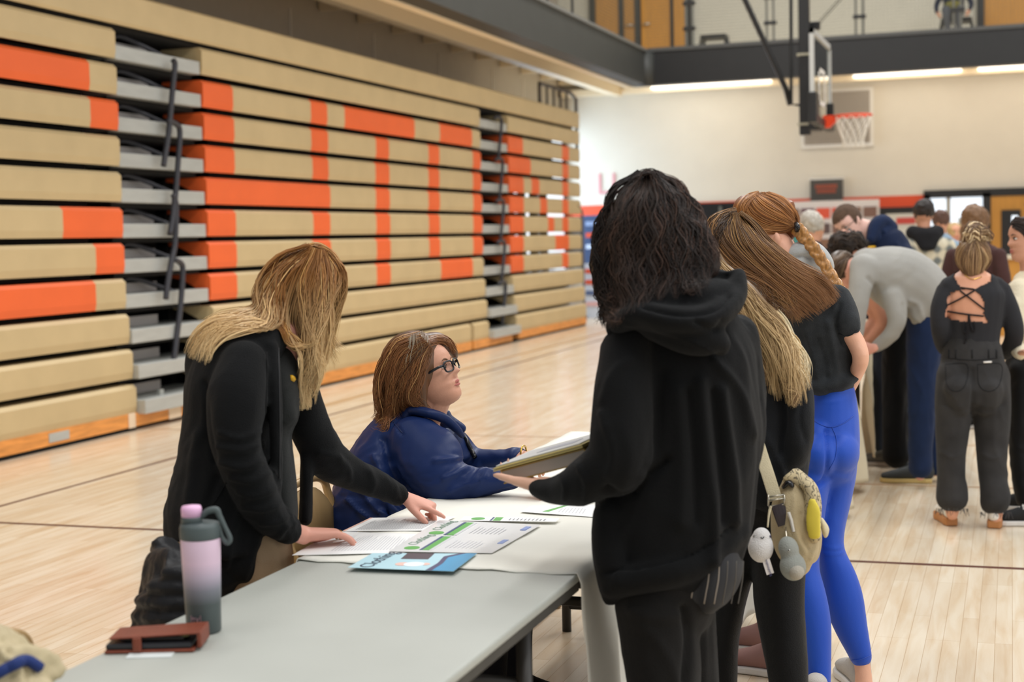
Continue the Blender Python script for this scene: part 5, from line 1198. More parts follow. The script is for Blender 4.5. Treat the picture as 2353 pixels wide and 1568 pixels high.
# ============ student with long wavy blond hair and shoulder bag
P4 = person('person with long wavy dark blonde hair, faded black sweatshirt and a beige shoulder bag', W(1770, 1780, 4.2)*np.array([1, 1, 0]))
T4 = [(1770, 1120, 4.2, 78, .14), (1768, 1040, 4.2, 92, .15), (1762, 950, 4.2, 98, .155), (1750, 868, 4.2, 98, .155), (1722, 790, 4.19, 84, .15), (1682, 722, 4.18, 62, .12), (1645, 670, 4.16, 42, .09)]
S4 = [(1790, 790, 4.12, 44, .07), (1818, 870, 4.10, 42, .07), (1832, 950, 4.08, 38, .065), (1828, 1030, 4.09, 34, .06), (1795, 1075, 4.14, 30, .055), (1740, 1085, 4.25, 26, .05)]
b = Blob()
Mh4 = orient(W(1562, 572, 4.2), -R3[:, 0]*.75-R3[:, 1]*.55-R3[:, 2]*.35, R3[:, 1]*.83-R3[:, 0]*.55)
add_head(b, Mh4, .97); b.px([(1580, 610, 4.18, 42, .055), (1640, 660, 4.16, 46, .06), (1690, 720, 4.18, 60, .07)])
b.px(shr(T4, .75)); b.px(shr(S4, .6)); b.w([W(1740, 1085, 4.25), W(1700, 1085, 4.32)], [.024, .024], [.02, .02]); add_hand(b, W(1700, 1085, 4.32), (-1, .5, 0), (0, 0, 1), (0, 1, 0), L=.16)
LA = [(1800, 1120, 4.22, 60, .09), (1792, 1250, 4.2, 62, .095), (1790, 1380, 4.17, 58, .085), (1802, 1480, 4.14, 52, .075), (1812, 1568, 4.12, 46, .065), (1818, 1760, 4.1, 34, .055)]
LB = [(1725, 1120, 4.28, 52, .08), (1700, 1250, 4.28, 50, .08), (1675, 1380, 4.28, 40, .07), (1655, 1470, 4.28, 44, .07), (1648, 1568, 4.28, 46, .07), (1660, 1690, 4.28, 34, .055)]
b.px(shr(LA, .7)); b.px(shr(LB, .7))
part('body', b, M_skin, P4, .007, 3); face_parts(Mh4, P4, .97)
b = Blob(); b.px([(1770, 1060, 4.21, 80, .12), (1765, 1140, 4.22, 86, .12)]); b.px(LA); b.px(LB)
part('trousers', b, cloth('black_stretch', '0A0A0B', var=.05, rough=.6), P4, .009, 6, dict(amp=.001))
for x, y, t_ in ((1815, 1790, 4.1), (1660, 1770, 4.24)): g = WZ(x, y, 0); shoe('shoe', (g[0], g[1]), (-.6, .8), M_bknit, mat('dark_rubber', '2B2B2B', .7), P4)
b = Blob(); b.px(T4); b.px(S4)
sw = part('sweatshirt', b, cloth('faded_black_cotton', '1A1C1F', var=.2), P4, .008, 6, dict(amp=.0035, scale=(9, 9, 5), seed=31, creases=[([(1790, 880), (1800, 960), (1792, 1040)], 8, -.012), ([(1730, 900), (1745, 980), (1760, 1060)], 10, .010), ([(1760, 1000), (1790, 1060), (1800, 1090)], 8, .008), ([(1700, 900), (1712, 1000), (1720, 1080)], 8, .008), ([(1850, 900), (1838, 960), (1850, 1010)], 6, -.006)]))
b = Blob(); b.px([(1650, 640, 4.12, 40, .06), (1700, 690, 4.08, 46, .05), (1760, 760, 4.07, 40, .04), (1800, 830, 4.05, 34, .035), (1822, 890, 4.05, 18, .02)])
b.epx(1566, 566, 4.2, 76, 90, .122, 20); b.epx(1585, 600, 4.2, 66, 66, .115, 0); b.px([(1600, 600, 4.12, 60, .08), (1640, 640, 4.1, 44, .06), (1690, 700, 4.06, 34, .04)])
hb = b.mesh(.008, 6); bvh = bvh_of([hb, sw])
C4 = ['8A6B48', 'A98A60', 'BFA074', '6F5438', '9A7C54', 'CDB488']
G4 = [dict(n=1000, ncl=30, conv=.5, ph=.1, sp=.4, jk=.3, w=.95, wave=(8, 1.6), jit=9, tipcol='C9AC7E', g=[[(1630, 600), (1690, 690), (1740, 780), (1760, 850), (1765, 900)], [(1640, 600), (1710, 690), (1770, 790), (1790, 870), (1800, 920)], [(1650, 600), (1730, 690), (1800, 790), (1825, 870), (1835, 935)], [(1655, 605), (1750, 690), (1825, 780), (1845, 850), (1852, 900)]]),
      dict(n=130, w=1.2, wave=(6, 1.8), jit=12, cols=['DCC9A2', 'C9AC7E', 'E3D3B0'], g=[[(1780, 720), (1825, 780), (1848, 840), (1855, 880)], [(1770, 720), (1810, 780), (1838, 850), (1845, 900)]]),
      dict(n=90, w=1.1, wave=(9, 1.8), jit=12, g=[[(1640, 610), (1690, 700), (1740, 830), (1755, 900)], [(1640, 610), (1700, 700), (1730, 800), (1745, 860)]]),
      dict(n=100, w=1.1, wave=(8, 2.), jit=10, g=[[(1790, 860), (1810, 900), (1822, 940)], [(1800, 860), (1830, 900), (1845, 925)]])]
hair('hair', hb, G4, 0, M_hair, P4, C4, '6B5236', bvh, seg=18, off=.004, lift=.25)
# ---- bag
M_can = cloth('beige_canvas', 'B9A885', var=.12, vscale=18, rough=.7); M_can2 = cloth('pale_canvas', 'CFC3A3', rough=.7)
bagc = W(1830, 1200, 4.0); bg_ = thing('shoulder_bag', 'beige canvas shoulder bag with patterned flap and yellow patch, hanging at the hip', 'bag', bagc)
b = Blob(); b.px([(1822, 1112, 4.0, 26, .05), (1822, 1150, 3.99, 46, .065), (1826, 1210, 3.98, 54, .07), (1832, 1265, 3.98, 50, .065), (1835, 1296, 3.99, 30, .05)])
b.px([(1862, 1180, 4.02, 20, .05), (1868, 1240, 4.02, 22, .05), (1862, 1280, 4.02, 18, .05)])
bgm = part('body', b, M_can, bg_, .006, 8, dict(amp=.0015, scale=(9, 9, 9), seed=3, creases=[([(1825, 1140), (1828, 1220), (1850, 1270)], 4, .004), ([(1840, 1180), (1842, 1230), (1858, 1262)], 3, -.005), ([(1872, 1170), (1880, 1230), (1862, 1285)], 3, .004)]))
b = Blob(); b.px([(1806, 1106, 3.955, 9, .025), (1822, 1100, 3.955, 10, .028), (1842, 1103, 3.955, 12, .032), (1860, 1120, 3.95, 17, .036), (1867, 1155, 3.94, 21, .038), (1866, 1195, 3.935, 21, .035), (1872, 1236, 3.93, 15, .03)])
m_fl = bpy.data.materials.new('patterned_canvas'); m_fl.use_nodes = True; N = m_fl.node_tree.nodes; L = m_fl.node_tree.links
vo = N.new('ShaderNodeTexWave'); vo.inputs['Scale'].default_value = 22; vo.inputs['Distortion'].default_value = 14; vo.inputs['Detail'].default_value = 2; vo.inputs['Detail Scale'].default_value = 2
tc = N.new('ShaderNodeTexCoord'); L.new(tc.outputs['Object'], vo.inputs['Vector']); cr = N.new('ShaderNodeValToRGB'); cr.color_ramp.elements[0].position = .08; cr.color_ramp.elements[0].color = (*lin('6E6450'), 1); cr.color_ramp.elements[1].position = .22; cr.color_ramp.elements[1].color = (*lin('BCAC88'), 1)
L.new(vo.outputs[0], cr.inputs[0]); L.new(cr.outputs[0], N['Principled BSDF'].inputs['Base Color']); N['Principled BSDF'].inputs['Roughness'].default_value = .75
fl = part('flap', b, m_fl, bg_, .0055, 4)
b = Blob(); b.px([(1866, 1152, 3.898, 9, .008), (1869, 1175, 3.892, 16, .008), (1869, 1205, 3.89, 17, .008), (1872, 1234, 3.892, 14, .008)])
pt = part('patch', b, mat('yellow_patch', 'D9C545', .7), fl, .004, 2)
b = Blob(); b.px([(1888, 1195, 3.97, 5, .02), (1896, 1215, 3.96, 9, .022), (1898, 1228, 3.965, 6, .02)]); part('tab', b, M_can2, bg_, .004, 3)
b = Blob(); b.px([(1800, 1120, 3.95, 5, .01), (1812, 1108, 3.94, 6, .01), (1822, 1118, 3.94, 5, .01)]); part('opening', b, M_black, bg_, .004, 2)
sp_ = [W(1733, 990, 3.98), W(1748, 1040, 3.97), W(1766, 1095, 3.95), W(1783, 1150, 3.94)]
bb = Blob(); sdv = R3[:, 0]; bb.ring_tube(np.array(smooth_path(sp_, 4)), [.0175]*13, [.002]*13, sdv, 12, False); bb.mb.build('strap', M_can2, bg_, bevel=0)
c = W(1784, 1152, 3.93)
for dz in (-.012, .004, .014):
    MB().tube([c+R3[:, 0]*a_*.021+R3[:, 1]*(dz+a_*.003) for a_ in (-1, 1)], .0028, 8).build('buckle_bar', mat('nickel', 'B5AFA0', .3, metal=.9), bg_, smooth=True)
for s_ in (-1, 1): MB().tube([c+R3[:, 0]*s_*.021+R3[:, 1]*(-.013), c+R3[:, 0]*s_*.021+R3[:, 1]*.017], .0028, 8).build('buckle_bar', mat('nickel', 'B5AFA0', .3, metal=.9), bg_, smooth=True)
bb = Blob(); bb.ring_tube(np.array([W(1787, 1160, 3.93), W(1795, 1185, 3.925), W(1802, 1207, 3.925)]), [.019, .0185, .017], [.003]*3, sdv, 12, False); bb.mb.build('strap_end', mat('dark_leather', '2E2426', .4), bg_, bevel=0)
# ---- plush charms (plain generic ones)
ch = thing('plush_charm', 'white egg-shaped plush charm with a fabric tag, clipped to the bag strap', 'charm', W(1747, 1250, 3.9), 'plush charms on the bag')
b = Blob(); b.epx(1748, 1258, 3.9, 30, 36, .033, 0); b.epx(1750, 1236, 3.9, 22, 24, .026, 0)
eg = part('body', b, cloth('white_plush', 'E0DDDA', bump=.5, rough=.95), ch, .004, 4); be = bvh_of([eg])
seam('mark', be, [(1748, 1235), (1752, 1238), (1756, 1234)], .0012, M_black, eg, sub=3)
seam('eye', be, [(1733, 1232), (1734, 1233)], .0045, mat('plush_grey', '8E8C8A', .8), eg, sub=2); seam('eye', be, [(1769, 1231), (1770, 1236)], .003, mat('plush_plum', '4B4458', .8), eg, sub=2)
MB().tube([W(1764, 1212, 3.9), W(1766, 1190, 3.91), W(1769, 1172, 3.92), W(1772, 1164, 3.92)], [.0025, .0028, .004, .003], 8, 4).build('clip', M_can2, ch, smooth=True)
t_ = MB().obox(W(1765, 1303, 3.885), R3[:, 0]*.0095+R3[:, 1]*.003, -R3[:, 1]*.019+R3[:, 0]*.006, R3[:, 2]*.0006).build('fabric_tag', mat('tag_white', 'E9E4E0', .7), ch)
text_mesh('tag_text', 'Squishmallows', .009, basis(W(1765, 1303, 3.882), R3[:, 1]*.95-R3[:, 0]*.3, -R3[:, 0]*.95-R3[:, 1]*.3, R3[:, 2]), mat('tag_ink', '4A4A7A', .6), t_, .0003)
ch = thing('plush_charm', 'plain grey pear-shaped plush charm with a pale lower side, hanging under the bag strap', 'charm', W(1815, 1290, 3.88), 'plush charms on the bag')
b = Blob(); b.epx(1812, 1262, 3.885, 24, 30, .03, 15); b.epx(1822, 1302, 3.88, 31, 34, .034, 15)
pass
gp = part('body', b, cloth('grey_plush', '9C9F98', bump=.5, rough=.95), ch, .004, 4)
b = Blob(); b.epx(1829, 1314, 3.865, 20, 20, .027, 10); part('belly', b, cloth('pale_plush', 'B5AFA2', bump=.5, rough=.95), gp, .004, 3)
bg2 = bvh_of([gp]); e_ = seam('eye', bg2, [(1812, 1265), (1813, 1266)], .004, M_eyew, gp, sub=2); seam('pupil', bg2, [(1812, 1265), (1813, 1266)], .002, M_black, e_, .004, sub=2)
MB().tube([W(1808, 1240, 3.885), W(1806, 1222, 3.9), W(1806, 1212, 3.92)], .002, 6).build('chain', mat('nickel', 'B5AFA0', .3, metal=.9), ch)
MB().tube([W(1812, 1178, 3.91), W(1818, 1195, 3.91), W(1824, 1222, 3.91)], .0045, 6).build('ribbon', mat('ribbon_white', 'D8D5CE', .7), ch)

# ============ student in blue leggings
P5 = person('person with long straight brown hair, washed black cropped t-shirt and bright blue leggings', W(1910, 1610, 4.95)*np.array([1, 1, 0]))
T5 = [(1905, 872, 4.95, 62, .12), (1895, 822, 4.95, 78, .125), (1884, 768, 4.94, 88, .13), (1862, 722, 4.92, 84, .13), (1822, 688, 4.9, 66, .12), (1775, 660, 4.88, 44, .09)]
SLV = [(1915, 690, 4.86, 42, .065), (1938, 725, 4.84, 34, .06), (1950, 752, 4.84, 29, .055)]
b = Blob()
Mh5 = orient(W(1685, 575, 4.78), -R3[:, 0]*.62-R3[:, 1]*.72-R3[:, 2]*.3, R3[:, 1]*.65-R3[:, 0]*.7)
add_head(b, Mh5, .97); b.px([(1710, 610, 4.8, 36, .05), (1760, 640, 4.86, 40, .06), (1820, 680, 4.9, 60, .07)])
b.px(shr(T5, .75)); b.px([(1905, 860, 4.95, 44, .08), (1908, 960, 4.96, 42, .08), (1905, 1020, 4.96, 38, .07)])
b.px([(1920, 700, 4.86, 26, .045), (1948, 758, 4.84, 22, .04), (1968, 790, 4.83, 21, .038), (1978, 826, 4.82, 19, .038), (1965, 862, 4.9, 17, .034), (1944, 900, 5.04, 16, .03), (1915, 930, 5.12, 12, .025)]); add_hand(b, W(1915, 930, 5.12), (-1, .1, -.1), (0, 1, 0), (0, 0, 1), L=.16)
R5 = [(1922, 1000, 4.96, 44, .1), (1926, 1070, 4.96, 43, .105), (1916, 1140, 4.96, 41, .095), (1906, 1215, 4.95, 35, .08), (1908, 1268, 4.94, 33, .07), (1926, 1330, 4.94, 43, .07), (1938, 1380, 4.94, 46, .07), (1955, 1440, 4.94, 38, .06), (1972, 1490, 4.94, 29, .05), (1979, 1512, 4.94, 25, .045)]
L5 = [(1880, 1000, 4.9, 42, .1), (1868, 1080, 4.88, 44, .1), (1856, 1160, 4.85, 42, .095), (1848, 1250, 4.82, 38, .08), (1846, 1310, 4.8, 37, .075), (1856, 1370, 4.78, 42, .075), (1868, 1430, 4.77, 41, .07), (1877, 1500, 4.76, 33, .06), (1881, 1568, 4.75, 28, .05), (1883, 1610, 4.75, 24, .045)]
b.px(shr(R5, .75)+[(1984, 1560, 4.94, 20, .036), (1985, 1585, 4.94, 22, .04)]); b.px(shr(L5, .75)+[(1885, 1650, 4.75, 19, .035)])
part('body', b, SK('arm', 'DDA98D'), P5, .006, 3); face_parts(Mh5, P5, .97)
b = Blob(); b.px([(1908, 885, 4.95, 52, .1), (1910, 925, 4.95, 58, .115), (1910, 970, 4.95, 63, .13), (1908, 1030, 4.94, 66, .14), (1904, 1075, 4.93, 62, .13)])
b.epx(1885, 1045, 4.84, 48, 52, .105, 0); b.epx(1932, 1040, 4.87, 44, 52, .105, 0)
b.px(R5); b.px(L5)
lg5 = part('leggings', b, mat('blue_spandex', '1B49B0', .55, bump=.08, bscale=400, sheen=.1, spec=.3), P5, .007, 7, dict(amp=.0006, seed=4, creases=[([(1898, 990), (1903, 1050), (1896, 1100), (1880, 1115)], 5, -.012), ([(1860, 920), (1910, 925), (1960, 915)], 3, .0015), ([(1890, 1255), (1915, 1262), (1938, 1258)], 3, .003), ([(1888, 1270), (1915, 1276), (1940, 1270)], 3, .003), ([(1850, 1105), (1880, 1112), (1905, 1098)], 5, -.006)]))
bl5 = bvh_of([lg5]); M_bs = mat('blue_seam', '1A45A6', .55)
seam('waist_seam', bl5, [(1860, 960), (1885, 976), (1912, 982), (1940, 972), (1962, 955)], .0016, M_bs, lg5)
seam('back_seam', bl5, [(1912, 982), (1922, 1010), (1920, 1050), (1905, 1080)], .0014, M_bs, lg5)
seam('hem', bl5, [(1955, 1518), (1978, 1516), (2002, 1506)], .0016, M_bs, lg5)
b = Blob(); b.px(T5); b.px(SLV); b.px([(1850, 880, 4.93, 18, .05), (1880, 890, 4.88, 20, .05), (1930, 878, 4.87, 22, .05), (1956, 868, 4.9, 12, .05)])
ts5 = part('t_shirt', b, cloth('washed_black', '2E3134', var=.35, vscale=22), P5, .0075, 5, dict(amp=.003, scale=(11, 11, 7), seed=41, creases=[([(1850, 760), (1870, 820), (1880, 870)], 7, .008), ([(1900, 740), (1915, 800), (1925, 860)], 7, .008), ([(1930, 700), (1920, 740), (1935, 790)], 5, -.010), ([(1880, 780), (1895, 830), (1900, 870)], 5, -.006), ([(1820, 800), (1850, 850), (1860, 880)], 5, .006)]))
bts = bvh_of([ts5]); seam('sleeve_hem', bts, [(1928, 768), (1950, 772), (1976, 756)], .0022, cloth('washed_black2', '2A2C2E'), ts5)
b = Blob(); b.epx(1685, 563, 4.77, 62, 78, .105, 30); b.epx(1700, 600, 4.78, 62, 56, .1, 0)
b.px([(1690, 565, 4.75, 58, .09), (1750, 605, 4.74, 54, .08), (1815, 645, 4.75, 50, .06), (1865, 675, 4.78, 38, .04), (1890, 700, 4.79, 20, .02)])
b.px([(1650, 570, 4.78, 34, .07), (1655, 610, 4.78, 26, .06)])
b.px([(1770, 640, 4.74, 46, .06), (1812, 688, 4.76, 26, .045), (1830, 706, 4.79, 12, .02)])
hb = b.mesh(.008, 6); bvh = bvh_of([hb, ts5])
C5 = ['5A4330', '6E5038', '8A653F', '463426', 'A07A4C', '7B5A3C']
G5 = [dict(n=2300, ncl=90, lmin=.74, conv=.2, w=.85, wave=(3, 1.0), jit=8, clump=.3, tipcol='8E6440', g=[[(1692, 486), (1640, 500), (1625, 540), (1660, 610), (1730, 640), (1790, 680), (1830, 735)], [(1694, 486), (1660, 500), (1660, 550), (1720, 610), (1790, 660), (1850, 725)], [(1692, 489), (1690, 520), (1705, 570), (1770, 635), (1840, 695), (1878, 726)], [(1694, 490), (1712, 525), (1740, 570), (1805, 625), (1870, 675), (1900, 712)], [(1696, 491), (1725, 520), (1755, 560), (1820, 612), (1890, 655), (1922, 695)], [(1698, 492), (1735, 520), (1768, 558), (1830, 602), (1895, 636), (1932, 674)]]),
      dict(n=260, ncl=24, w=.85, wave=(7, 1.2), jit=12, cols=['6E5038', 'A07A4C', '8A653F'], g=[[(1740, 630), (1770, 670), (1800, 720)], [(1780, 640), (1820, 700), (1850, 740)], [(1730, 640), (1790, 700), (1835, 730)]]),
      dict(n=300, w=.85, wave=(3, 1), jit=6, cols=['3F2F24', '4A382A'], g=[[(1690, 488), (1645, 505), (1622, 545), (1640, 600)], [(1692, 488), (1665, 520), (1650, 570), (1665, 620)]])]
hair('hair', hb, G5, 0, M_hair, P5, C5, '4E3A2A', bvh, seg=20, off=.004, lift=.1)
g = WZ(1985, 1592, 0); shoe('shoe', (g[0], g[1]-.03), (-.35, .95), cloth('pale_grey_knit', 'B5AFA8', rough=.7), mat('sole_white', 'D8D4CE', .6), P5, laces=mat('lace_grey', 'C9C4BC', .8))
g = WZ(1886, 1660, 0); shoe('shoe', (g[0], g[1]-.03), (-.35, .95), cloth('pale_grey_knit', 'B5AFA8', rough=.7), mat('sole_white', 'D8D4CE', .6), P5, laces=mat('lace_grey', 'C9C4BC', .8))

# ============ red-haired student with a braid
P6 = person('person with red-gold hair in a braided ponytail, grey hood collar and a drop earring', W(1800, 1500, 5.5)*np.array([1, 1, 0]))
b = Blob()
Mh6 = orient(W(1770, 540, 5.45), -R3[:, 0]*.78-R3[:, 1]*.58-R3[:, 2]*(-.12), R3[:, 1]*.78-R3[:, 0]*.55)
add_head(b, Mh6, .95)
b.px([(1780, 548, 5.42, 34, .06), (1800, 575, 5.40, 28, .055), (1812, 604, 5.42, 34, .06)]); b.epx(1786, 547, 5.345, 8, 14, .012, 12); b.px([(1785, 560, 5.46, 36, .052), (1805, 600, 5.48, 40, .06), (1830, 650, 5.5, 60, .07)])
b.px([(1850, 900, 5.55, 60, .09), (1845, 780, 5.53, 70, .1), (1835, 690, 5.5, 70, .09), (1825, 640, 5.5, 50, .08)])
for x in (1830, 1875): b.px([(x, 880, 5.55, 36, .07), (x-5, 1100, 5.55, 30, .06), (x-8, 1300, 5.55, 24, .05), (x-10, 1480, 5.55, 18, .04)])
part('body', b, SK('redhead', 'E0AA90'), P6, .006, 3); face_parts(Mh6, P6, .95)
b = Blob(); b.px([(1850, 905, 5.55, 70, .12), (1848, 800, 5.53, 84, .13), (1845, 720, 5.52, 88, .13), (1840, 660, 5.5, 76, .1), (1832, 620, 5.49, 52, .08)])
b.px([(1790, 690, 5.42, 30, .06), (1760, 760, 5.36, 28, .05), (1720, 800, 5.3, 22, .045)])
M_gh = cloth('light_grey_marl', 'B3B5B4', var=.12, vscale=30)
part('hoodie', b, M_gh, P6, .009, 5, dict(amp=.002))
b = Blob(); b.px([(1808, 598, 5.42, 14, .04), (1830, 580, 5.38, 20, .05), (1862, 572, 5.37, 20, .05), (1890, 590, 5.4, 16, .05), (1905, 610, 5.44, 10, .03)])
b.px([(1835, 600, 5.38, 30, .05), (1880, 612, 5.4, 24, .05)])
part('hood', b, M_gh, P6, .006, 4, dict(amp=.002, creases=[([(1820, 590), (1850, 590), (1875, 600)], 4, -.006)]))
b = Blob(); b.px([(1826, 530, 5.56, 8, .03), (1840, 555, 5.57, 14, .03), (1855, 572, 5.58, 12, .03)]); part('collar', b, mat('teal_cloth', '4FC3CF', .6), P6, .006, 3)  # teal scrap added for someone's shirt further back, not part of the hoodie
b = Blob()
for x in (1828, 1880): b.px([(x, 900, 5.55, 44, .09), (x-5, 1100, 5.55, 38, .08), (x-8, 1300, 5.55, 34, .07), (x-10, 1470, 5.55, 30, .07)])
part('trousers', b, cloth('dark_jeans', '2A2E38'), P6, .012, 5)
for x, y in ((1792, 1508), (1806, 1558)): g = WZ(x, y, 0); shoe('shoe', (g[0], g[1]), (-1, .25), mat('mauve_knit', '8E6A64', .8), mat('sole_white', 'D8D4CE', .6), P6)
b = Blob(); b.epx(1764, 508, 5.46, 68, 66, .105, 20); b.px([(1722, 482, 5.46, 38, .08), (1706, 508, 5.46, 24, .07)]); b.epx(1718, 484, 5.44, 36, 36, .115, 0); b.epx(1735, 478, 5.44, 38, 36, .115, 0)
b.px([(1790, 500, 5.42, 50, .07), (1815, 522, 5.41, 26, .045), (1828, 522, 5.41, 12, .03)])
b.px([(1812, 548, 5.42, 9, .03), (1828, 528, 5.41, 11, .03)])
hb = b.mesh(.007, 5); bvh = bvh_of([hb])
C6 = ['8F5D33', 'A8713F', 'C08A54', '7A4C28', 'B37C48', '96663C']
G6 = [dict(n=340, ncl=50, w=.8, wave=(1, .8), jit=3, g=[[(1742, 442), (1716, 450), (1698, 472), (1697, 505)], [(1746, 443), (1724, 460), (1710, 485), (1712, 515)]]), dict(n=1100, ncl=120, w=.8, wave=(1, .8), jit=2, clump=.2, g=[[(1705, 470), (1700, 500), (1712, 520), (1740, 535), (1790, 540), (1828, 524)], [(1712, 460), (1722, 490), (1760, 515), (1800, 522), (1828, 522)], [(1728, 450), (1750, 475), (1790, 498), (1815, 512), (1829, 520)], [(1748, 443), (1785, 460), (1815, 485), (1828, 505), (1831, 518)], [(1770, 442), (1805, 455), (1826, 480), (1836, 505), (1834, 518)]])]
hr6 = hair('hair', hb, G6, 0, M_hair, P6, C6, '7A4622', bvh, seg=16, off=.003)
MB().tube([W(1829, 514, 5.35), W(1832, 522, 5.33), W(1831, 532, 5.35)], [.008, .011, .008], 10, 4).build('hair_tie', M_black, hr6, smooth=True)
# the braid: three strands plaited
path = smooth_path([W(1831, 524, 5.37), W(1850, 548, 5.34), W(1872, 575, 5.32), W(1892, 605, 5.3), W(1915, 640, 5.25), W(1934, 668, 5.2)], 9)
n_ = len(path); V0 = []
me_b = []
Blb = Blob()
for k in range(3):
    pts = []
    for i, p in enumerate(path):
        a = i/n_*2*PI*2.6+k*2*PI/3; t_ = path[min(i+1, n_-1)]-path[max(i-1, 0)]; t_ /= np.linalg.norm(t_); v = p-CAM; v /= np.linalg.norm(v); s_ = np.cross(t_, v); s_ /= np.linalg.norm(s_)
        w_ = .015*(1-.3*i/n_); pts.append(p+s_*w_*math.sin(a)+v*w_*.6*math.sin(2*a))
    Blb.ring_tube(np.array(pts), [.0145*(1-.35*i/n_) for i in range(n_)], [.0125*(1-.35*i/n_) for i in range(n_)], R3[:, 0], 12)
mb_me = Blb.mesh(.0035, 2)
V = get_v(mb_me); at = mb_me.color_attributes.new('Col', 'FLOAT_COLOR', 'POINT'); nn_ = vnoise(V*np.array([220, 220, 90]), 4); c0 = np.array(lin('A3743F'))
C4_ = np.concatenate([np.clip(c0*(1+.45*nn_[:, None]), 0, 1), np.ones((len(V), 1))], 1); at.data.foreach_set('color', C4_.astype(np.float32).ravel())
finish('braid', mb_me, M_hair, hr6)
e0 = W(1786, 562, 5.35); MB().tube([e0, e0-R3[:, 1]*.012, e0-R3[:, 1]*.03], [.0015, .001, .003], 6).build('earring', mat('nickel', 'B5AFA0', .3, metal=.9), P6)
# mauve sneakers seen between the legs belong to her neighbour
# ------------------------------------------------------------------ people further away
RX, UP, TC = R3[:, 0], R3[:, 1], R3[:, 2]
def simple_hair(P, blob, cols, base, guides, voxel=.012, **k):
    hb = blob.mesh(voxel, 5); bvh = bvh_of([hb]); return hair('hair', hb, guides, 0, M_hair, P, cols, base, bvh, seg=10, off=.004, **k)
def garment(P, name, m, tubes, voxel=.013, sm=6, **k):
    b = Blob()
    for t in tubes: b.px(t)
    return part(name, b, m, P, voxel, sm, dict(amp=k.pop('amp', .004), scale=k.pop('scale', (8, 8, 6)), **k) if k.get('fold', True) else None)
# ---- student with lace-up back
P11 = person('person with a blonde bun, black lace-up back top and frayed black jeans', WZ(2235, 1226, 0))
t = 7.66
TOP = [(2234, 812, t, 60, .11), (2236, 770, t, 60, .11), (2236, 720, t, 68, .12), (2234, 680, t, 74, .12), (2234, 655, t, 62, .1)]
AL = [(2180, 672, t, 30, .06), (2162, 710, t-.02, 24, .055), (2160, 760, t-.02, 20, .048), (2172, 800, t+.12, 18, .04), (2195, 805, t+.25, 15, .035)]
AR = [(2292, 672, t, 32, .06), (2318, 715, t-.02, 25, .055), (2331, 765, t-.02, 22, .048), (2318, 803, t+.08, 20, .042), (2285, 815, t+.24, 16, .035)]
b = Blob(); Mh = orient(W(2235, 598, t), -TC*.95+RX*.02, UP); add_head(b, Mh, .97)
b.px([(2235, 600, t, 30, .06), (2235, 640, t, 27, .055), (2236, 668, t, 48, .07), (2235, 690, t, 66, .105)])
b.px([(n[0], n[1], n[2], n[3]*.95, n[4]*.95) for n in TOP]); b.px(shr(AL, .7)); b.px(shr(AR, .7))
LL = [(2196, 860, t, 44, .11), (2192, 930, t, 43, .1), (2188, 1010, t, 36, .08), (2186, 1090, t, 31, .07), (2188, 1120, t, 34, .07), (2188, 1148, t, 36, .075)]
LR = [(2274, 860, t, 44, .11), (2278, 930, t, 43, .1), (2280, 1010, t, 37, .08), (2282, 1090, t-.02, 32, .07), (2286, 1128, t-.04, 33, .07), (2287, 1156, t-.04, 34, .075)]
b.px(shr(LL, .6)+[(2188, 1185, t, 13, .03)]); b.px(shr(LR, .6)+[(2289, 1195, t-.04, 13, .03)])
h0 = W(2195, 805, t+.25); add_hand(b, h0, (.9, .3, 0), (0, -1, 0), (0, 0, 1), L=.16); h0 = W(2285, 815, t+.24); add_hand(b, h0, (-.9, .3, 0), (0, -1, 0), (0, 0, 1), L=.16)
part('body', b, SK('bun', 'D79C7E'), P11, .0075, 3); face_parts(Mh, P11, .97)
b = Blob(); b.px(TOP); b.px(AL); b.px(AR); b.px([(2180, 655, t, 22, .06), (2190, 668, t, 28, .07)]); b.px([(2290, 655, t, 22, .06), (2280, 668, t, 28, .07)])
me = b.mesh(.008, 5)
def inside(Q, poly):
    r = np.zeros(len(Q), bool); n = len(poly)
    for i in range(n):
        (x0, y0), (x1, y1) = poly[i], poly[(i+1) % n]
        c = ((y0 > Q[:, 1]) != (y1 > Q[:, 1])) & (Q[:, 0] < (x1-x0)*(Q[:, 1]-y0)/((y1-y0)+1e-9)+x0); r ^= c
    return r
def cut_open(me, polys):
    V = get_v(me); Nn = normals(me); Q = proj(V); vd = V-CAM; front = (Nn*vd).sum(1) < 0
    kill = np.zeros(len(V), bool)
    for p in polys: kill |= inside(Q[:, :2], p)
    kill &= front
    bm = bmesh.new(); bm.from_mesh(me); bm.verts.ensure_lookup_table()
    bmesh.ops.delete(bm, geom=[bm.verts[i] for i in np.nonzero(kill)[0]], context='VERTS'); bm.to_mesh(me); bm.free(); return me
bodyb = bvh_of([bpy.data.objects[[o.name for o in P11.children if o.name.startswith('body')][0]]])
cut_open(me, [[(2190, 600), (2196, 640), (2209, 661), (2237, 663), (2256, 655), (2276, 645), (2280, 600)],
              [(2207, 667), (2186, 675), (2177, 690), (2178, 708), (2171, 725), (2192, 735), (2230, 738), (2268, 740), (2258, 722), (2262, 700), (2252, 681), (2237, 667), (2222, 664)]])
top = finish('top', me, cloth('charcoal_rib', '2A2A2D', var=.06), P11)
bt_ = bvh_of([top]); both = bvh_of([top, bpy.data.objects[[o.name for o in P11.children if o.name.startswith('body')][0]]]); M_cord = cloth('cord', '1E1C1F')
for ln in ([(2207, 661), (2238, 665)], [(2206, 668), (2232, 688), (2262, 711)], [(2239, 668), (2210, 685), (2177, 702)], [(2177, 716), (2215, 722), (2260, 727)]):
    seam('lace', both, ln, .0045, M_cord, top, .006, 5, 5)
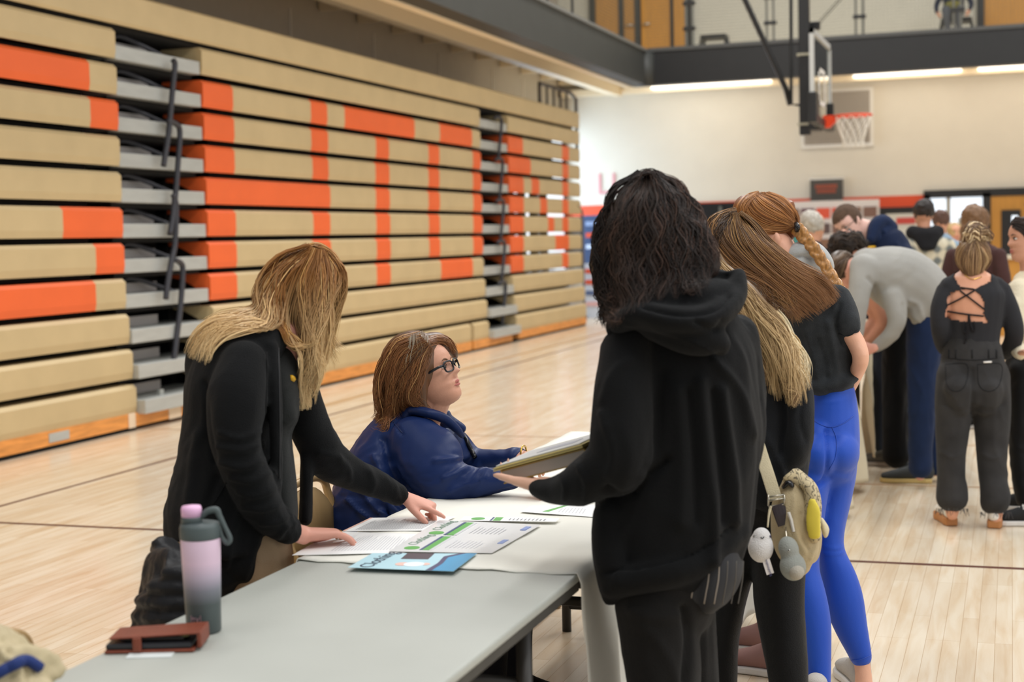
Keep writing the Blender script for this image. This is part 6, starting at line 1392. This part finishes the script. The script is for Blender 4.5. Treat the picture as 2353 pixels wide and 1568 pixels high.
for ln in ([(2224, 722), (2214, 745), (2216, 765), (2224, 755), (2226, 724)], [(2228, 722), (2240, 745), (2238, 762), (2231, 750), (2226, 724)], [(2226, 724), (2222, 760), (2216, 790)], [(2227, 724), (2224, 765), (2220, 782)]):
    seam('bow', bt_, ln, .005, M_cord, top, .006, 5, 5)
nk = on_surface(both, [(2216, 632), (2234, 642), (2256, 636)], .004, 4); MB().tube(nk, .002, 5).build('necklace', M_gold, P11)
garment(P11, 'jeans', cloth('washed_black_jeans', '343333', var=.3, vscale=9), [[(2234, 800, t, 66, .12), (2234, 850, t, 74, .13), (2236, 900, t, 80, .14)], LL, LR, [(2205, 890, t-.08, 38, .08), (2205, 930, t-.05, 30, .08)], [(2266, 890, t-.08, 38, .08), (2266, 930, t-.05, 30, .08)]], .009,
        creases=[([(2234, 850), (2235, 900), (2234, 950)], 5, -.012), ([(2170, 930), (2200, 945), (2228, 940)], 5, -.006), ([(2245, 940), (2275, 945), (2305, 930)], 5, -.006), ([(2165, 1040), (2190, 1052), (2215, 1040)], 5, .005), ([(2258, 1045), (2285, 1055), (2312, 1040)], 5, .005)])
jn = bpy.data.objects[[o.name for o in P11.children if o.name.startswith('jeans')][0]]; bj_ = bvh_of([jn]); M_js = cloth('jean_seam', '1F1F20')
for x0, x1 in ((2172, 2222), (2246, 2300)): seam('pocket', bj_, [(x0, 838), (x0+4, 885), ((x0+x1)/2, 900), (x1-4, 885), (x1, 838), (x0, 838)], .002, M_js, jn)
seam('waist_seam', bj_, [(2168, 822), (2234, 828), (2300, 822)], .0025, M_js, jn); seam('label', bj_, [(2260, 833), (2278, 832)], .005, M_white, jn, sub=2)
for x in (2180, 2196, 2234, 2272, 2290): seam('belt_loop', bj_, [(x, 804), (x, 824)], .004, M_js, jn, sub=2)
fr_ = MB(); rgf = random.Random(3)
for cx_, yb_, tt in ((2188, 1172, t), (2287, 1180, t-.04)):
    for k in range(46):
        a_ = rgf.uniform(0, 2*PI); c = W(cx_+math.cos(a_)*36, yb_-3, tt+math.sin(a_)*.075); fr_.tube([c, c+np.array([rgf.uniform(-.012, .012), rgf.uniform(-.01, .01), -rgf.uniform(.01, .04)])], .0012, 3)
fo = fr_.build('frayed_hem', cloth('fray', '4A4848'), jn); fo['kind'] = 'stuff'
M_gum = mat('gum_rubber', 'B57B4A', .6); M_wl = mat('white_leather', 'E6E2DC', .45)
for (x, y), d in (((2188, 1210), (-.3, 1)), ((2284, 1216), (.1, 1))):
    g = WZ(x, y, 0); s = shoe('shoe', (g[0], g[1]), d, M_wl, M_gum, P11, L=.26, Wd=.095, hgt=.105, sole=.042)
b = Blob(); b.epx(2236, 586, t, 43, 42, .1, 0); b.epx(2236, 612, t-.02, 30, 26, .075, 0); b.epx(2240, 543, t-.02, 28, 25, .06, 0)
hb = b.mesh(.008, 5); V = get_v(hb); Nn = normals(hb); Q = proj(V); mk = (Q[:, 1] < 563)[:, None]; set_v(hb, V+Nn*(.016*vnoise(V*42, 6, 2))[:, None]*mk); bvh = bvh_of([hb])
CB = ['8A6C4C', '9E7F5C', '6E523A', 'A88A62', '7A5E44']
hair('hair', hb, [dict(n=620, w=1.2, wave=(1, 1), jit=2, g=[[(2208, 620), (2196, 596), (2206, 570), (2232, 552)], [(2218, 630), (2212, 602), (2222, 572), (2236, 552)], [(2236, 634), (2236, 605), (2238, 575), (2240, 552)], [(2254, 630), (2260, 602), (2254, 572), (2244, 552)], [(2264, 620), (2278, 596), (2266, 570), (2248, 552)]]),
                  dict(n=260, w=1.5, wave=(7, 1.5), jit=8, cols=['C9AE84', 'E0C79C', '8A6C4A', '6A4E36'], g=[[(2215, 555), (2222, 530), (2245, 520), (2265, 535)], [(2225, 560), (2240, 545), (2262, 545), (2268, 560)], [(2216, 540), (2232, 522), (2258, 525), (2262, 550)]])], 0, M_hair, P11, CB, '7E6244', bvh, seg=10, off=.004)
# ---- grey sweatshirt bending over
P7 = person('person in light grey sweatshirt and navy trousers bent over the far table', WZ(2120, 1112, 0))
t = 8.85
TS = [(2150, 705, t, 52, .15), (2118, 672, t, 68, .16), (2075, 648, t, 76, .165), (2030, 628, t, 66, .17), (1990, 612, t, 44, .15)]
A1 = [(1988, 612, t-.1, 36, .08), (1976, 665, t-.14, 26, .07), (1970, 720, t-.16, 21, .055), (1966, 785, t-.14, 15, .045)]
A2 = [(2050, 680, t-.1, 28, .08), (2062, 730, t-.14, 22, .06), (2048, 768, t-.12, 18, .05), (2012, 798, t-.06, 14, .04)]
b = Blob(); Mh = orient(W(1942, 622, t+.05), -RX*.55-UP*.83-TC*.1, -RX*.8+UP*.55); add_head(b, Mh, 1)
b.px([(1950, 618, t, 24, .06), (1985, 615, t, 32, .07)]); b.px(shr(TS, .7)); b.px(shr(A1, .6)); b.px(shr(A2, .6))
LG1 = [(2128, 740, t, 44, .12), (2122, 820, t, 38, .1), (2118, 920, t, 32, .085), (2116, 1010, t, 28, .075), (2114, 1078, t, 27, .075)]
LG2 = [(2150, 740, t+.2, 36, .12), (2152, 820, t+.22, 32, .1), (2150, 920, t+.22, 28, .08), (2148, 1010, t+.22, 26, .07), (2148, 1072, t+.22, 25, .07)]
b.px(shr(LG1, .6)+[(2114, 1095, t, 12, .035)]); b.px(shr(LG2, .6)+[(2148, 1085, t+.22, 12, .035)])
for (x, y, tt), d in (((1966, 790, t-.14), (-.2, .1, -1)), ((2008, 800, t-.1), (-1, 0, -.3))): add_hand(b, W(x, y, tt), d, (0, -1, 0), (-1, 0, 0), L=.18)
part('body', b, M_skin3, P7, .009, 3); face_parts(Mh, P7)
garment(P7, 'sweatshirt', cloth('grey_marl', 'A3A19B', var=.06), [TS, A1, A2, [(2112, 705, t-.02, 36, .12), (2108, 738, t-.02, 18, .1)]], .011, creases=[([(1995, 640), (2010, 660), (2020, 690)], 5, -.014), ([(2090, 690), (2110, 700), (2120, 730)], 5, .012), ([(2075, 700), (2085, 730), (2110, 745)], 4, -.01)])
garment(P7, 'trousers', cloth('navy_denim', '1D2C4C', var=.15), [[(2150, 712, t+.1, 46, .15), (2138, 760, t+.1, 50, .15)], LG1, LG2], .012)
g = WZ(2142, 1110, 0); s = shoe('shoe', (g[0], g[1]), (-1, -.05), mat('charcoal_suede', '3A3D3D', .8), mat('cream_sole', 'CDB374', .6), P7, L=.31, Wd=.11, hgt=.11, laces=mat('cream_lace', 'D8D0B8', .8))
g = WZ(2175, 1090, 0); shoe('shoe', (g[0], g[1]), (-1, 0), mat('charcoal_suede', '3A3D3D', .8), mat('cream_sole', 'CDB374', .6), P7, L=.3, Wd=.11, hgt=.11)
b = Blob(); b.epx(1932, 612, t+.05, 36, 38, .095, -20); simple_hair(P7, b, ['5A4634', '6E5844', '4A382A'], '4E3D2E', [dict(n=160, w=1.8, wave=(3, 1), jit=5, g=[[(1945, 578), (1915, 595), (1902, 625)], [(1955, 585), (1935, 610), (1925, 645)], [(1965, 590), (1955, 615), (1945, 640)]])])
# ---- person in black bending beside
P10 = person('person with dark curly hair and black trousers bent behind the grey sweatshirt', WZ(2060, 1075, 0))
t = 9.35
b = Blob(); Mh = orient(W(1948, 568, t), -RX*.5-UP*.85, -RX*.8+UP*.6); add_head(b, Mh, 1); b.px([(1960, 575, t, 24, .06), (1990, 610, t, 34, .08)])
TP = [(2065, 750, t, 38, .13), (2045, 700, t, 46, .14), (2015, 650, t, 50, .15), (1985, 610, t, 40, .12)]
b.px(shr(TP, .7)); b.px([(2000, 640, t-.1, 20, .05), (2012, 690, t-.14, 17, .045), (2030, 735, t-.16, 15, .04), (2015, 765, t-.14, 13, .035), (1985, 790, t-.1, 10, .03)])
b.px([(1995, 650, t-.05, 18, .05), (1996, 700, t-.1, 15, .045), (2012, 730, t-.1, 14, .04), (1985, 765, t-.1, 12, .035)])
LGa = [(2062, 740, t, 34, .12), (2058, 820, t, 31, .1), (2056, 920, t, 28, .085), (2056, 1000, t, 28, .08), (2058, 1050, t, 31, .09)]
LGb = [(2075, 740, t+.2, 30, .12), (2072, 860, t+.25, 27, .1), (2066, 960, t+.25, 25, .08), (2062, 1035, t+.25, 26, .08)]
b.px(shr(LGa, .6)); b.px(shr(LGb, .6))
for p_ in ((1985, 790, t-.1), (1985, 765, t-.1)): add_hand(b, W(*p_), (-1, .2, -.3), (0, -1, .3), (0, 0, 1), L=.17)
part('body', b, SK('arm2', 'C98F76'), P10, .009, 3); face_parts(Mh, P10)
garment(P10, 't_shirt', cloth('black_jersey', '141416'), [TP, [(1995, 625, t-.08, 26, .06), (2004, 665, t-.12, 24, .06)]], .012)
garment(P10, 'trousers', cloth('black_twill', '121213'), [[(2068, 745, t+.1, 40, .14), (2064, 790, t+.1, 40, .14)], LGa, LGb], .012)
for x, y in ((2060, 1072), (2062, 1040)): g = WZ(x, y, 0); shoe('shoe', (g[0], g[1]), (-1, .1), mat('grey_canvas_shoe', '5A5650', .8), mat('pale_sole', 'A79A8C', .6), P10, L=.3, Wd=.1, hgt=.09)
b = Blob(); b.epx(1945, 560, t, 42, 32, .1, 10); hb = b.mesh(.01, 4); V = get_v(hb); set_v(hb, V+normals(hb)*(.02*vnoise(V*40, 3, 2))[:, None]); bvh = bvh_of([hb])
hair('hair', hb, [dict(n=170, w=1.6, wave=(6, 2.5), jit=9, g=[[(1990, 560), (1960, 535), (1920, 545), (1900, 580)], [(1985, 580), (1955, 560), (1925, 570), (1912, 590)], [(1990, 570), (1975, 550), (1940, 545)]])], 0, M_hair_dk, P10, ['30261F', '42352B', '241C17'], '2C231D', bvh, seg=12)
# ---- navy hoodie with glasses
P8 = person('person with short brown hair, glasses and navy hoodie looking down beyond the far table', WZ(2030, 1045, 0)*np.array([1, 1, 0]))
t = 9.9
b = Blob(); Mh = orient(W(1952, 513, t), -RX*.62-UP*.62+TC*.48, UP*.8-RX*.45); add_head(b, Mh, 1.05, nose=1.1)
b.px([(1965, 525, t+.02, 26, .06), (1995, 535, t+.04, 28, .065), (2025, 560, t+.05, 40, .08)])
HN = [(2045, 760, t+.05, 50, .14), (2050, 680, t+.05, 58, .15), (2048, 610, t+.05, 58, .15), (2036, 560, t+.05, 48, .13)]
H1 = [(2070, 585, t-.02, 30, .08), (2085, 650, t-.08, 26, .07), (2070, 720, t-.2, 22, .06), (2030, 770, t-.3, 18, .05)]
b.px(shr(HN, .7)); b.px(shr(H1, .6)); add_hand(b, W(2030, 770, t-.3), (-1, 0, -.2), (0, -1, 0), (0, 0, 1), L=.18)
Ls = [[(x, 750, t+.05, 26, .1), (x-2, 850, t+.05, 24, .08), (x-4, 950, t+.05, 20, .07), (x-6, 1030, t+.05, 16, .06)] for x in (2032, 2060)]
for l in Ls: b.px(shr(l, .6))
part('body', b, SK('pale', 'E0B5A6'), P8, .007, 2); face_parts(Mh, P8, 1.05)
garment(P8, 'hoodie', cloth('navy_fleece', '17223C'), [HN, H1, [(2000, 590, t-.05, 26, .07), (1990, 660, t-.15, 22, .06), (1990, 720, t-.2, 18, .05)]], .011, creases=[([(2060, 560), (2075, 600), (2075, 660)], 5, .01)])
b = Blob(); b.px([(2000, 552, t-.06, 11, .04), (2012, 520, t-.02, 17, .06), (2030, 508, t+.02, 16, .06), (2050, 525, t+.05, 15, .05)]); b.px([(2010, 545, t, 24, .08), (2035, 535, t+.05, 26, .08)])
part('hood', b, cloth('navy_fleece2', '1B2845'), P8, .009, 5)
lgm = bvh_of([bpy.data.objects[[o.name for o in P8.children if o.name.startswith('hoodie')][0]]]); seam('logo', lgm, [(1992, 570), (2010, 568)], .012, mat('yellow_logo', 'D9A51E', .5), P8, sub=2)
garment(P8, 'trousers', cloth('dark_jeans', '2A2E38'), [[(2046, 740, t+.05, 44, .13), (2046, 790, t+.05, 44, .13)]]+Ls, .013)
for x in (2030, 2056): g = WZ(x, 1055, 0); shoe('shoe', (g[0]+.1, g[1]+.4), (-.9, -.3), M_bknit, mat('dark_rubber', '2B2B2B', .7), P8)
mbg = MB()
for s_ in (-1, 1):
    mbg.tube([Mh @ Vector((s_*.034+.024*math.cos(a_), .102-abs(s_*.034+.024*math.cos(a_))*.2, .006+.019*math.sin(a_))) for a_ in np.linspace(0, 2*PI, 17)], .0018, 6, cap=False)
    mbg.tube([Mh @ Vector((s_*.058, .09, .012)), Mh @ Vector((s_*.08, .06, .012)), Mh @ Vector((s_*.083, 0, .004))], .0018, 6)
mbg.build('glasses', M_black, P8)
b = Blob(); Rm = Mh.to_3x3(); c = np.array(Mh @ Vector((0, -.006, .03))); b.ell(c, np.array(Rm @ Vector((.087, 0, 0))), np.array(Rm @ Vector((0, .112, 0))), np.array(Rm @ Vector((0, 0, .106)))); 
me = b.mesh(.008, 3)
V = get_v(me); Mi = np.array(Mh.inverted()); Vl = V @ Mi[:3, :3].T+Mi[:3, 3]; kill = ((Vl[:, 2] < .062) & (Vl[:, 1] > .03)) | (Vl[:, 2] < -.03)
bm = bmesh.new(); bm.from_mesh(me); bm.verts.ensure_lookup_table(); bmesh.ops.delete(bm, geom=[bm.verts[i] for i in np.nonzero(kill)[0]], context='VERTS'); bm.to_mesh(me); bm.free()
finish('hair', me, cloth('short_brown_hair', '5A4638', var=.25, vscale=40), P8)
# ---- lady at the right edge in cream sweater
P12 = person('person in a cream sweater with dark pulled-back hair at the right edge, smiling in profile', WZ(2372, 1196, 0))
t = 7.95
b = Blob(); Mh = orient(W(2357, 552, t), -RX*.97-UP*.05+TC*.1, UP); add_head(b, Mh, 1.0, nose=1.1); b.px([(2366, 580, t, 26, .055), (2372, 620, t, 28, .06), (2376, 650, t, 44, .08)])
SWt = [(2378, 835, t, 62, .12), (2378, 760, t, 62, .12), (2378, 690, t, 66, .12), (2376, 650, t, 48, .1)]
SA = [(2342, 665, t-.05, 28, .065), (2334, 720, t-.1, 24, .06), (2328, 780, t-.16, 20, .05), (2345, 812, t-.3, 16, .04)]
b.px(shr(SWt, .7)); b.px(shr(SA, .6)); add_hand(b, W(2345, 812, t-.3), (.5, -.8, .2), (0, 0, 1), (1, 0, 0), L=.16)
LLs = [[(2352, 850, t-.04, 34, .09), (2346, 950, t-.04, 30, .08), (2344, 1050, t-.04, 24, .065), (2352, 1150, t-.04, 18, .05)], [(2392, 850, t+.1, 34, .09), (2390, 950, t+.1, 30, .08), (2386, 1050, t+.1, 24, .065), (2386, 1140, t+.1, 18, .05)]]
for l in LLs: b.px(shr(l, .7))
part('body', b, SK('olive', 'CF9A80'), P12, .0065, 2); face_parts(Mh, P12, brow=mat('dark_brow', '3A2A22', .8))
garment(P12, 'sweater', cloth('cream_knit', 'DDD2B8', bscale=120), [SWt, SA], .011, creases=[([(2335, 690), (2345, 740), (2340, 790)], 5, .008)])
garment(P12, 'trousers', cloth('black_stretch', '121213'), [[(2372, 825, t, 58, .12), (2372, 880, t, 60, .12)]]+LLs, .012)
for x, y, a_ in ((2372, 1176, .2), (2380, 1208, -.1)): g = WZ(x, y, 0); s = shoe('shoe', (g[0]+.04, g[1]), (-1, a_), mat('black_canvas', '1A1A1B', .8), mat('sole_white', 'D8D4CE', .6), P12, L=.27, laces=M_white)
b = Blob(); Rm = Mh.to_3x3(); c = np.array(Mh @ Vector((0, -.018, .034))); b.ell(c, np.array(Rm @ Vector((.083, 0, 0))), np.array(Rm @ Vector((0, .098, .02))), np.array(Rm @ Vector((0, -.03, .098)))); b.epx(2392, 585, t, 18, 34, .05, 10)
simple_hair(P12, b, ['33261F', '46352B', '261C17'], '2E231D', [dict(n=240, w=1.5, wave=(1.5, 1), jit=3, g=[[(2322, 515), (2350, 520), (2378, 550), (2390, 600)], [(2332, 500), (2362, 505), (2388, 540), (2396, 600)], [(2325, 522), (2345, 535), (2366, 562), (2386, 600)]])], .008)
# ---- further figures, standing
def stander(label, px, ytop, t, top_m, top_n, pant_m, hair_cols, head_w=None, turn=(-1, 0, 0), yfloor=None, hairk=1.0, skin=None, arms=True, lean=0, long_hair=0):
    """a standing person: px and top of the head in the photo, depth t; height follows from the floor"""
    s = F/t; h = W(px, ytop, t); g = np.array([h[0]-lean, h[1], 0]); Ht = h[2]; P = person(label, g)
    k = Ht/1.72; Rt = np.array([RX[0], RX[1], 0]); Rt /= np.linalg.norm(Rt); Fd = np.array(turn, float); Fd /= np.linalg.norm(Fd); Sd = np.cross(Fd, [0, 0, 1.])
    c = lambda a, f, z: g+Sd*a*k+Fd*f*k+np.array([lean*min(1, max(0, (z-.9)/.8)), 0, z*k])
    b = Blob(); Mh = orient(c(0, .01, 1.605), Fd, (0, 0, 1)); add_head(b, Mh, k)
    b.w([c(0, 0, 1.56), c(0, -.01, 1.46), c(0, -.02, 1.38)], [.055*k, .055*k, .09*k], side=Sd)
    TT = ([c(0, 0, .92), c(0, .01, 1.08), c(0, .01, 1.25), c(0, -.01, 1.38), c(0, -.02, 1.44)], [.165*k, .15*k, .185*k, .19*k, .11*k], [.11*k, .11*k, .12*k, .11*k, .07*k])
    ARs = [([c(s_*.19, -.01, 1.36), c(s_*.24, -.02, 1.15), c(s_*.225, .05, .98), c(s_*.17, .2, .93)], [.058*k, .05*k, .045*k, .036*k]) for s_ in (-1, 1)]
    LGs = [([c(s_*.09, 0, .95), c(s_*.095, .01, .7), c(s_*.09, .01, .5), c(s_*.09, 0, .28), c(s_*.09, -.01, .07)], [.092*k, .082*k, .062*k, .058*k, .05*k]) for s_ in (-1, 1)]
    b.w(TT[0], [a*.7 for a in TT[1]], [a*.7 for a in TT[2]], side=Sd)
    for A in ARs: b.w(A[0], [r*.6 for r in A[1]], side=Sd); add_hand(b, A[0][-1], Fd+np.array([0, 0, -.2]), (0, 0, 1), -Fd*0+Sd*(1 if A is ARs[0] else -1), L=.17*k)
    for A in LGs: b.w(A[0], [r*.6 for r in A[1]], side=Sd)
    part('body', b, skin or M_skin2, P, .012*k, 3); face_parts(Mh, P, k)
    b = Blob(); b.w(*TT, side=Sd)
    for A in ARs: b.w(A[0], A[1], side=Sd)
    part(top_n, b, top_m, P, .014, 5, dict(amp=.004))
    b = Blob(); b.w([c(0, 0, .86), c(0, 0, .98)], [.16*k, .155*k], [.11*k, .11*k], side=Sd)
    for A in LGs: b.w(A[0], A[1], side=Sd)
    part('trousers', b, pant_m, P, .014, 5)
    for s_ in (-1, 1): q = c(s_*.09, -.06, 0); shoe('shoe', (q[0], q[1]), Fd[:2], M_bknit, mat('sole_white', 'D8D4CE', .6), P)
    b = Blob(); Rm = Mh.to_3x3(); b.ell(np.array(Mh @ Vector((0, -.02*k, .03*k))), np.array(Rm @ Vector((.086*k*hairk, 0, 0))), np.array(Rm @ Vector((0, .09*k*hairk, .01*k))), np.array(Rm @ Vector((0, -.03*k, .093*k*hairk))))
    if long_hair: b.w([c(0, -.05, 1.62), c(0, -.09, 1.5), c(0, -.12, 1.5-long_hair)], [.085*k, .09*k, .05*k], [.05*k, .04*k, .025*k], side=Sd)
    me = b.mesh(.01, 3); V = get_v(me); set_v(me, V+normals(me)*(.008*vnoise(V*45, 3, 2))[:, None])
    finish('hair', me, mat('hair_'+hair_cols, hair_cols, .55, var=.35, vscale=60, stretch=(1, 1, .3)), P)
    return P, c, Sd, Fd, k
M_jean = cloth('blue_jeans', '3A4A66'); M_dkp = cloth('dark_jeans', '2A2E38')
stander('older person with short grey hair in a dark top, beyond the red-gold braid', 1868, 488, 11.6, cloth('dark_top', '26282C'), 'top', M_dkp, 'B9B2A6', turn=(.6, .8, 0), hairk=1.08)
m_pd = bpy.data.materials.new('plaid'); m_pd.use_nodes = True; N = m_pd.node_tree.nodes; L = m_pd.node_tree.links
tc = N.new('ShaderNodeTexCoord'); w1_ = N.new('ShaderNodeTexWave'); w1_.bands_direction = 'Z'; w1_.inputs['Scale'].default_value = 3.2; w2_ = N.new('ShaderNodeTexWave'); w2_.bands_direction = 'X'; w2_.inputs['Scale'].default_value = 3.2
mul = N.new('ShaderNodeMath'); mul.operation = 'ADD'; cr = N.new('ShaderNodeValToRGB'); L.new(tc.outputs['Object'], w1_.inputs[0]); L.new(tc.outputs['Object'], w2_.inputs[0]); L.new(w1_.outputs[1], mul.inputs[0]); L.new(w2_.outputs[1], mul.inputs[1])
mr = N.new('ShaderNodeMath'); mr.operation = 'MULTIPLY'; mr.inputs[1].default_value = .5; L.new(mul.outputs[0], mr.inputs[0]); L.new(mr.outputs[0], cr.inputs[0])
cr.color_ramp.elements[0].position = .2; cr.color_ramp.elements[0].color = (*lin('6E7472'), 1); cr.color_ramp.elements[1].position = .6; cr.color_ramp.elements[1].color = (*lin('D6CDB4'), 1)
L.new(cr.outputs[0], N['Principled BSDF'].inputs['Base Color']); N['Principled BSDF'].inputs['Roughness'].default_value = .85
P, c, Sd, Fd, k = stander('person with dark hair in a pale plaid jacket with black hood, back turned', 2122, 459, 12.4, m_pd, 'jacket', M_dkp, '2B2320', turn=(-.3, 1, 0), hairk=1.0)
b = Blob(); b.w([c(-.1, -.03, 1.46), c(0, -.09, 1.42), c(.1, -.03, 1.46)], [.06, .08, .06], [.07, .06, .07], side=(0, 0, 1)); b.w([c(0, -.09, 1.44), c(0, -.13, 1.33)], [.13, .07], [.05, .03], side=Sd); part('hood', b, cloth('black_hood', '1E1E20'), P, .012, 5)
stander('person in a light blue shirt, partly hidden behind the plaid jacket', 2162, 483, 14.6, cloth('light_blue', '8FA3B4'), 'shirt', M_jean, '5A3F33', turn=(.2, 1, 0))
stander('person with fluffy brown hair in a dark maroon jacket beyond the blonde bun', 2243, 477, 11.2, cloth('maroon', '4A3230'), 'jacket', M_dkp, '7A5A3E', turn=(.5, 1, 0), hairk=1.22, long_hair=.3)
stander('person with blonde hair standing farthest off near the glazed entrance', 2194, 515, 17.5, cloth('dusty', '6E6A66'), 'top', M_dkp, 'B99A66', turn=(.3, -1, 0), hairk=1.15, long_hair=.2)
# ---- person sitting on the balcony
y0 = 28.55; xc = WY(2192, 40, y0)[0]; zb = ZT+.03
P16 = person('person in grey trousers sitting on a bench up on the balcony', (xc, y0, zb))
c = lambda x, y, z: np.array([xc+x, y0+y, zb+z])
b = Blob(); Mh = orient(c(0, -.1, 1.22), (0, -1, 0), (0, 0, 1)); add_head(b, Mh, 1); b.w([c(0, -.05, 1.15), c(0, 0, 1.0)], [.055, .08], side=(1, 0, 0))
b.w([c(0, .02, .56), c(0, 0, .8), c(0, 0, .98)], [.13, .14, .1], [.09, .09, .06], side=(1, 0, 0))
legs = [([c(s_*.1, .02, .58), c(s_*.13, -.3, .60), c(s_*.12, -.42, .5), c(s_*.10, -.4, .3), c(s_*.09, -.38, .08)], [.09, .08, .07, .06, .05]) for s_ in (-1, 1)]
ams = [([c(s_*.2, 0, .95), c(s_*.3, -.08, .72), c(s_*.28, -.3, .56)], [.055, .05, .036]) for s_ in (-1, 1)]
for A in legs+ams: b.w(A[0], [r*.6 for r in A[1]])
for s_ in (-1, 1): add_hand(b, c(s_*.28, -.3, .56), (-s_*.3, -.5, -.7), (s_, -.3, 0), (0, -1, 0), L=.18)
part('body', b, M_skin2, P16, .012, 3); face_parts(Mh, P16)
b = Blob(); b.w([c(0, .02, .56), c(0, 0, .8), c(0, 0, .98)], [.17, .19, .14], [.12, .12, .08])
for A in ams: b.w(A[0], A[1])
part('jacket', b, cloth('navy_gold', '1C2438'), P16, .014, 5)
b = Blob(); b.w([c(0, -.1, .63), c(0, -.12, .72)], [.15, .16], [.08, .07]); part('lap_bag', b, mat('olive_gold', '77702A', .7), P16, .014, 4)
b = Blob(); b.w([c(0, .02, .56), c(0, -.1, .57)], [.17, .16], [.11, .1])
for A in legs: b.w(A[0], A[1])
part('trousers', b, cloth('grey_sweat', '56585C'), P16, .014, 5)
for s_ in (-1, 1):
    h = c(s_*.09, -.34, 0); so = shoe('shoe', (h[0], h[1]), (0, -1), M_white, M_white, P16)
    for o in [so]+list(P16.children):
        pass
for o in P16.children:
    if o.name.startswith(('sole', 'upper')): o.data.transform(Matrix.Translation((0, 0, zb)))
b = Blob(); b.ell(c(0, -.08, 1.26), (.085, 0, 0), (0, .09, 0), (0, 0, .09)); part('hair', b, mat('hair_5A3F33', '5A3F33', .55), P16, .012, 3)
